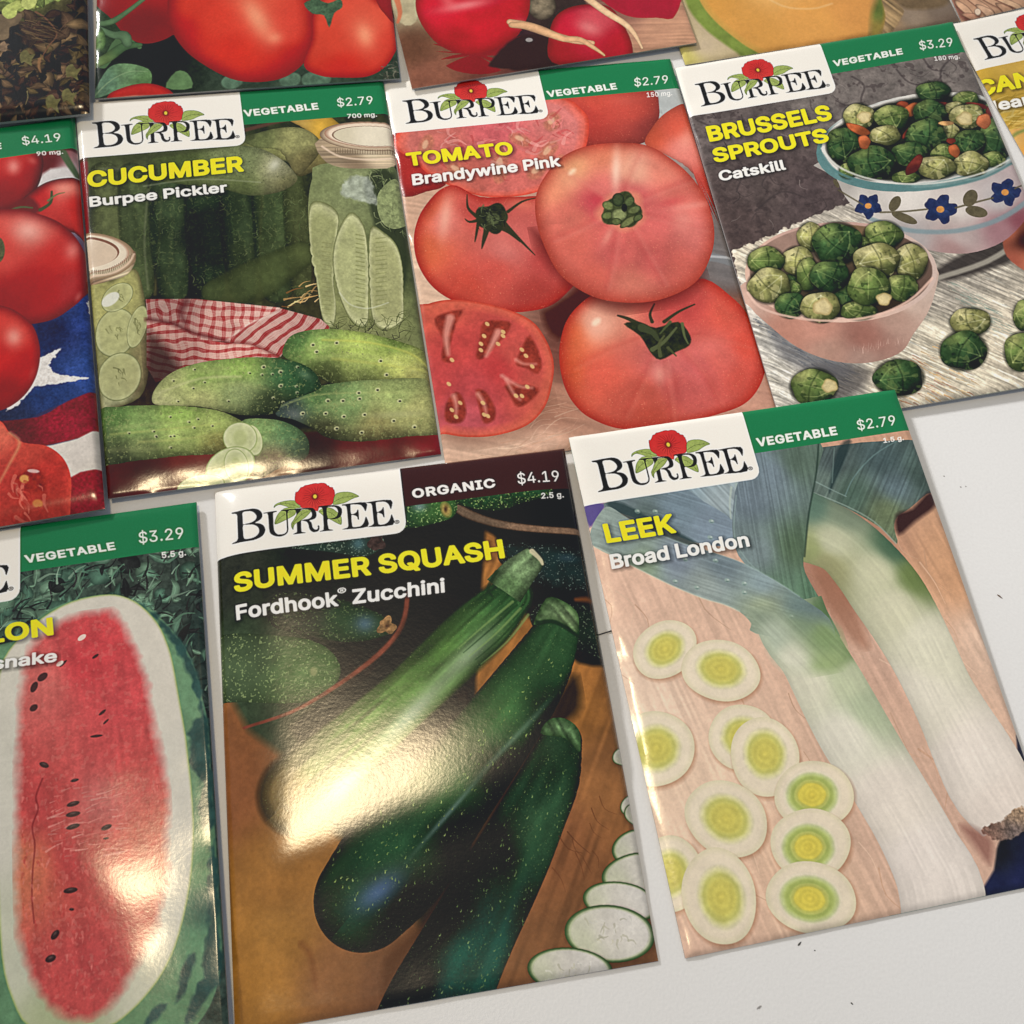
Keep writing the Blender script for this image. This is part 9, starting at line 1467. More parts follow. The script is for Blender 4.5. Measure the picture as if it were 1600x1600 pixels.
('S','star',[(60.1,76.3),(61.7,75),(63.9,74.1),(65,76.5),(63.9,77.5),(63.4,79.7),(61.5,80.5),(60.1,79.2),(59.6,77.7)],[(176,188,100)],{'cen':(62,77.3),'n':[(1,.2)],'wob':.1,'soft':.3}),
('S','star',[(65,74.3),(67.5,72.7),(69.1,74.8),(68.3,76.9),(66.6,77.8),(65.3,76.6)],[(186,196,110)],{'cen':(66.9,75.3),'n':[(1,.2)],'soft':.3}),
('S','star',[(64.7,93.6),(66.3,92.4),(67.4,94.3),(68.7,94.1),(67.7,96.5),(67.9,98.3),(66,96.6),(65,96.8)],[(104,100,58)],{'cen':(66.3,94.9),'n':[(1,.25)],'soft':.3,'op':.9}),
('S','star',[(75.7,108.3),(77.3,107.2),(78.4,109),(79.7,108.8),(78.6,111.1),(78.9,112.9),(77,111.2),(76,111.5)],[(104,100,58)],{'cen':(77.3,109.6),'n':[(1,.25)],'soft':.3,'op':.9}),
('S','star',[(71.5,109.8),(73.1,108.7),(74.1,110.5),(75.4,110.4),(74.4,112.6),(74.6,114.4),(72.8,112.8),(71.8,113)],[(104,100,58)],{'cen':(73.1,111.1),'n':[(1,.25)],'soft':.3,'op':.9}),
('S','star',[(76.9,100.1),(78.5,98.9),(79.5,100.8),(80.9,100.6),(79.8,102.9),(80,104.7),(78.2,103.1),(77.1,103.3)],[(104,100,58)],{'cen':(78.4,101.4),'n':[(1,.25)],'soft':.3,'op':.9}),
('L',[(69.9,96),(69.7,98.8),(70.2,100.7)],.49,.18,(150,108,70),.8,.4),
('L',[(66.6,106.8),(66.8,108.9),(66.2,111.2)],.15,.06,(150,140,90),.8,.3),
('H',(32,122,74)),
],
'roma': [
('S','rect',(-1,-1,83.5,116),[(4,109,34,44,30),(12,102,20,20,16),(0,94,50,70,44),(44,114,50,64,50)],{'n':[(4,.3),(1,.2)]}),
('S','star',[(-3.1,39.7),(23.9,42),(23.2,88.9),(21,94.6),(14.3,97),(8.8,94.3),(4.4,87.3),(-.2,81),(-2.6,71.6)],[(6,80,150,22,24),(12,90,120,14,18),(18,77,160,26,26)],{'cen':(12.1,72.9),'rim':[((130,16,14),.74,1.7)],'n':[(6,.05),(.5,.03)],'soft':.2}),
('S','tube',[(-1,99.2,.88),(2.3,103.8,.99),(6.6,94.8,1.14),(12.1,98.2,.5)],[(74,104,66)],{'soft':.3}),
('S','tube',[(-2,104.1,1.36),(3.4,101.1,1.62),(7.7,97.5,1.51),(12.1,97.3,.76)],[(1,102,96,122,70),(8,97,66,96,60)],{'dome':(0,-.4,.5),'n':[(2,.15)],'soft':.3}),
('S','tube',[(-1.7,88.3,.77),(3.8,88.4,1.09),(8.8,84.7,.77),(16.1,77.8,.65)],[(78,108,72)],{'dome':(0,-.4,.5),'n':[(2,.15)],'soft':.3}),
('S','tube',[(-.6,89.1,.64),(4.4,92.8,1.14),(7.7,93.5,1.65),(8.8,96.5,1.26)],[(84,114,80)],{'dome':(0,-.4,.5),'n':[(2,.15)],'soft':.3}),
('S','star',[(.3,94.3,4.81,2.47,87)],[(96,130,72)],{'n':[(1,.25)],'rim':[((50,74,40),.6,1.5)],'soft':.3}),
('S','poly',[(-.5,114.1),(2.4,106.6),(5.1,103.7),(9.4,103.7),(14.3,105.9),(15.4,109.2),(14.3,111.9),(8.9,112.1),(2.5,114.3)],[(3,109,88,122,96),(9,107,100,134,92),(13,110,84,118,70)],{'n':[(2,.2),(.6,.12)],'soft':.3}),
('L',[(-.2,114.1),(4.6,108.9),(9.4,106.5),(14.3,107)],.18,.06,(150,176,130),.6,.4),
('S','poly',[(19.1,113),(21.9,107.6),(25.1,108.6),(26.1,113.6)],[(88,120,76)],{'n':[(2,.2)],'soft':.4}),
('S','star',[(37,112.4,2.98,2.37,168)],[(84,112,90)],{'n':[(1.5,.25)],'soft':.5}),
('S','star',[(52.7,113.1,3,2.36,167)],[(84,112,90)],{'n':[(1.5,.25)],'soft':.5}),
('S','star',[(58.7,113.3,3.01,2.36,166)],[(84,112,90)],{'n':[(1.5,.25)],'soft':.5}),
('S','star',[(60.8,113.8,3.01,2.36,166)],[(84,112,90)],{'n':[(1.5,.25)],'soft':.5}),
('S','star',[(3.5,114.4),(6.8,112.3),(12.1,111),(16.4,111.7),(20.7,114.5),(20.7,118.7),(3.6,118.6)],[(190,40,34)],{'cen':(12.1,115.9),'rim':[((130,16,14),.74,1.7)],'n':[(6,.05),(.5,.03)],'soft':.2}),
('S','star',[(20,81.2),(21.2,69.8),(29.4,60.3),(41.1,57.3),(52.4,63.9),(58.5,78.4),(60.2,87.7),(60.1,98),(58,105.8),(52.2,111.7),(44.5,113.2),(36.5,111.3),(27.4,103.8),(22.6,96.9),(20.2,89.4)],[(26,82,205,52,36),(23,93,186,30,24),(34,90,212,56,38),(40,101,206,44,30),(51,95,210,62,46),(53,106,184,30,24),(43,83,220,80,56)],{'cen':(40,87.4),'hl':[(44.9,90.8,7.78,2.91,70,(240,196,150),.85),(49.1,97.8,2.24,2.15,-142,(238,170,130),.6),(45.4,92.3,10.74,6.28,76,(226,100,72),.5)],'rim':[((130,16,14),.74,1.7)],'n':[(6,.05),(.5,.03)],'soft':.2}),
('S','star',[(60.7,89.2),(66.3,80.6),(73.2,79.7),(78.3,86.2),(82.4,91.1),(83.2,98.5),(82.3,105),(78.5,111.1),(73.3,113.8),(66.8,113.6),(60.9,112.4),(56.7,108.5),(59.5,99.4)],[(65,100,206,62,42),(74,97,218,84,60),(68,110,196,40,28),(79,103,200,50,36)],{'cen':(70.6,98.9),'hl':[(74.2,99.2,4.29,2.25,83,(240,186,140),.8),(75,100,8.61,5.6,87,(226,104,76),.45)],'rim':[((150,24,20),.8,1.7)],'n':[(6,.05)],'soft':.2}),
('S','poly',[(58,86),(61.5,84.8),(64.8,86.5),(68.2,85.3),(68.6,88.4),(66.2,90.4),(64.5,95.4),(63.3,90.9),(60.1,89.9)],[(66,92,66)],{'n':[(1,.3)],'soft':.4}),
('S','star',[(76.1,70.6),(85.3,71.4),(83.3,94.1),(80.1,91.6),(78.3,86.2)],[(140,24,34)],{'cen':(80.9,81.9),'rim':[((130,16,14),.74,1.7)],'n':[(6,.05),(.5,.03)],'soft':.2}),
('C',[(77.4,111),(83.1,108.6),(82.4,115.7),(77,115.2)],30,(1,3),(40,80),[(120,116,100),(60,60,50)],{'asp':.2,'op':.6,'seed':3}),
('H',(32,122,74)),
],
'radish': [
('S','rect',(-1,-1,83.5,116),[(3,85,150,140,110),(2,101,104,66,46),(7,112,140,86,66),(32,104,60,38,42),(24,112,110,60,50),(44,102,50,40,36)],{'n':[(5,.12),(1,.08)],'eps':3}),
('S','poly',[(55.8,85.3),(90.5,92.3),(84.1,116.8),(63.3,114.7)],[(68,96,120,80,70),(74,108,190,140,112),(79,112,196,146,116)],{'str':[(.1,1.6,10)],'soft':1,'n':[(3,.06)]}),
('S','poly',[(.7,78.2),(9.6,80),(5.6,91.5),(1.2,90.6)],[(176,164,130)],{'n':[(2,.12)],'soft':.5}),
('L',[(1.9,80.8),(1.9,86.9),(.6,90.5)],.92,.39,(196,104,70),.9,.5),
('S','star',[(8.8,99),(14.5,104.7),(22.4,107.8),(28.4,106.8),(34.5,100.5),(27.7,112.6),(18.3,113.6),(10.7,109.1)],[(136,22,34)],{'cen':(19.8,106.5),'n':[(5,.07),(.5,.04)],'soft':.25}),
('S','star',[(23.8,109.6),(33.4,102.5),(43.1,106),(40.9,115.3),(24.2,112.6)],[(52,34,32)],{'cen':(33.6,109.4),'soft':1}),
('S','star',[(42.1,92.8,5.34,4.03,105)],[(118,106,86)],{'n':[(1.5,.3)],'rim':[((60,52,42),.5,1.5)],'soft':.5}),
('S','star',[(41.5,104.2),(45.2,97.3),(51.7,94.7),(60.3,96.5),(62.9,102.4),(63.8,112.6),(60.8,119.5),(51.9,117.6),(40.1,113.7)],[(47,101,196,30,50),(56,101,196,70,80),(42,110,150,20,34),(60,110,176,26,40)],{'cen':(52.2,107.2),'rim':[((120,14,28),.76,1.6)],'hl':[(53.1,103.5,4.14,2.48,-138,(226,140,136),.6)],'n':[(5,.07),(.5,.04)],'soft':.25}),
('S','star',[(50.2,76.2),(85.1,83.1),(79.4,103.5),(73.3,103.8),(65,101.3),(58.3,92.2)],[(166,22,48)],{'cen':(67.7,90.9),'n':[(5,.07),(.5,.04)],'soft':.25}),
('S','star',[(6.6,86.4),(10.6,74.7),(19.6,65.2),(31.8,64.4),(38.7,73.9),(39.7,85.3),(37.9,94.3),(33.2,101),(25.8,105.5),(18.7,106.3),(12.4,103.5),(8.1,96.6)],[(12,89,206,30,46),(20,94,200,26,40),(32,92,186,22,38),(15,100,166,18,34),(25,81,196,40,50)],{'cen':(23.4,86.7),'rim':[((140,14,30),.78,1.6)],'hl':[(20.2,88.3,7.52,1.8,178,(236,150,150),.7),(16,85.9,3.2,2.04,-120,(232,120,120),.5),(34.4,98.2,2.3,2.24,164,(220,110,90),.7)],'n':[(5,.07),(.5,.04)],'soft':.25}),
('S','tube',[(31.8,96.9,1.05),(35.4,98.8,1.44),(39.5,101.5,1.57),(43.4,104.6,1.3),(48.6,107.6,1.11),(52.9,109.2,.78)],[(222,170,130)],{'dome':(0,-.4,.45),'n':[(1.5,.12)],'soft':.3}),
('S','tube',[(32.1,98.1,1.05),(36.5,99.4,1.44),(41,102.6,1.31),(45.4,106.1,1.17),(49.8,107.4,.98),(53,111.1,.65),(55.2,114.2,.32)],[(216,168,124)],{'dome':(0,-.4,.45),'n':[(1.5,.12)],'soft':.3}),
('S','tube',[(54.5,90.6,1.21),(56.6,94.2,1.2),(60.1,99.5,1.13),(63.7,104.1,.99),(65.5,108.4,.72),(66.4,113.9,.33)],[(226,186,146)],{'dome':(0,-.4,.45),'n':[(1.5,.12)],'soft':.3}),
('S','star',[(35.6,104.5,1.02,.74,-170)],[(190,190,190)],{'soft':.3,'op':.7}),
('H',(32,122,74)),
],
'melon': [
('S','rect',(-1,-1,83.5,116),[(1,112,200,190,100),(6,110,196,176,150),(13,103,178,160,130),(34,90,220,160,80)],{'n':[(4,.05)],'eps':3}),
('S','poly',[(11.5,77.4),(7.3,87.7),(6.4,95.3),(8.8,103.4),(12.7,110.1),(17.9,116.4),(22.1,114.2),(17.1,103.5),(13.1,88.8),(15,78.1)],[(120,140,60)],{'soft':1,'n':[(3,.15)]}),
('S','star',[(19.4,54),(10.9,83.7),(10.4,93),(12.1,100.2),(15.8,107.8),(21.3,114.8),(34.8,122.6),(57.8,125),(77.9,120),(85.8,107.7),(100.9,69.6)],[(14,94,206,146,66),(22,107,208,148,70),(40,106,218,154,76),(53,105,212,146,74),(33,91,224,170,96)],{'cen':(52.1,89.3),'n':[(8,.04),(1,.02)],'soft':.5,'rim':[((190,150,70),.94,1)]}),
('L',[(26.8,91.5),(33.3,99.8),(41.5,102.5),(47.8,101.8)],.27,.2,(230,190,130),.7,.8),
('S','star',[(58.5,104.9),(62.5,100.7),(72.7,101.4),(88.9,104.6),(87.1,119.1),(70.3,120.6),(56,120.2),(54.1,117.4)],[(60,109,196,140,70),(69,111,140,122,104),(79,110,120,104,90),(62,117,140,120,100),(80,114,110,92,78)],{'cen':(71,112.3),'soft':1.2,'n':[(5,.08)],'eps':1.5}),
('S','poly',[(58.2,107.3),(62.6,101.9),(62.3,106.8),(60.1,112),(57.6,115.7),(54.1,117.4)],[(60,106,96,112,48),(56,114,150,130,60)],{'soft':2,'n':[(3,.15)]}),
('S','poly',[(63.2,101.4),(66.3,105.2),(67.5,108.5),(64.9,111.7),(61.8,114.7),(58.8,115),(61.6,109.2)],[(150,124,88)],{'n':[(2,.15)],'str':[(.3,1.5,60)],'soft':.5}),
('S','poly',[(66.2,100.1),(84.3,103.6),(79.7,109),(70.1,108.4),(67,105.9)],[(112,92,66)],{'n':[(2,.15)],'soft':1.5}),
('H',(32,122,74)),
],
'basket': [
('S','rect',(-1,-1,83.5,116),[(4,111,190,146,116),(13,114,180,140,112)],{'n':[(4,.15)]}),
('S','poly',[(.3,105.2),(-.1,110.7),(.4,114.4),(3.3,115.8),(3.1,112.3),(1.8,107.2)],[(128,84,72)],{'soft':1,'n':[(2,.15)]}),
('S','star',[(2.5,111.3,4.26,1.21,-113)],[(104,58,44)],{'soft':1,'op':.6}),
('S','star',[(2.5,110.9,4.26,1.21,-113)],[(206,162,130)],{'n':[(2,.12)],'rim':[([123.6,97.2,78],.7,1.5)],'soft':.4}),
('S','star',[(7.7,111.2,6.69,1.2,-125)],[(104,58,44)],{'soft':1,'op':.6}),
('S','star',[(7.7,110.8,6.69,1.2,-125)],[(196,152,122)],{'n':[(2,.12)],'rim':[([117.6,91.2,73.2],.7,1.5)],'soft':.4}),
('S','star',[(9.1,114.4,4.58,1.26,-127)],[(104,58,44)],{'soft':1,'op':.6}),
('S','star',[(9.1,114,4.59,1.26,-127)],[(205,164,134)],{'n':[(2,.12)],'rim':[([123,98.4,80.4],.7,1.5)],'soft':.4}),
('S','star',[(3.7,114.5,3.24,1.04,-152)],[(104,58,44)],{'soft':1,'op':.6}),
('S','star',[(3.7,114.1,3.25,1.04,-152)],[(186,138,112)],{'n':[(2,.12)],'rim':[([111.6,82.8,67.2],.7,1.5)],'soft':.4}),
('S','star',[(12.9,111.7,6.55,1.52,-134)],[(104,58,44)],{'soft':1,'op':.6}),
('S','star',[(12.9,111.3,6.55,1.52,-134)],[(200,156,124)],{'n':[(2,.12)],'rim':[([120,93.6,74.4],.7,1.5)],'soft':.4}),
('S','star',[(15.9,115.7,5.03,1.33,-132)],[(104,58,44)],{'soft':1,'op':.6}),
('S','star',[(15.9,115.3,5.03,1.33,-132)],[(192,148,118)],{'n':[(2,.12)],'rim':[([115.2,88.8,70.8],.7,1.5)],'soft':.4}),
('S','star',[(6,113.6,1.3,1.03,-71)],[(104,58,44)],{'soft':1,'op':.6}),
('S','star',[(6,113.1,1.3,1.03,-71)],[(226,200,176)],{'n':[(2,.12)],'rim':[([135.6,120,105.6],.7,1.5)],'soft':.4}),
('S','star',[(16.5,112.8,6.49,.92,-139)],[(104,58,44)],{'soft':1,'op':.6}),
('S','star',[(16.5,112.3,6.5,.92,-139)],[(210,170,136)],{'n':[(2,.12)],'rim':[([126,102,81.6],.7,1.5)],'soft':.4}),
('H',(32,122,74)),
],
'logo_': [
('S','poly',[(13.64,7.37),(13.88,6.79),(14.73,6.3),(16.39,5.99),(17.76,6.08),(18.57,6.37),(19.06,7.21),(19.7,8.07),(19.54,8.35),(18.31,8.25),(17.23,8.03),(16.31,7.44),(15.11,6.89),(14.28,6.93),(13.77,7.47)],[(150,168,88)],{'n':[(.8,.1)],'soft':.1,'dw':.14,'rim':[((58,70,36),.1,1)]}),
('L',[(13.79,7.24),(15.12,6.66),(16.22,6.58),(17.16,6.94),(18.09,7.38),(19.41,8.18)],.05,.03,(74,88,44),.9,.08),
('L',[(15.12,6.66),(15.34,6.06)],.03,.01,(84,98,50),.8,.08),
('L',[(15.12,6.66),(15.61,7.07)],.03,.01,(84,98,50),.8,.08),
('L',[(16.22,6.58),(16.62,6.12)],.03,.01,(84,98,50),.8,.08),
('L',[(16.22,6.58),(16.56,7.15)],.03,.01,(84,98,50),.8,.08),
('L',[(17.16,6.94),(17.66,6.61)],.03,.01,(84,98,50),.8,.08),
('L',[(17.16,6.94),(17.37,7.58)],.03,.01,(84,98,50),.8,.08),
('L',[(18.09,7.38),(18.62,7.1)],.03,.01,(84,98,50),.8,.08),
('L',[(18.09,7.38),(18.25,8.03)],.03,.01,(84,98,50),.8,.08),
('S','poly',[(13.71,11.78),(13.95,10.45),(14.57,9.18),(15.58,8.25),(16.42,7.91),(18.45,8.2),(18.43,9.72),(17.63,10.37),(16.23,11),(14.98,11.51)],[(150,168,88)],{'n':[(.8,.1)],'soft':.1,'dw':.14,'rim':[((58,70,36),.1,1)]}),
('L',[(13.82,11.64),(14.77,10.42),(15.9,9.67),(17.03,9.07),(18.3,8.48)],.05,.03,(74,88,44),.9,.08),
('L',[(14.77,10.42),(14.73,9.76)],.03,.01,(84,98,50),.8,.08),
('L',[(14.77,10.42),(15.35,10.56)],.03,.01,(84,98,50),.8,.08),
('L',[(15.9,9.67),(15.98,9.02)],.03,.01,(84,98,50),.8,.08),
('L',[(15.9,9.67),(16.46,9.94)],.03,.01,(84,98,50),.8,.08),
('L',[(17.03,9.07),(17.15,8.43)],.03,.01,(84,98,50),.8,.08),
('L',[(17.03,9.07),(17.57,9.38)],.03,.01,(84,98,50),.8,.08),
('S','poly',[(27.05,8.56),(27.23,7.12),(27.66,5.94),(28.53,5.52),(30.19,5.55),(31.41,5.92),(32.34,6.52),(33.04,7.24),(31.98,7.47),(30.83,7.93),(29.96,8.35),(28.84,8.58)],[(150,168,88)],{'n':[(.8,.1)],'soft':.1,'dw':.14,'rim':[((58,70,36),.1,1)]}),
('L',[(27.24,7.89),(28.25,7.34),(29.24,7.02),(30.36,6.94),(31.47,6.94),(32.97,7.2)],.05,.03,(74,88,44),.9,.08),
('L',[(28.25,7.34),(28.41,6.7)],.03,.01,(84,98,50),.8,.08),
('L',[(28.25,7.34),(28.77,7.68)],.03,.01,(84,98,50),.8,.08),
('L',[(29.24,7.02),(29.51,6.43)],.03,.01,(84,98,50),.8,.08),
('L',[(29.24,7.02),(29.7,7.46)],.03,.01,(84,98,50),.8,.08),
('L',[(30.36,6.94),(30.7,6.4)],.03,.01,(84,98,50),.8,.08),
('L',[(30.36,6.94),(30.76,7.45)],.03,.01,(84,98,50),.8,.08),
('L',[(31.47,6.94),(31.87,6.45)],.03,.01,(84,98,50),.8,.08),
('L',[(31.47,6.94),(31.81,7.5)],.03,.01,(84,98,50),.8,.08),
('S','poly',[(23.65,9.77),(24.94,9.1),(26.03,9.18),(26.96,9.69),(27.59,10.39),(28.23,11.09),(28.63,12.06),(28.65,12.98),(28.42,13.88),(27.37,13.25),(26.47,12.52),(25.43,11.76),(24.65,11.12),(24.15,10.52)],[(150,168,88)],{'n':[(.8,.1)],'soft':.1,'dw':.14,'rim':[((58,70,36),.1,1)]}),
('L',[(23.92,9.88),(25.28,10.07),(26.47,10.69),(27.35,11.73),(27.96,12.73),(28.4,13.77)],.05,.03,(74,88,44),.9,.08),
('L',[(25.28,10.07),(25.75,9.69)],.03,.01,(84,98,50),.8,.08),
('L',[(25.28,10.07),(25.53,10.68)],.03,.01,(84,98,50),.8,.08),
('L',[(26.47,10.69),(27.04,10.53)],.03,.01,(84,98,50),.8,.08),
('L',[(26.47,10.69),(26.52,11.35)],.03,.01,(84,98,50),.8,.08),
('L',[(27.35,11.73),(27.94,11.74)],.03,.01,(84,98,50),.8,.08),
('L',[(27.35,11.73),(27.24,12.37)],.03,.01,(84,98,50),.8,.08),
('L',[(27.96,12.73),(28.55,12.85)],.03,.01,(84,98,50),.8,.08),
('L',[(27.96,12.73),(27.75,13.33)],.03,.01,(84,98,50),.8,.08),
('S','poly',[(18.5,6.36),(18.51,5.13),(18.72,3.93),(19.07,3.94),(19.51,3.42),(19.9,2.77),(20.39,2.68),(20.9,2.29),(21.46,2.28),(22.02,2.17),(22.65,2.06),(23.28,1.99),(23.89,2.18),(24.52,2.13),(25.23,2.26),(25.7,2.56),(26.01,3.07),(26.37,3.2),(26.52,3.61),(27.2,3.86),(27.3,4.34),(27.52,4.61),(27.6,5.32),(27.58,6.09),(27.36,6.6),(27.23,7.12),(27.1,7.87),(26.64,8.5),(25.53,8.57),(24.29,8.55),(23.7,9.08),(23.45,9.74),(22.72,9.41),(22.39,8.9),(21.44,8.62),(19.95,8.41),(19.58,7.74),(18.8,7.02)],[(21,4,205,46,44),(25,4,202,46,46),(23,8,205,56,50)],{'n':[(1,.06)],'soft':.1,'dw':.14,'rim':[((90,22,24),.1,1)]}),
('L',[(23.56,5.9),(24.04,6.11),(25.37,6.25)],.07,.01,(104,18,24),.75,.1),
('L',[(23.51,6.05),(24.36,6.72),(25.81,7.21)],.07,.01,(104,18,24),.75,.1),
('L',[(23.43,6.18),(23.87,6.82),(25.17,7.75)],.07,.01,(104,18,24),.75,.1),
('L',[(23.31,6.28),(23.8,7.54),(24.45,8.04)],.07,.01,(104,18,24),.75,.1),
('L',[(23.17,6.34),(23.28,7.34),(23.72,8.09)],.07,.01,(104,18,24),.75,.1),
('L',[(23.03,6.35),(22.92,6.98),(23.05,8.83)],.07,.01,(104,18,24),.75,.1),
('L',[(22.88,6.31),(22.42,7.39),(22.26,8.44)],.07,.01,(104,18,24),.75,.1),
('L',[(22.75,6.23),(22.23,6.84),(21.64,7.88)],.07,.01,(104,18,24),.75,.1),
('L',[(22.64,6.11),(21.56,6.82),(21.24,7.22)],.07,.01,(104,18,24),.75,.1),
('L',[(22.56,5.96),(21.64,6.2),(20.25,6.87)],.07,.01,(104,18,24),.75,.1),
('L',[(22.53,5.8),(21.88,5.74),(20.21,5.99)],.07,.01,(104,18,24),.75,.1),
('L',[(22.53,5.64),(21.43,5.2),(20.43,5.21)],.07,.01,(104,18,24),.75,.1),
('L',[(22.58,5.48),(21.88,4.92),(20.84,4.61)],.07,.01,(104,18,24),.75,.1),
('L',[(22.66,5.35),(22.34,4.86),(20.68,3.55)],.07,.01,(104,18,24),.75,.1),
('L',[(22.78,5.25),(22.36,4.16),(21.47,3.21)],.07,.01,(104,18,24),.75,.1),
('L',[(22.92,5.19),(22.84,4.39),(22.28,3.13)],.07,.01,(104,18,24),.75,.1),
('L',[(23.06,5.18),(23.25,3.83),(23.04,3.29)],.07,.01,(104,18,24),.75,.1),
('L',[(23.21,5.22),(23.6,4.32),(23.93,2.78)],.07,.01,(104,18,24),.75,.1),
('L',[(23.34,5.3),(23.75,4.84),(24.62,3.39)],.07,.01,(104,18,24),.75,.1),
('L',[(23.45,5.42),(24.39,4.81),(25.09,4.12)],.07,.01,(104,18,24),.75,.1),
('L',[(23.53,5.57),(24.29,5.38),(25.3,4.88)],.07,.01,(104,18,24),.75,.1),
('L',[(23.56,5.73),(24.86,5.8),(26.18,5.52)],.07,.01,(104,18,24),.75,.1),
('S','star',[(23.01,5.84,.73,.66,-150)],[(90,16,20)],{'soft':.8,'op':.7}),
('S','star',[(23.05,5.77,.62,.47,89)],[(226,186,60)],{'soft':.12,'rim':[((130,80,30),.7,1)]}),
('S','poly',[[(4.13,7.03),(5.42,6.98),(7.87,6.87),(9.09,6.96),(10.03,7.32),(10.68,7.95),(11.02,8.83),(10.87,9.64),(10.29,10.24),(9.32,10.71),(10.39,11.09),(11.17,11.72),(11.52,12.67),(11.34,13.55),(10.76,14.29),(9.8,14.75),(8.44,15),(6.42,15.01),(4.08,15.02),(4.13,14.76),(4.83,14.56),(5.23,14.17),(5.36,13.3),(5.36,10.91),(5.34,8.79),(5.25,7.87),(4.92,7.52),(4.21,7.34)],[(6.55,8.96),(6.59,10.57),(7.3,10.58),(8.52,10.45),(9.36,9.96),(9.73,9.26),(9.5,8.47),(8.79,7.68),(7.85,7.4),(6.59,7.53)],[(6.55,12.87),(6.67,14.08),(7.12,14.41),(8.2,14.45),(9.29,14.15),(9.99,13.51),(10.17,12.63),(9.81,11.76),(8.89,11.1),(7.69,10.9),(6.58,10.9)]],[(24,22,22)],{'soft':.1}),
('S','poly',[[(11.47,8.44),(14.13,8.39),(14.15,8.63),(13.64,8.74),(13.42,9.02),(13.4,10.53),(13.4,12.49),(13.57,13.56),(14.14,14.32),(14.81,14.49),(15.62,14.45),(16.19,14.01),(16.35,13.06),(16.37,10.95),(16.34,9.27),(16.16,8.72),(15.35,8.53),(15.44,8.31),(17.69,8.37),(17.72,8.58),(17.05,8.69),(16.76,9.03),(16.65,9.77),(16.66,11.74),(16.63,13.39),(16.38,14.26),(15.67,14.83),(14.64,14.98),(13.58,14.69),(12.73,14.04),(12.42,13.1),(12.39,11.59),(12.37,10.08),(12.26,9),(12,8.67),(11.5,8.64)]],[(24,22,22)],{'soft':.1}),
('S','poly',[[(17.89,8.42),(21.58,8.63),(22.39,8.82),(22.9,9.43),(23.13,10.38),(22.98,11.19),(22.47,11.65),(21.43,11.88),(21.86,12.48),(22.05,13.71),(22.56,14.31),(23.03,14.3),(23.3,13.81),(23.15,13.56),(23.44,13.38),(23.56,13.92),(23.35,14.64),(22.65,14.92),(21.98,14.82),(21.35,14.06),(21.16,12.83),(20.8,12.1),(20,11.76),(19.59,11.78),(19.5,14.25),(19.82,14.59),(20.32,14.79),(20.27,14.9),(17.83,14.88),(17.88,14.68),(18.33,14.5),(18.56,14.12),(18.61,12.17),(18.63,9.75),(18.42,8.8),(17.88,8.64)],[(19.55,11.39),(20.29,11.5),(21.26,11.41),(21.97,10.98),(22.1,10.08),(21.67,9.26),(20.88,8.84),(19.64,8.97)]],[(24,22,22)],{'soft':.1}),
('S','poly',[(17.7,13.7),(17.34,12.89),(17.4,12),(17.99,11.17),(18.46,10.33),(19.48,9.26),(20.33,8.84),(21.95,9.3),(21.48,10.15),(20.46,11.07),(19.18,11.8),(18.33,12.28),(17.89,12.82)],[(150,168,88)],{'n':[(.8,.1)],'soft':.1,'dw':.14,'rim':[((58,70,36),.1,1)]}),
('L',[(17.65,13.39),(17.79,12.2),(18.68,11.12),(19.69,10.2),(20.83,9.6),(21.81,9.35)],.05,.03,(74,88,44),.9,.08),
('L',[(17.79,12.2),(17.54,11.59)],.03,.01,(84,98,50),.8,.08),
('L',[(17.79,12.2),(18.37,12.1)],.03,.01,(84,98,50),.8,.08),
('L',[(18.68,11.12),(18.61,10.46)],.03,.01,(84,98,50),.8,.08),
('L',[(18.68,11.12),(19.27,11.23)],.03,.01,(84,98,50),.8,.08),
('L',[(19.69,10.2),(19.74,9.54)],.03,.01,(84,98,50),.8,.08),
('L',[(19.69,10.2),(20.26,10.42)],.03,.01,(84,98,50),.8,.08),
('L',[(20.83,9.6),(21,8.97)],.03,.01,(84,98,50),.8,.08),
('L',[(20.83,9.6),(21.35,9.95)],.03,.01,(84,98,50),.8,.08),
('S','poly',[[(23.67,8.62),(24.02,8.52),(26.35,8.61),(27.44,8.77),(28.25,9.11),(28.81,9.8),(28.88,10.65),(28.6,11.6),(27.87,12.18),(26.76,12.29),(25.54,12.08),(25.49,13.74),(25.61,14.51),(25.89,14.73),(26.4,14.89),(26.38,15.04),(23.76,14.97),(23.81,14.83),(24.25,14.7),(24.48,14.35),(24.58,12.1),(24.61,9.82),(24.46,9.04),(24.13,8.84),(23.68,8.81)],[(25.59,11.79),(26.51,11.99),(27.42,11.74),(27.89,11.05),(27.96,10.14),(27.54,9.32),(26.73,9.05),(25.55,9.19)]],[(24,22,22)],{'soft':.1}),
('S','poly',[[(29.02,8.88),(29.51,8.82),(34.34,8.96),(34.3,11.03),(34.05,11.07),(33.81,10.35),(33.19,9.49),(32.11,9.19),(31.01,9.11),(30.87,9.47),(30.88,11.47),(31.64,11.49),(32.15,11.18),(32.32,10.75),(32.59,10.79),(32.54,12.99),(32.3,13.03),(32.18,12.41),(31.6,11.95),(30.91,11.9),(30.86,14.19),(31.08,14.83),(31.89,14.94),(32.87,14.78),(33.62,13.98),(34,12.89),(34.27,12.86),(34.27,15.2),(29,15.14),(28.98,14.99),(29.64,14.85),(30.01,14.45),(30.05,13.63),(30.06,11.35),(30.04,9.97),(29.88,9.34),(29.49,9.13),(29.05,9.04)]],[(24,22,22)],{'soft':.1}),
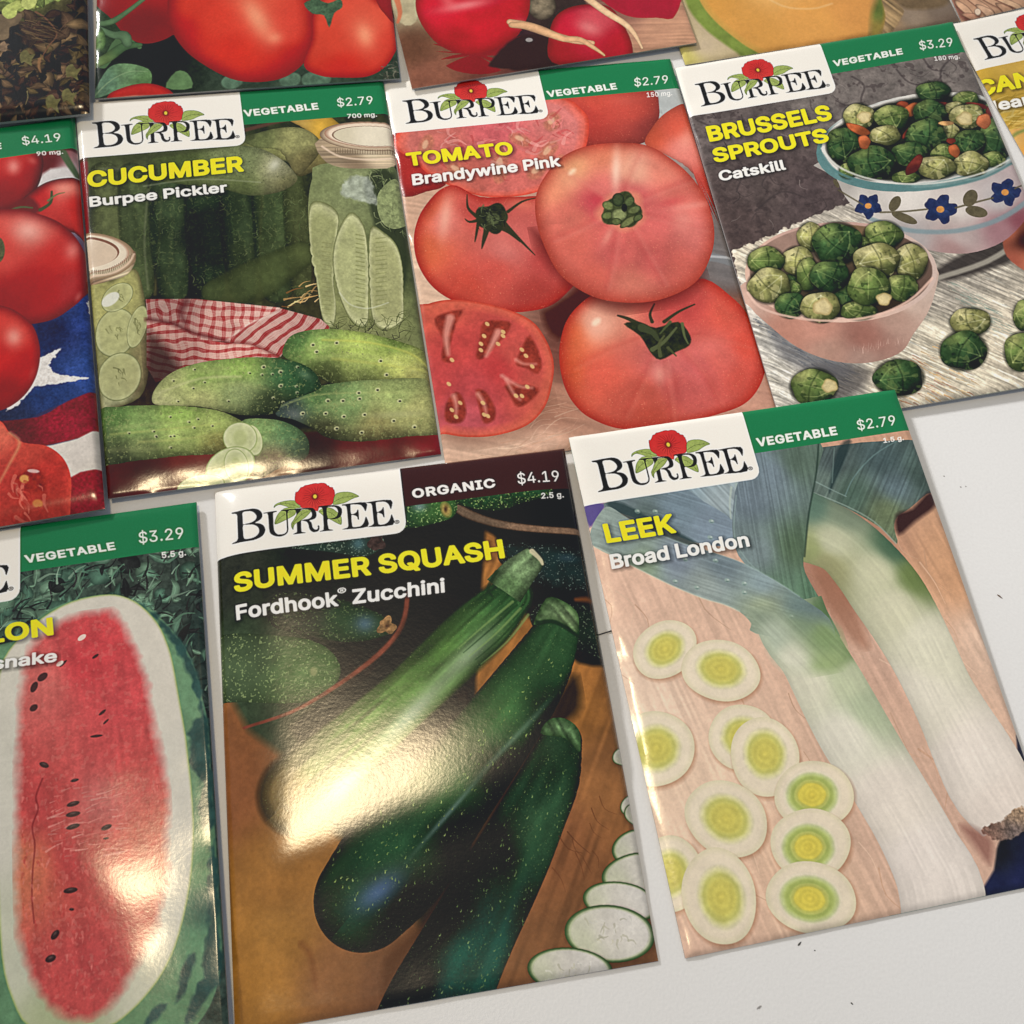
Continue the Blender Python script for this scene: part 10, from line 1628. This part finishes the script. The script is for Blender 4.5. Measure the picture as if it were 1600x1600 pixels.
('S','poly',[[(34.87,8.99),(40.1,9.15),(40.07,11.3),(39.84,11.31),(39.57,10.31),(38.88,9.52),(37.79,9.29),(36.81,9.31),(36.69,9.83),(36.72,11.75),(37.28,11.72),(37.87,11.37),(38.12,10.95),(38.35,10.98),(38.32,13.19),(38.08,13.24),(37.89,12.6),(37.37,12.22),(36.75,12.17),(36.72,14.41),(36.91,14.97),(37.65,15.15),(38.63,14.91),(39.4,14.18),(39.85,13.1),(40.08,13.14),(40.03,15.49),(34.74,15.32),(34.73,15.16),(35.32,14.97),(35.78,14.51),(35.8,13.53),(35.79,11.39),(35.75,10),(35.55,9.44),(35.01,9.26)]],[(24,22,22)],{'soft':.1}),
('T','®',(40.43,15.62),(41.46,15.66),(40.5,14.46),4,(60,60,60),0,0,1),
],
}
PRINT_BLACK, PRINT_GAIN = .009, 1.1
LOGO = ART.pop('logo_')
LW, LH, BH = 43.0, 17.8, 11.3        # logo panel width and height, header band height (mm)
def rounded(x0, y0, x1, y1, r):
    pts = [(x0, y0), (x1, y0)] + [(x1 - r + r * math.cos(a), y1 - r + r * math.sin(a)) for a in (0, .4, .8, 1.2, math.pi / 2)] + [(x0, y1)]
    return pts
def run(p, ops):
    for o in ops:
        if o[0] == 'S': shape(p, o[1], o[2], o[3], **o[4])
        elif o[0] == 'L': line(p, *o[1:])
        elif o[0] == 'C': scat(p, *o[1:6], **o[6])
        elif o[0] == 'T': text(p, *o[1:])
        elif o[0] == 'H':
            X, Y = np.meshgrid(np.arange(p.w) / p.S, np.arange(p.h) / p.S); X = X.astype(np.float32); Y = Y.astype(np.float32)
            p.a *= (1 + .04 * (fbm(X, Y, 3.4, 31, 2) - .5) + .045 * (fbm(X, Y, .6, 37, 2) - .5))[..., None]
            shape(p, 'rect', (20, -5, 90, BH), [o[1]], soft=.1)
            shape(p, 'poly', rounded(-5, -5, LW, LH, 2.6), [(236, 231, 223)], sharp=1, soft=.12)
            run(p, LOGO)
def print_image(name, S):
    p = Pic(S); run(p, ART[name])
    a = p.a; k = 3; c = np.cumsum(np.cumsum(np.pad(a, ((k + 1, k), (k + 1, k), (0, 0)), mode='edge').astype(np.float64), 0), 1); n = 2 * k + 1
    bl = (c[n:, n:] - c[:-n, n:] - c[n:, :-n] + c[:-n, :-n]) / n / n; a = a + .55 * (a - bl.astype(np.float32))
    g = np.random.RandomState(5).randn(p.h, p.w, 1).astype(np.float32)
    a = np.clip(a + g * .008, 0, 1)
    a = np.clip((a ** 2.2 - PRINT_BLACK) * PRINT_GAIN, .002, .92) ** (1 / 2.2)     # ink densities of the print
    lum = a.mean(-1, keepdims=True); a = lum + (a - lum) * .93
    px = np.ones((p.h, p.w, 4), np.float32); px[..., :3] = a[::-1]
    im = bpy.data.images.new('print_' + name, p.w, p.h); im.pixels.foreach_set(px.ravel()); im.update(); im.pack()
    return im

# ------------------------------------------------------------------ packets
def homog(src, dst):
    A = []; B = []
    for (x, y), (u, v) in zip(src, dst):
        A += [[x, y, 1, 0, 0, 0, -u * x, -u * y], [0, 0, 0, x, y, 1, -v * x, -v * y]]; B += [u, v]
    return np.append(np.linalg.solve(np.array(A, float), np.array(B, float)), 1).reshape(3, 3)
def packet_material(name, im):
    m, N, Lk, b = mat('glossy_print_' + name, (1, 1, 1), .17, .45)
    t = N.new('ShaderNodeTexImage'); t.image = im; t.interpolation = 'Linear'
    Lk.new(t.outputs['Color'], b.inputs['Base Color'])
    tc = N.new('ShaderNodeTexCoord')
    a = N.new('ShaderNodeTexNoise'); a.inputs['Scale'].default_value = 1500; a.inputs['Detail'].default_value = 2
    c = N.new('ShaderNodeTexNoise'); c.inputs['Scale'].default_value = 420; c.inputs['Detail'].default_value = 3
    for q in (a, c): Lk.new(tc.outputs['Object'], q.inputs['Vector'])
    b1 = N.new('ShaderNodeBump'); b1.inputs['Strength'].default_value = .5; b1.inputs['Distance'].default_value = .000022
    b2 = N.new('ShaderNodeBump'); b2.inputs['Strength'].default_value = .4; b2.inputs['Distance'].default_value = .00004
    Lk.new(a.outputs['Fac'], b1.inputs['Height']); Lk.new(c.outputs['Fac'], b2.inputs['Height']); Lk.new(b2.outputs[0], b1.inputs['Normal'])
    Lk.new(b1.outputs[0], b.inputs['Normal'])
    return m
paper, *_ = mat('packet_paper_edge', (.34, .33, .32), .6)  # rim greyed for the wrapped print, edge shadow line put into its colour
def ease(x): x = np.clip(x, 0, 1); return 1 - (1 - x) ** 2
def packet(key, name, label, corners, bumps=(), T=.45, S=8., roll=(1.4, 1.4, 1.4, 1.6), crease=(), eT=.22, group='seed packets laid out in rows on the table'):
    """corners TL TR BR BL (mm, with the height of the underside); roll = left, right, top, bottom edge radius"""
    C = np.array(corners, float); cen = C.mean(0)
    root = bpy.data.objects.new(name, None); root.empty_display_size = .02; col.objects.link(root)
    root.location = (cen[0] * MM, cen[1] * MM, 0)
    tag(root, label, 'seed packet', group)
    H = homog([(0, 0), (PW, 0), (PW, PH), (0, PH)], [tuple(c[:2]) for c in C])
    u = np.unique(np.concatenate([np.linspace(0, LW, 31), np.linspace(LW, PW, 29), [.4, 1., PW - .4, PW - 1]]))
    v = np.unique(np.concatenate([np.linspace(0, BH, 9), np.linspace(BH, LH, 6), np.linspace(LH, PH, 68), [.4, 1, PH - .3, PH - .7, PH - 1.1]]))
    U, V = np.meshgrid(u, v); q = H @ np.stack([U.ravel(), V.ravel(), np.ones(U.size)])
    X = (q[0] / q[2]).reshape(U.shape); Y = (q[1] / q[2]).reshape(U.shape)
    s, t_ = U / PW, V / PH
    zb = (C[0, 2] * (1 - s) + C[1, 2] * s) * (1 - t_) + (C[3, 2] * (1 - s) + C[2, 2] * s) * t_
    e = ease(U / roll[0]) * ease((PW - U) / roll[1]) * ease(V / roll[2]) * ease((PH - V) / roll[3])
    e2 = ease(U / 14) * ease((PW - U) / 14) * ease(V / 14) * ease((PH - V) / 12)
    h = eT + T * e
    for bu, bv, ru, rv, ro, amp in bumps:
        a = math.radians(ro); du, dv = U - bu, V - bv
        x = (du * math.cos(a) + dv * math.sin(a)) / ru; y = (-du * math.sin(a) + dv * math.cos(a)) / rv
        h = h + amp * np.exp(-(x * x + y * y)) * (e ** .7)
    for u0, v0, u1, v1, amp, wd in crease:
        L_ = math.hypot(u1 - u0, v1 - v0); dd = ((u1 - u0) * (V - v0) - (v1 - v0) * (U - u0)) / L_
        h = h + amp * (.5 - .5 * np.tanh(dd / wd)) * e2 ** .5
    rs = sum(map(ord, key)) % 50
    f32 = lambda q: q.astype(np.float32)
    rip = np.exp(-U / 5) + np.exp(-(PW - U) / 5) + .6 * np.exp(-(PH - V) / 5)
    h = h + .22 * rip * ease(U / 1.) * ease((PW - U) / 1.) * ease((PH - V) / 1.) * (vnoise(f32(U), f32(V), 5., rs + 4) - .5) * 2
    h = h + .3 * e2 * (fbm(U.astype(np.float32), V.astype(np.float32), 26, rs, 2) - .5)
    def sheet(part, mask, zz, m, uv=True):
        idx = -np.ones(U.shape, int); need = np.zeros(U.shape, bool)
        need[:-1, :-1] |= mask; need[1:, :-1] |= mask; need[:-1, 1:] |= mask; need[1:, 1:] |= mask
        idx[need] = np.arange(need.sum())
        vs = np.stack([(X[need] - cen[0]) * MM, (Y[need] - cen[1]) * MM, zz[need] * MM], 1)
        J, I = np.nonzero(mask)
        f = np.stack([idx[J, I], idx[J + 1, I], idx[J + 1, I + 1], idx[J, I + 1]], 1)
        return link(part, vs.tolist(), f.tolist(), m, root, True, np.stack([U[need] / PW, 1 - V[need] / PH], 1) if uv else None)
    Uc = (U[:-1, :-1] + U[1:, 1:]) / 2; Vc = (V[:-1, :-1] + V[1:, 1:]) / 2
    logo = (Uc < LW) & (Vc < LH); band = (Uc > LW) & (Vc < BH); pic = ~logo & ~band
    m = packet_material(key, print_image(key, S))
    sheet('logo_panel', logo, zb + h, m); sheet('header_band', band, zb + h, m); sheet('picture_panel', pic, zb + h, m)
    # back sheet with the folded paper rim
    ring = [(0, i) for i in range(len(u))] + [(j, len(u) - 1) for j in range(1, len(v))] + [(len(v) - 1, i) for i in range(len(u) - 2, -1, -1)] + [(j, 0) for j in range(len(v) - 2, 0, -1)]
    n = len(ring); vs = []
    for k, z in ((0, eT), (1, .0)):
        for j, i in ring: vs.append(((X[j, i] - cen[0]) * MM, (Y[j, i] - cen[1]) * MM, (zb[j, i] + z) * MM))
    fs = [(k, (k + 1) % n, n + (k + 1) % n, n + k) for k in range(n)]
    link('paper_rim', vs, fs, paper, root)
    cj, ci = [0, 0, len(v) - 1, len(v) - 1], [0, len(u) - 1, len(u) - 1, 0]
    sheet('back_panel', np.ones(Uc.shape, bool), zb + 0 * h, paper, False)
    return root

packet('melon', 'seed_packet', 'seed packet of pale orange melon flesh at the top, above the brussels sprouts packet',
       [(9.05, 354.08, 1), (87.96, 376.8, 1), (119.81, 265.95, 0.3), (40.44, 242.96, 0.3)], S=6.0)
packet('basket', 'seed_packet', 'seed packet of pale peeled slices cut off in the top right corner',
       [(92.71, 379.9, 0.3), (170.76, 415.45, 0.3), (196.43, 295.86, 0.3), (120.16, 265.74, 0.3)], S=6.0)
packet('roma', 'seed_packet', 'seed packet of glossy plum shaped red tomatoes on green leaves, above the cucumber packet',
       [(-140.38, 329.29, 2), (-59.78, 343.98, 2), (-38.23, 229.78, 1.9), (-119.27, 215.89, 1.9)], S=7.0, eT=0.5, roll=(2.5, 1.5, 1.5, 3), T=0.28)
packet('radish', 'seed_packet', 'seed packet of crimson radishes with pale roots, above the pink tomato packet',
       [(-66.87, 337.68, 2), (12.63, 360.57, 2), (43.48, 249.93, 1.6), (-34.66, 226.73, 1.6)], S=7.0, eT=0.4, T=0.25, roll=(3, 1, 1, 2))
packet('lettuce', 'seed_packet', 'seed packet of dark brown lettuce leaves with a lime green tuft, top left corner',
       [(-224.81, 306.58, 2), (-143.83, 322.65, 3), (-118.73, 209.29, 3.4), (-199.86, 193.24, 2)], S=7.0, eT=0.8, roll=(1.5, 1.5, 1.5, 3.5), T=1.5)
packet('slicer', 'seed_packet', 'red tomato packet with a starred flag cloth, priced $4.19, at the left edge',
       [(-203.35, 188.94, 0.3), (-124.04, 210.57, 0.3), (-92.54, 96.84, 3), (-170.87, 76.08, 2.8)], S=7.0, eT=0.6, roll=(2, 1.5, 2, 4), T=1.3, bumps=[(60, 100, 30, 10, 0, 0.5)])
packet('cucumber', 'seed_packet', 'cucumber seed packet with jars of pickles, red checked cloth and green pickling cucumbers',
       [(-125.02, 215.24, 0.3), (-43.03, 229.89, 0.3), (-17.67, 117.34, 0.3), (-92.82, 99.9, 1.8)], S=9.0, eT=0.5, roll=(1.5, 1.5, 1.5, 7), T=0.8, bumps=[(26, 104, 30, 7, 0, 0.5)])
packet('brandywine', 'seed_packet', 'pink tomato seed packet with whole tomatoes and one cut slice, middle of the upper row',
       [(-42.73, 229.57, 0.3), (36.21, 244.81, 0.3), (63.09, 133.72, 0.25), (-16.04, 113.2, 0.25)], S=9.0)
packet('cantaloupe', 'seed_packet', 'mustard yellow cantaloupe seed packet cut off at the right edge',
       [(116.54, 264.45, 0.3), (194.13, 291.5, 0.3), (232.57, 181.87, 0.3), (155.02, 154.58, 0.3)], S=7.0)
packet('brussels', 'seed_packet', 'brussels sprouts seed packet with a flowered bowl and a pink bowl on grey stone',
       [(37.16, 239.23, 2.4), (116.66, 263.41, 2), (143.42, 150.17, 1.4), (63.73, 129.86, 0.9)], S=9.0, eT=0.5)
packet('watermelon', 'seed_packet', 'watermelon seed packet with a halved red melon, bottom left, crinkled and bulging',
       [(-153.49, 82.77, 0.3), (-72.74, 100.68, 1.2), (-46.97, -12.42, 2.8), (-127.74, -30.14, 0.6)], S=8.0, eT=0.6, roll=(2, 1.2, 2, 2), T=0.5, bumps=[(50, 71, 30, 13, 58, 1.8), (72, 92, 7, 6, 0, -0.35), (62, 58, 6, 5, 0, 0.25), (44, 44, 14, 9, 60, 0.6), (58, 108, 10, 8, 60, 0.5)])
packet('zucchini', 'seed_packet', 'organic summer squash seed packet with brown header and dark green zucchini',
       [(-69.33, 104.15, 0.3), (11.42, 120.18, 2), (34.92, 8.48, 0.3), (-47.08, -9.72, 0.3)], S=9.0, roll=(6, 1.4, 1.4, 1.6), T=0.7, crease=[(2, 91, 60, 79, 1.0, 3.5), (0, 101, 70, 93, 1.7, 10.0)], bumps=[(10, 26, 14, 14, 0, 0.6), (60, 62, 26, 20, 0, 0.8)])
packet('leek', 'seed_packet', 'leek seed packet with two white leeks and yellow centred slices',
       [(12.3, 122.85, 2.6), (90.85, 141.16, 3.4), (119.65, 29.4, 0.2), (40.31, 9.29, 0.2)], S=9.0, roll=(3, 1.4, 1.4, 1.4), T=0.5)

# ------------------------------------------------------------------ crumbs on the table
def speck(name, label, x, y, a, b, rot, colour):
    bm = bmesh.new(); bmesh.ops.create_icosphere(bm, subdivisions=2, radius=1)
    rs = random.Random(int(x * 10))
    for v in bm.verts:
        k = 1 + rs.uniform(-.25, .25); v.co = Vector((v.co.x * a * k, v.co.y * b * k, max(v.co.z, -.5) * b * .45 * k))
    me = bpy.data.meshes.new(name); bm.to_mesh(me); bm.free(); mm, *_ = mat(name + '_dark', colour, .6); me.materials.append(mm)
    o = bpy.data.objects.new(name, me); col.objects.link(o); o.location = (x * MM, y * MM, b * .22 * MM); o.scale = (MM,) * 3; o.rotation_euler = (0, 0, math.radians(rot)); tag(o, label, 'crumb', 'crumbs scattered on the bare table')
speck('crumb', 'dark seed crumb lying alone on the bare table at the right edge', 112.45, 90.81, 0.70, 0.17, -38, (0.1, 0.05, 0.03))
speck('crumb', 'small black speck just under the bottom edge of the leek packet', 63.51, 13.41, 0.55, 0.17, 50, (0.03, 0.03, 0.03))
speck('crumb', 'tiny black dot beside the speck under the leek packet', 66.57, 12.38, 0.17, 0.12, 0, (0.04, 0.04, 0.04))
speck('crumb', 'small dark speck near the bottom right of the bare table', 73.53, 2.94, 0.31, 0.14, -40, (0.03, 0.03, 0.03))
speck('crumb', 'faint grey crumb near the bottom centre of the table', 55.03, 1.15, 0.55, 0.20, 35, (0.28, 0.27, 0.27))
speck('crumb', 'tiny dark dot right of the leek packet, highest on the bare table', 102.35, 120.44, 0.17, 0.14, 0, (0.2, 0.18, 0.17))
speck('crumb', 'left one of two tiny grey dots right of the leek packet', 106.08, 117.85, 0.20, 0.14, -20, (0.22, 0.2, 0.2))
speck('crumb', 'right one of two tiny grey dots right of the leek packet', 107.33, 118.10, 0.16, 0.12, 0, (0.22, 0.2, 0.2))
th = link('thread', [(19.57 * MM, 74.82 * MM, .00005), (26.23 * MM, 77.49 * MM, .00005), (26.23 * MM, (77.49 + .32) * MM, .00005), (19.57 * MM, (74.82 + .32) * MM, .00005),
    (19.57 * MM, (74.82 + .05) * MM, .0003), (26.23 * MM, (77.49 + .05) * MM, .0003), (26.23 * MM, (77.49 + .27) * MM, .0003), (19.57 * MM, (74.82 + .27) * MM, .0003)],
    [(0, 3, 2, 1), (4, 5, 6, 7), (0, 1, 5, 4), (2, 3, 7, 6), (0, 4, 7, 3), (1, 2, 6, 5)], mat('thread_dark', (.03, .03, .04), .7)[0])
tag(th, 'short dark line of thread bridging the gap between the zucchini and leek packets', 'thread')
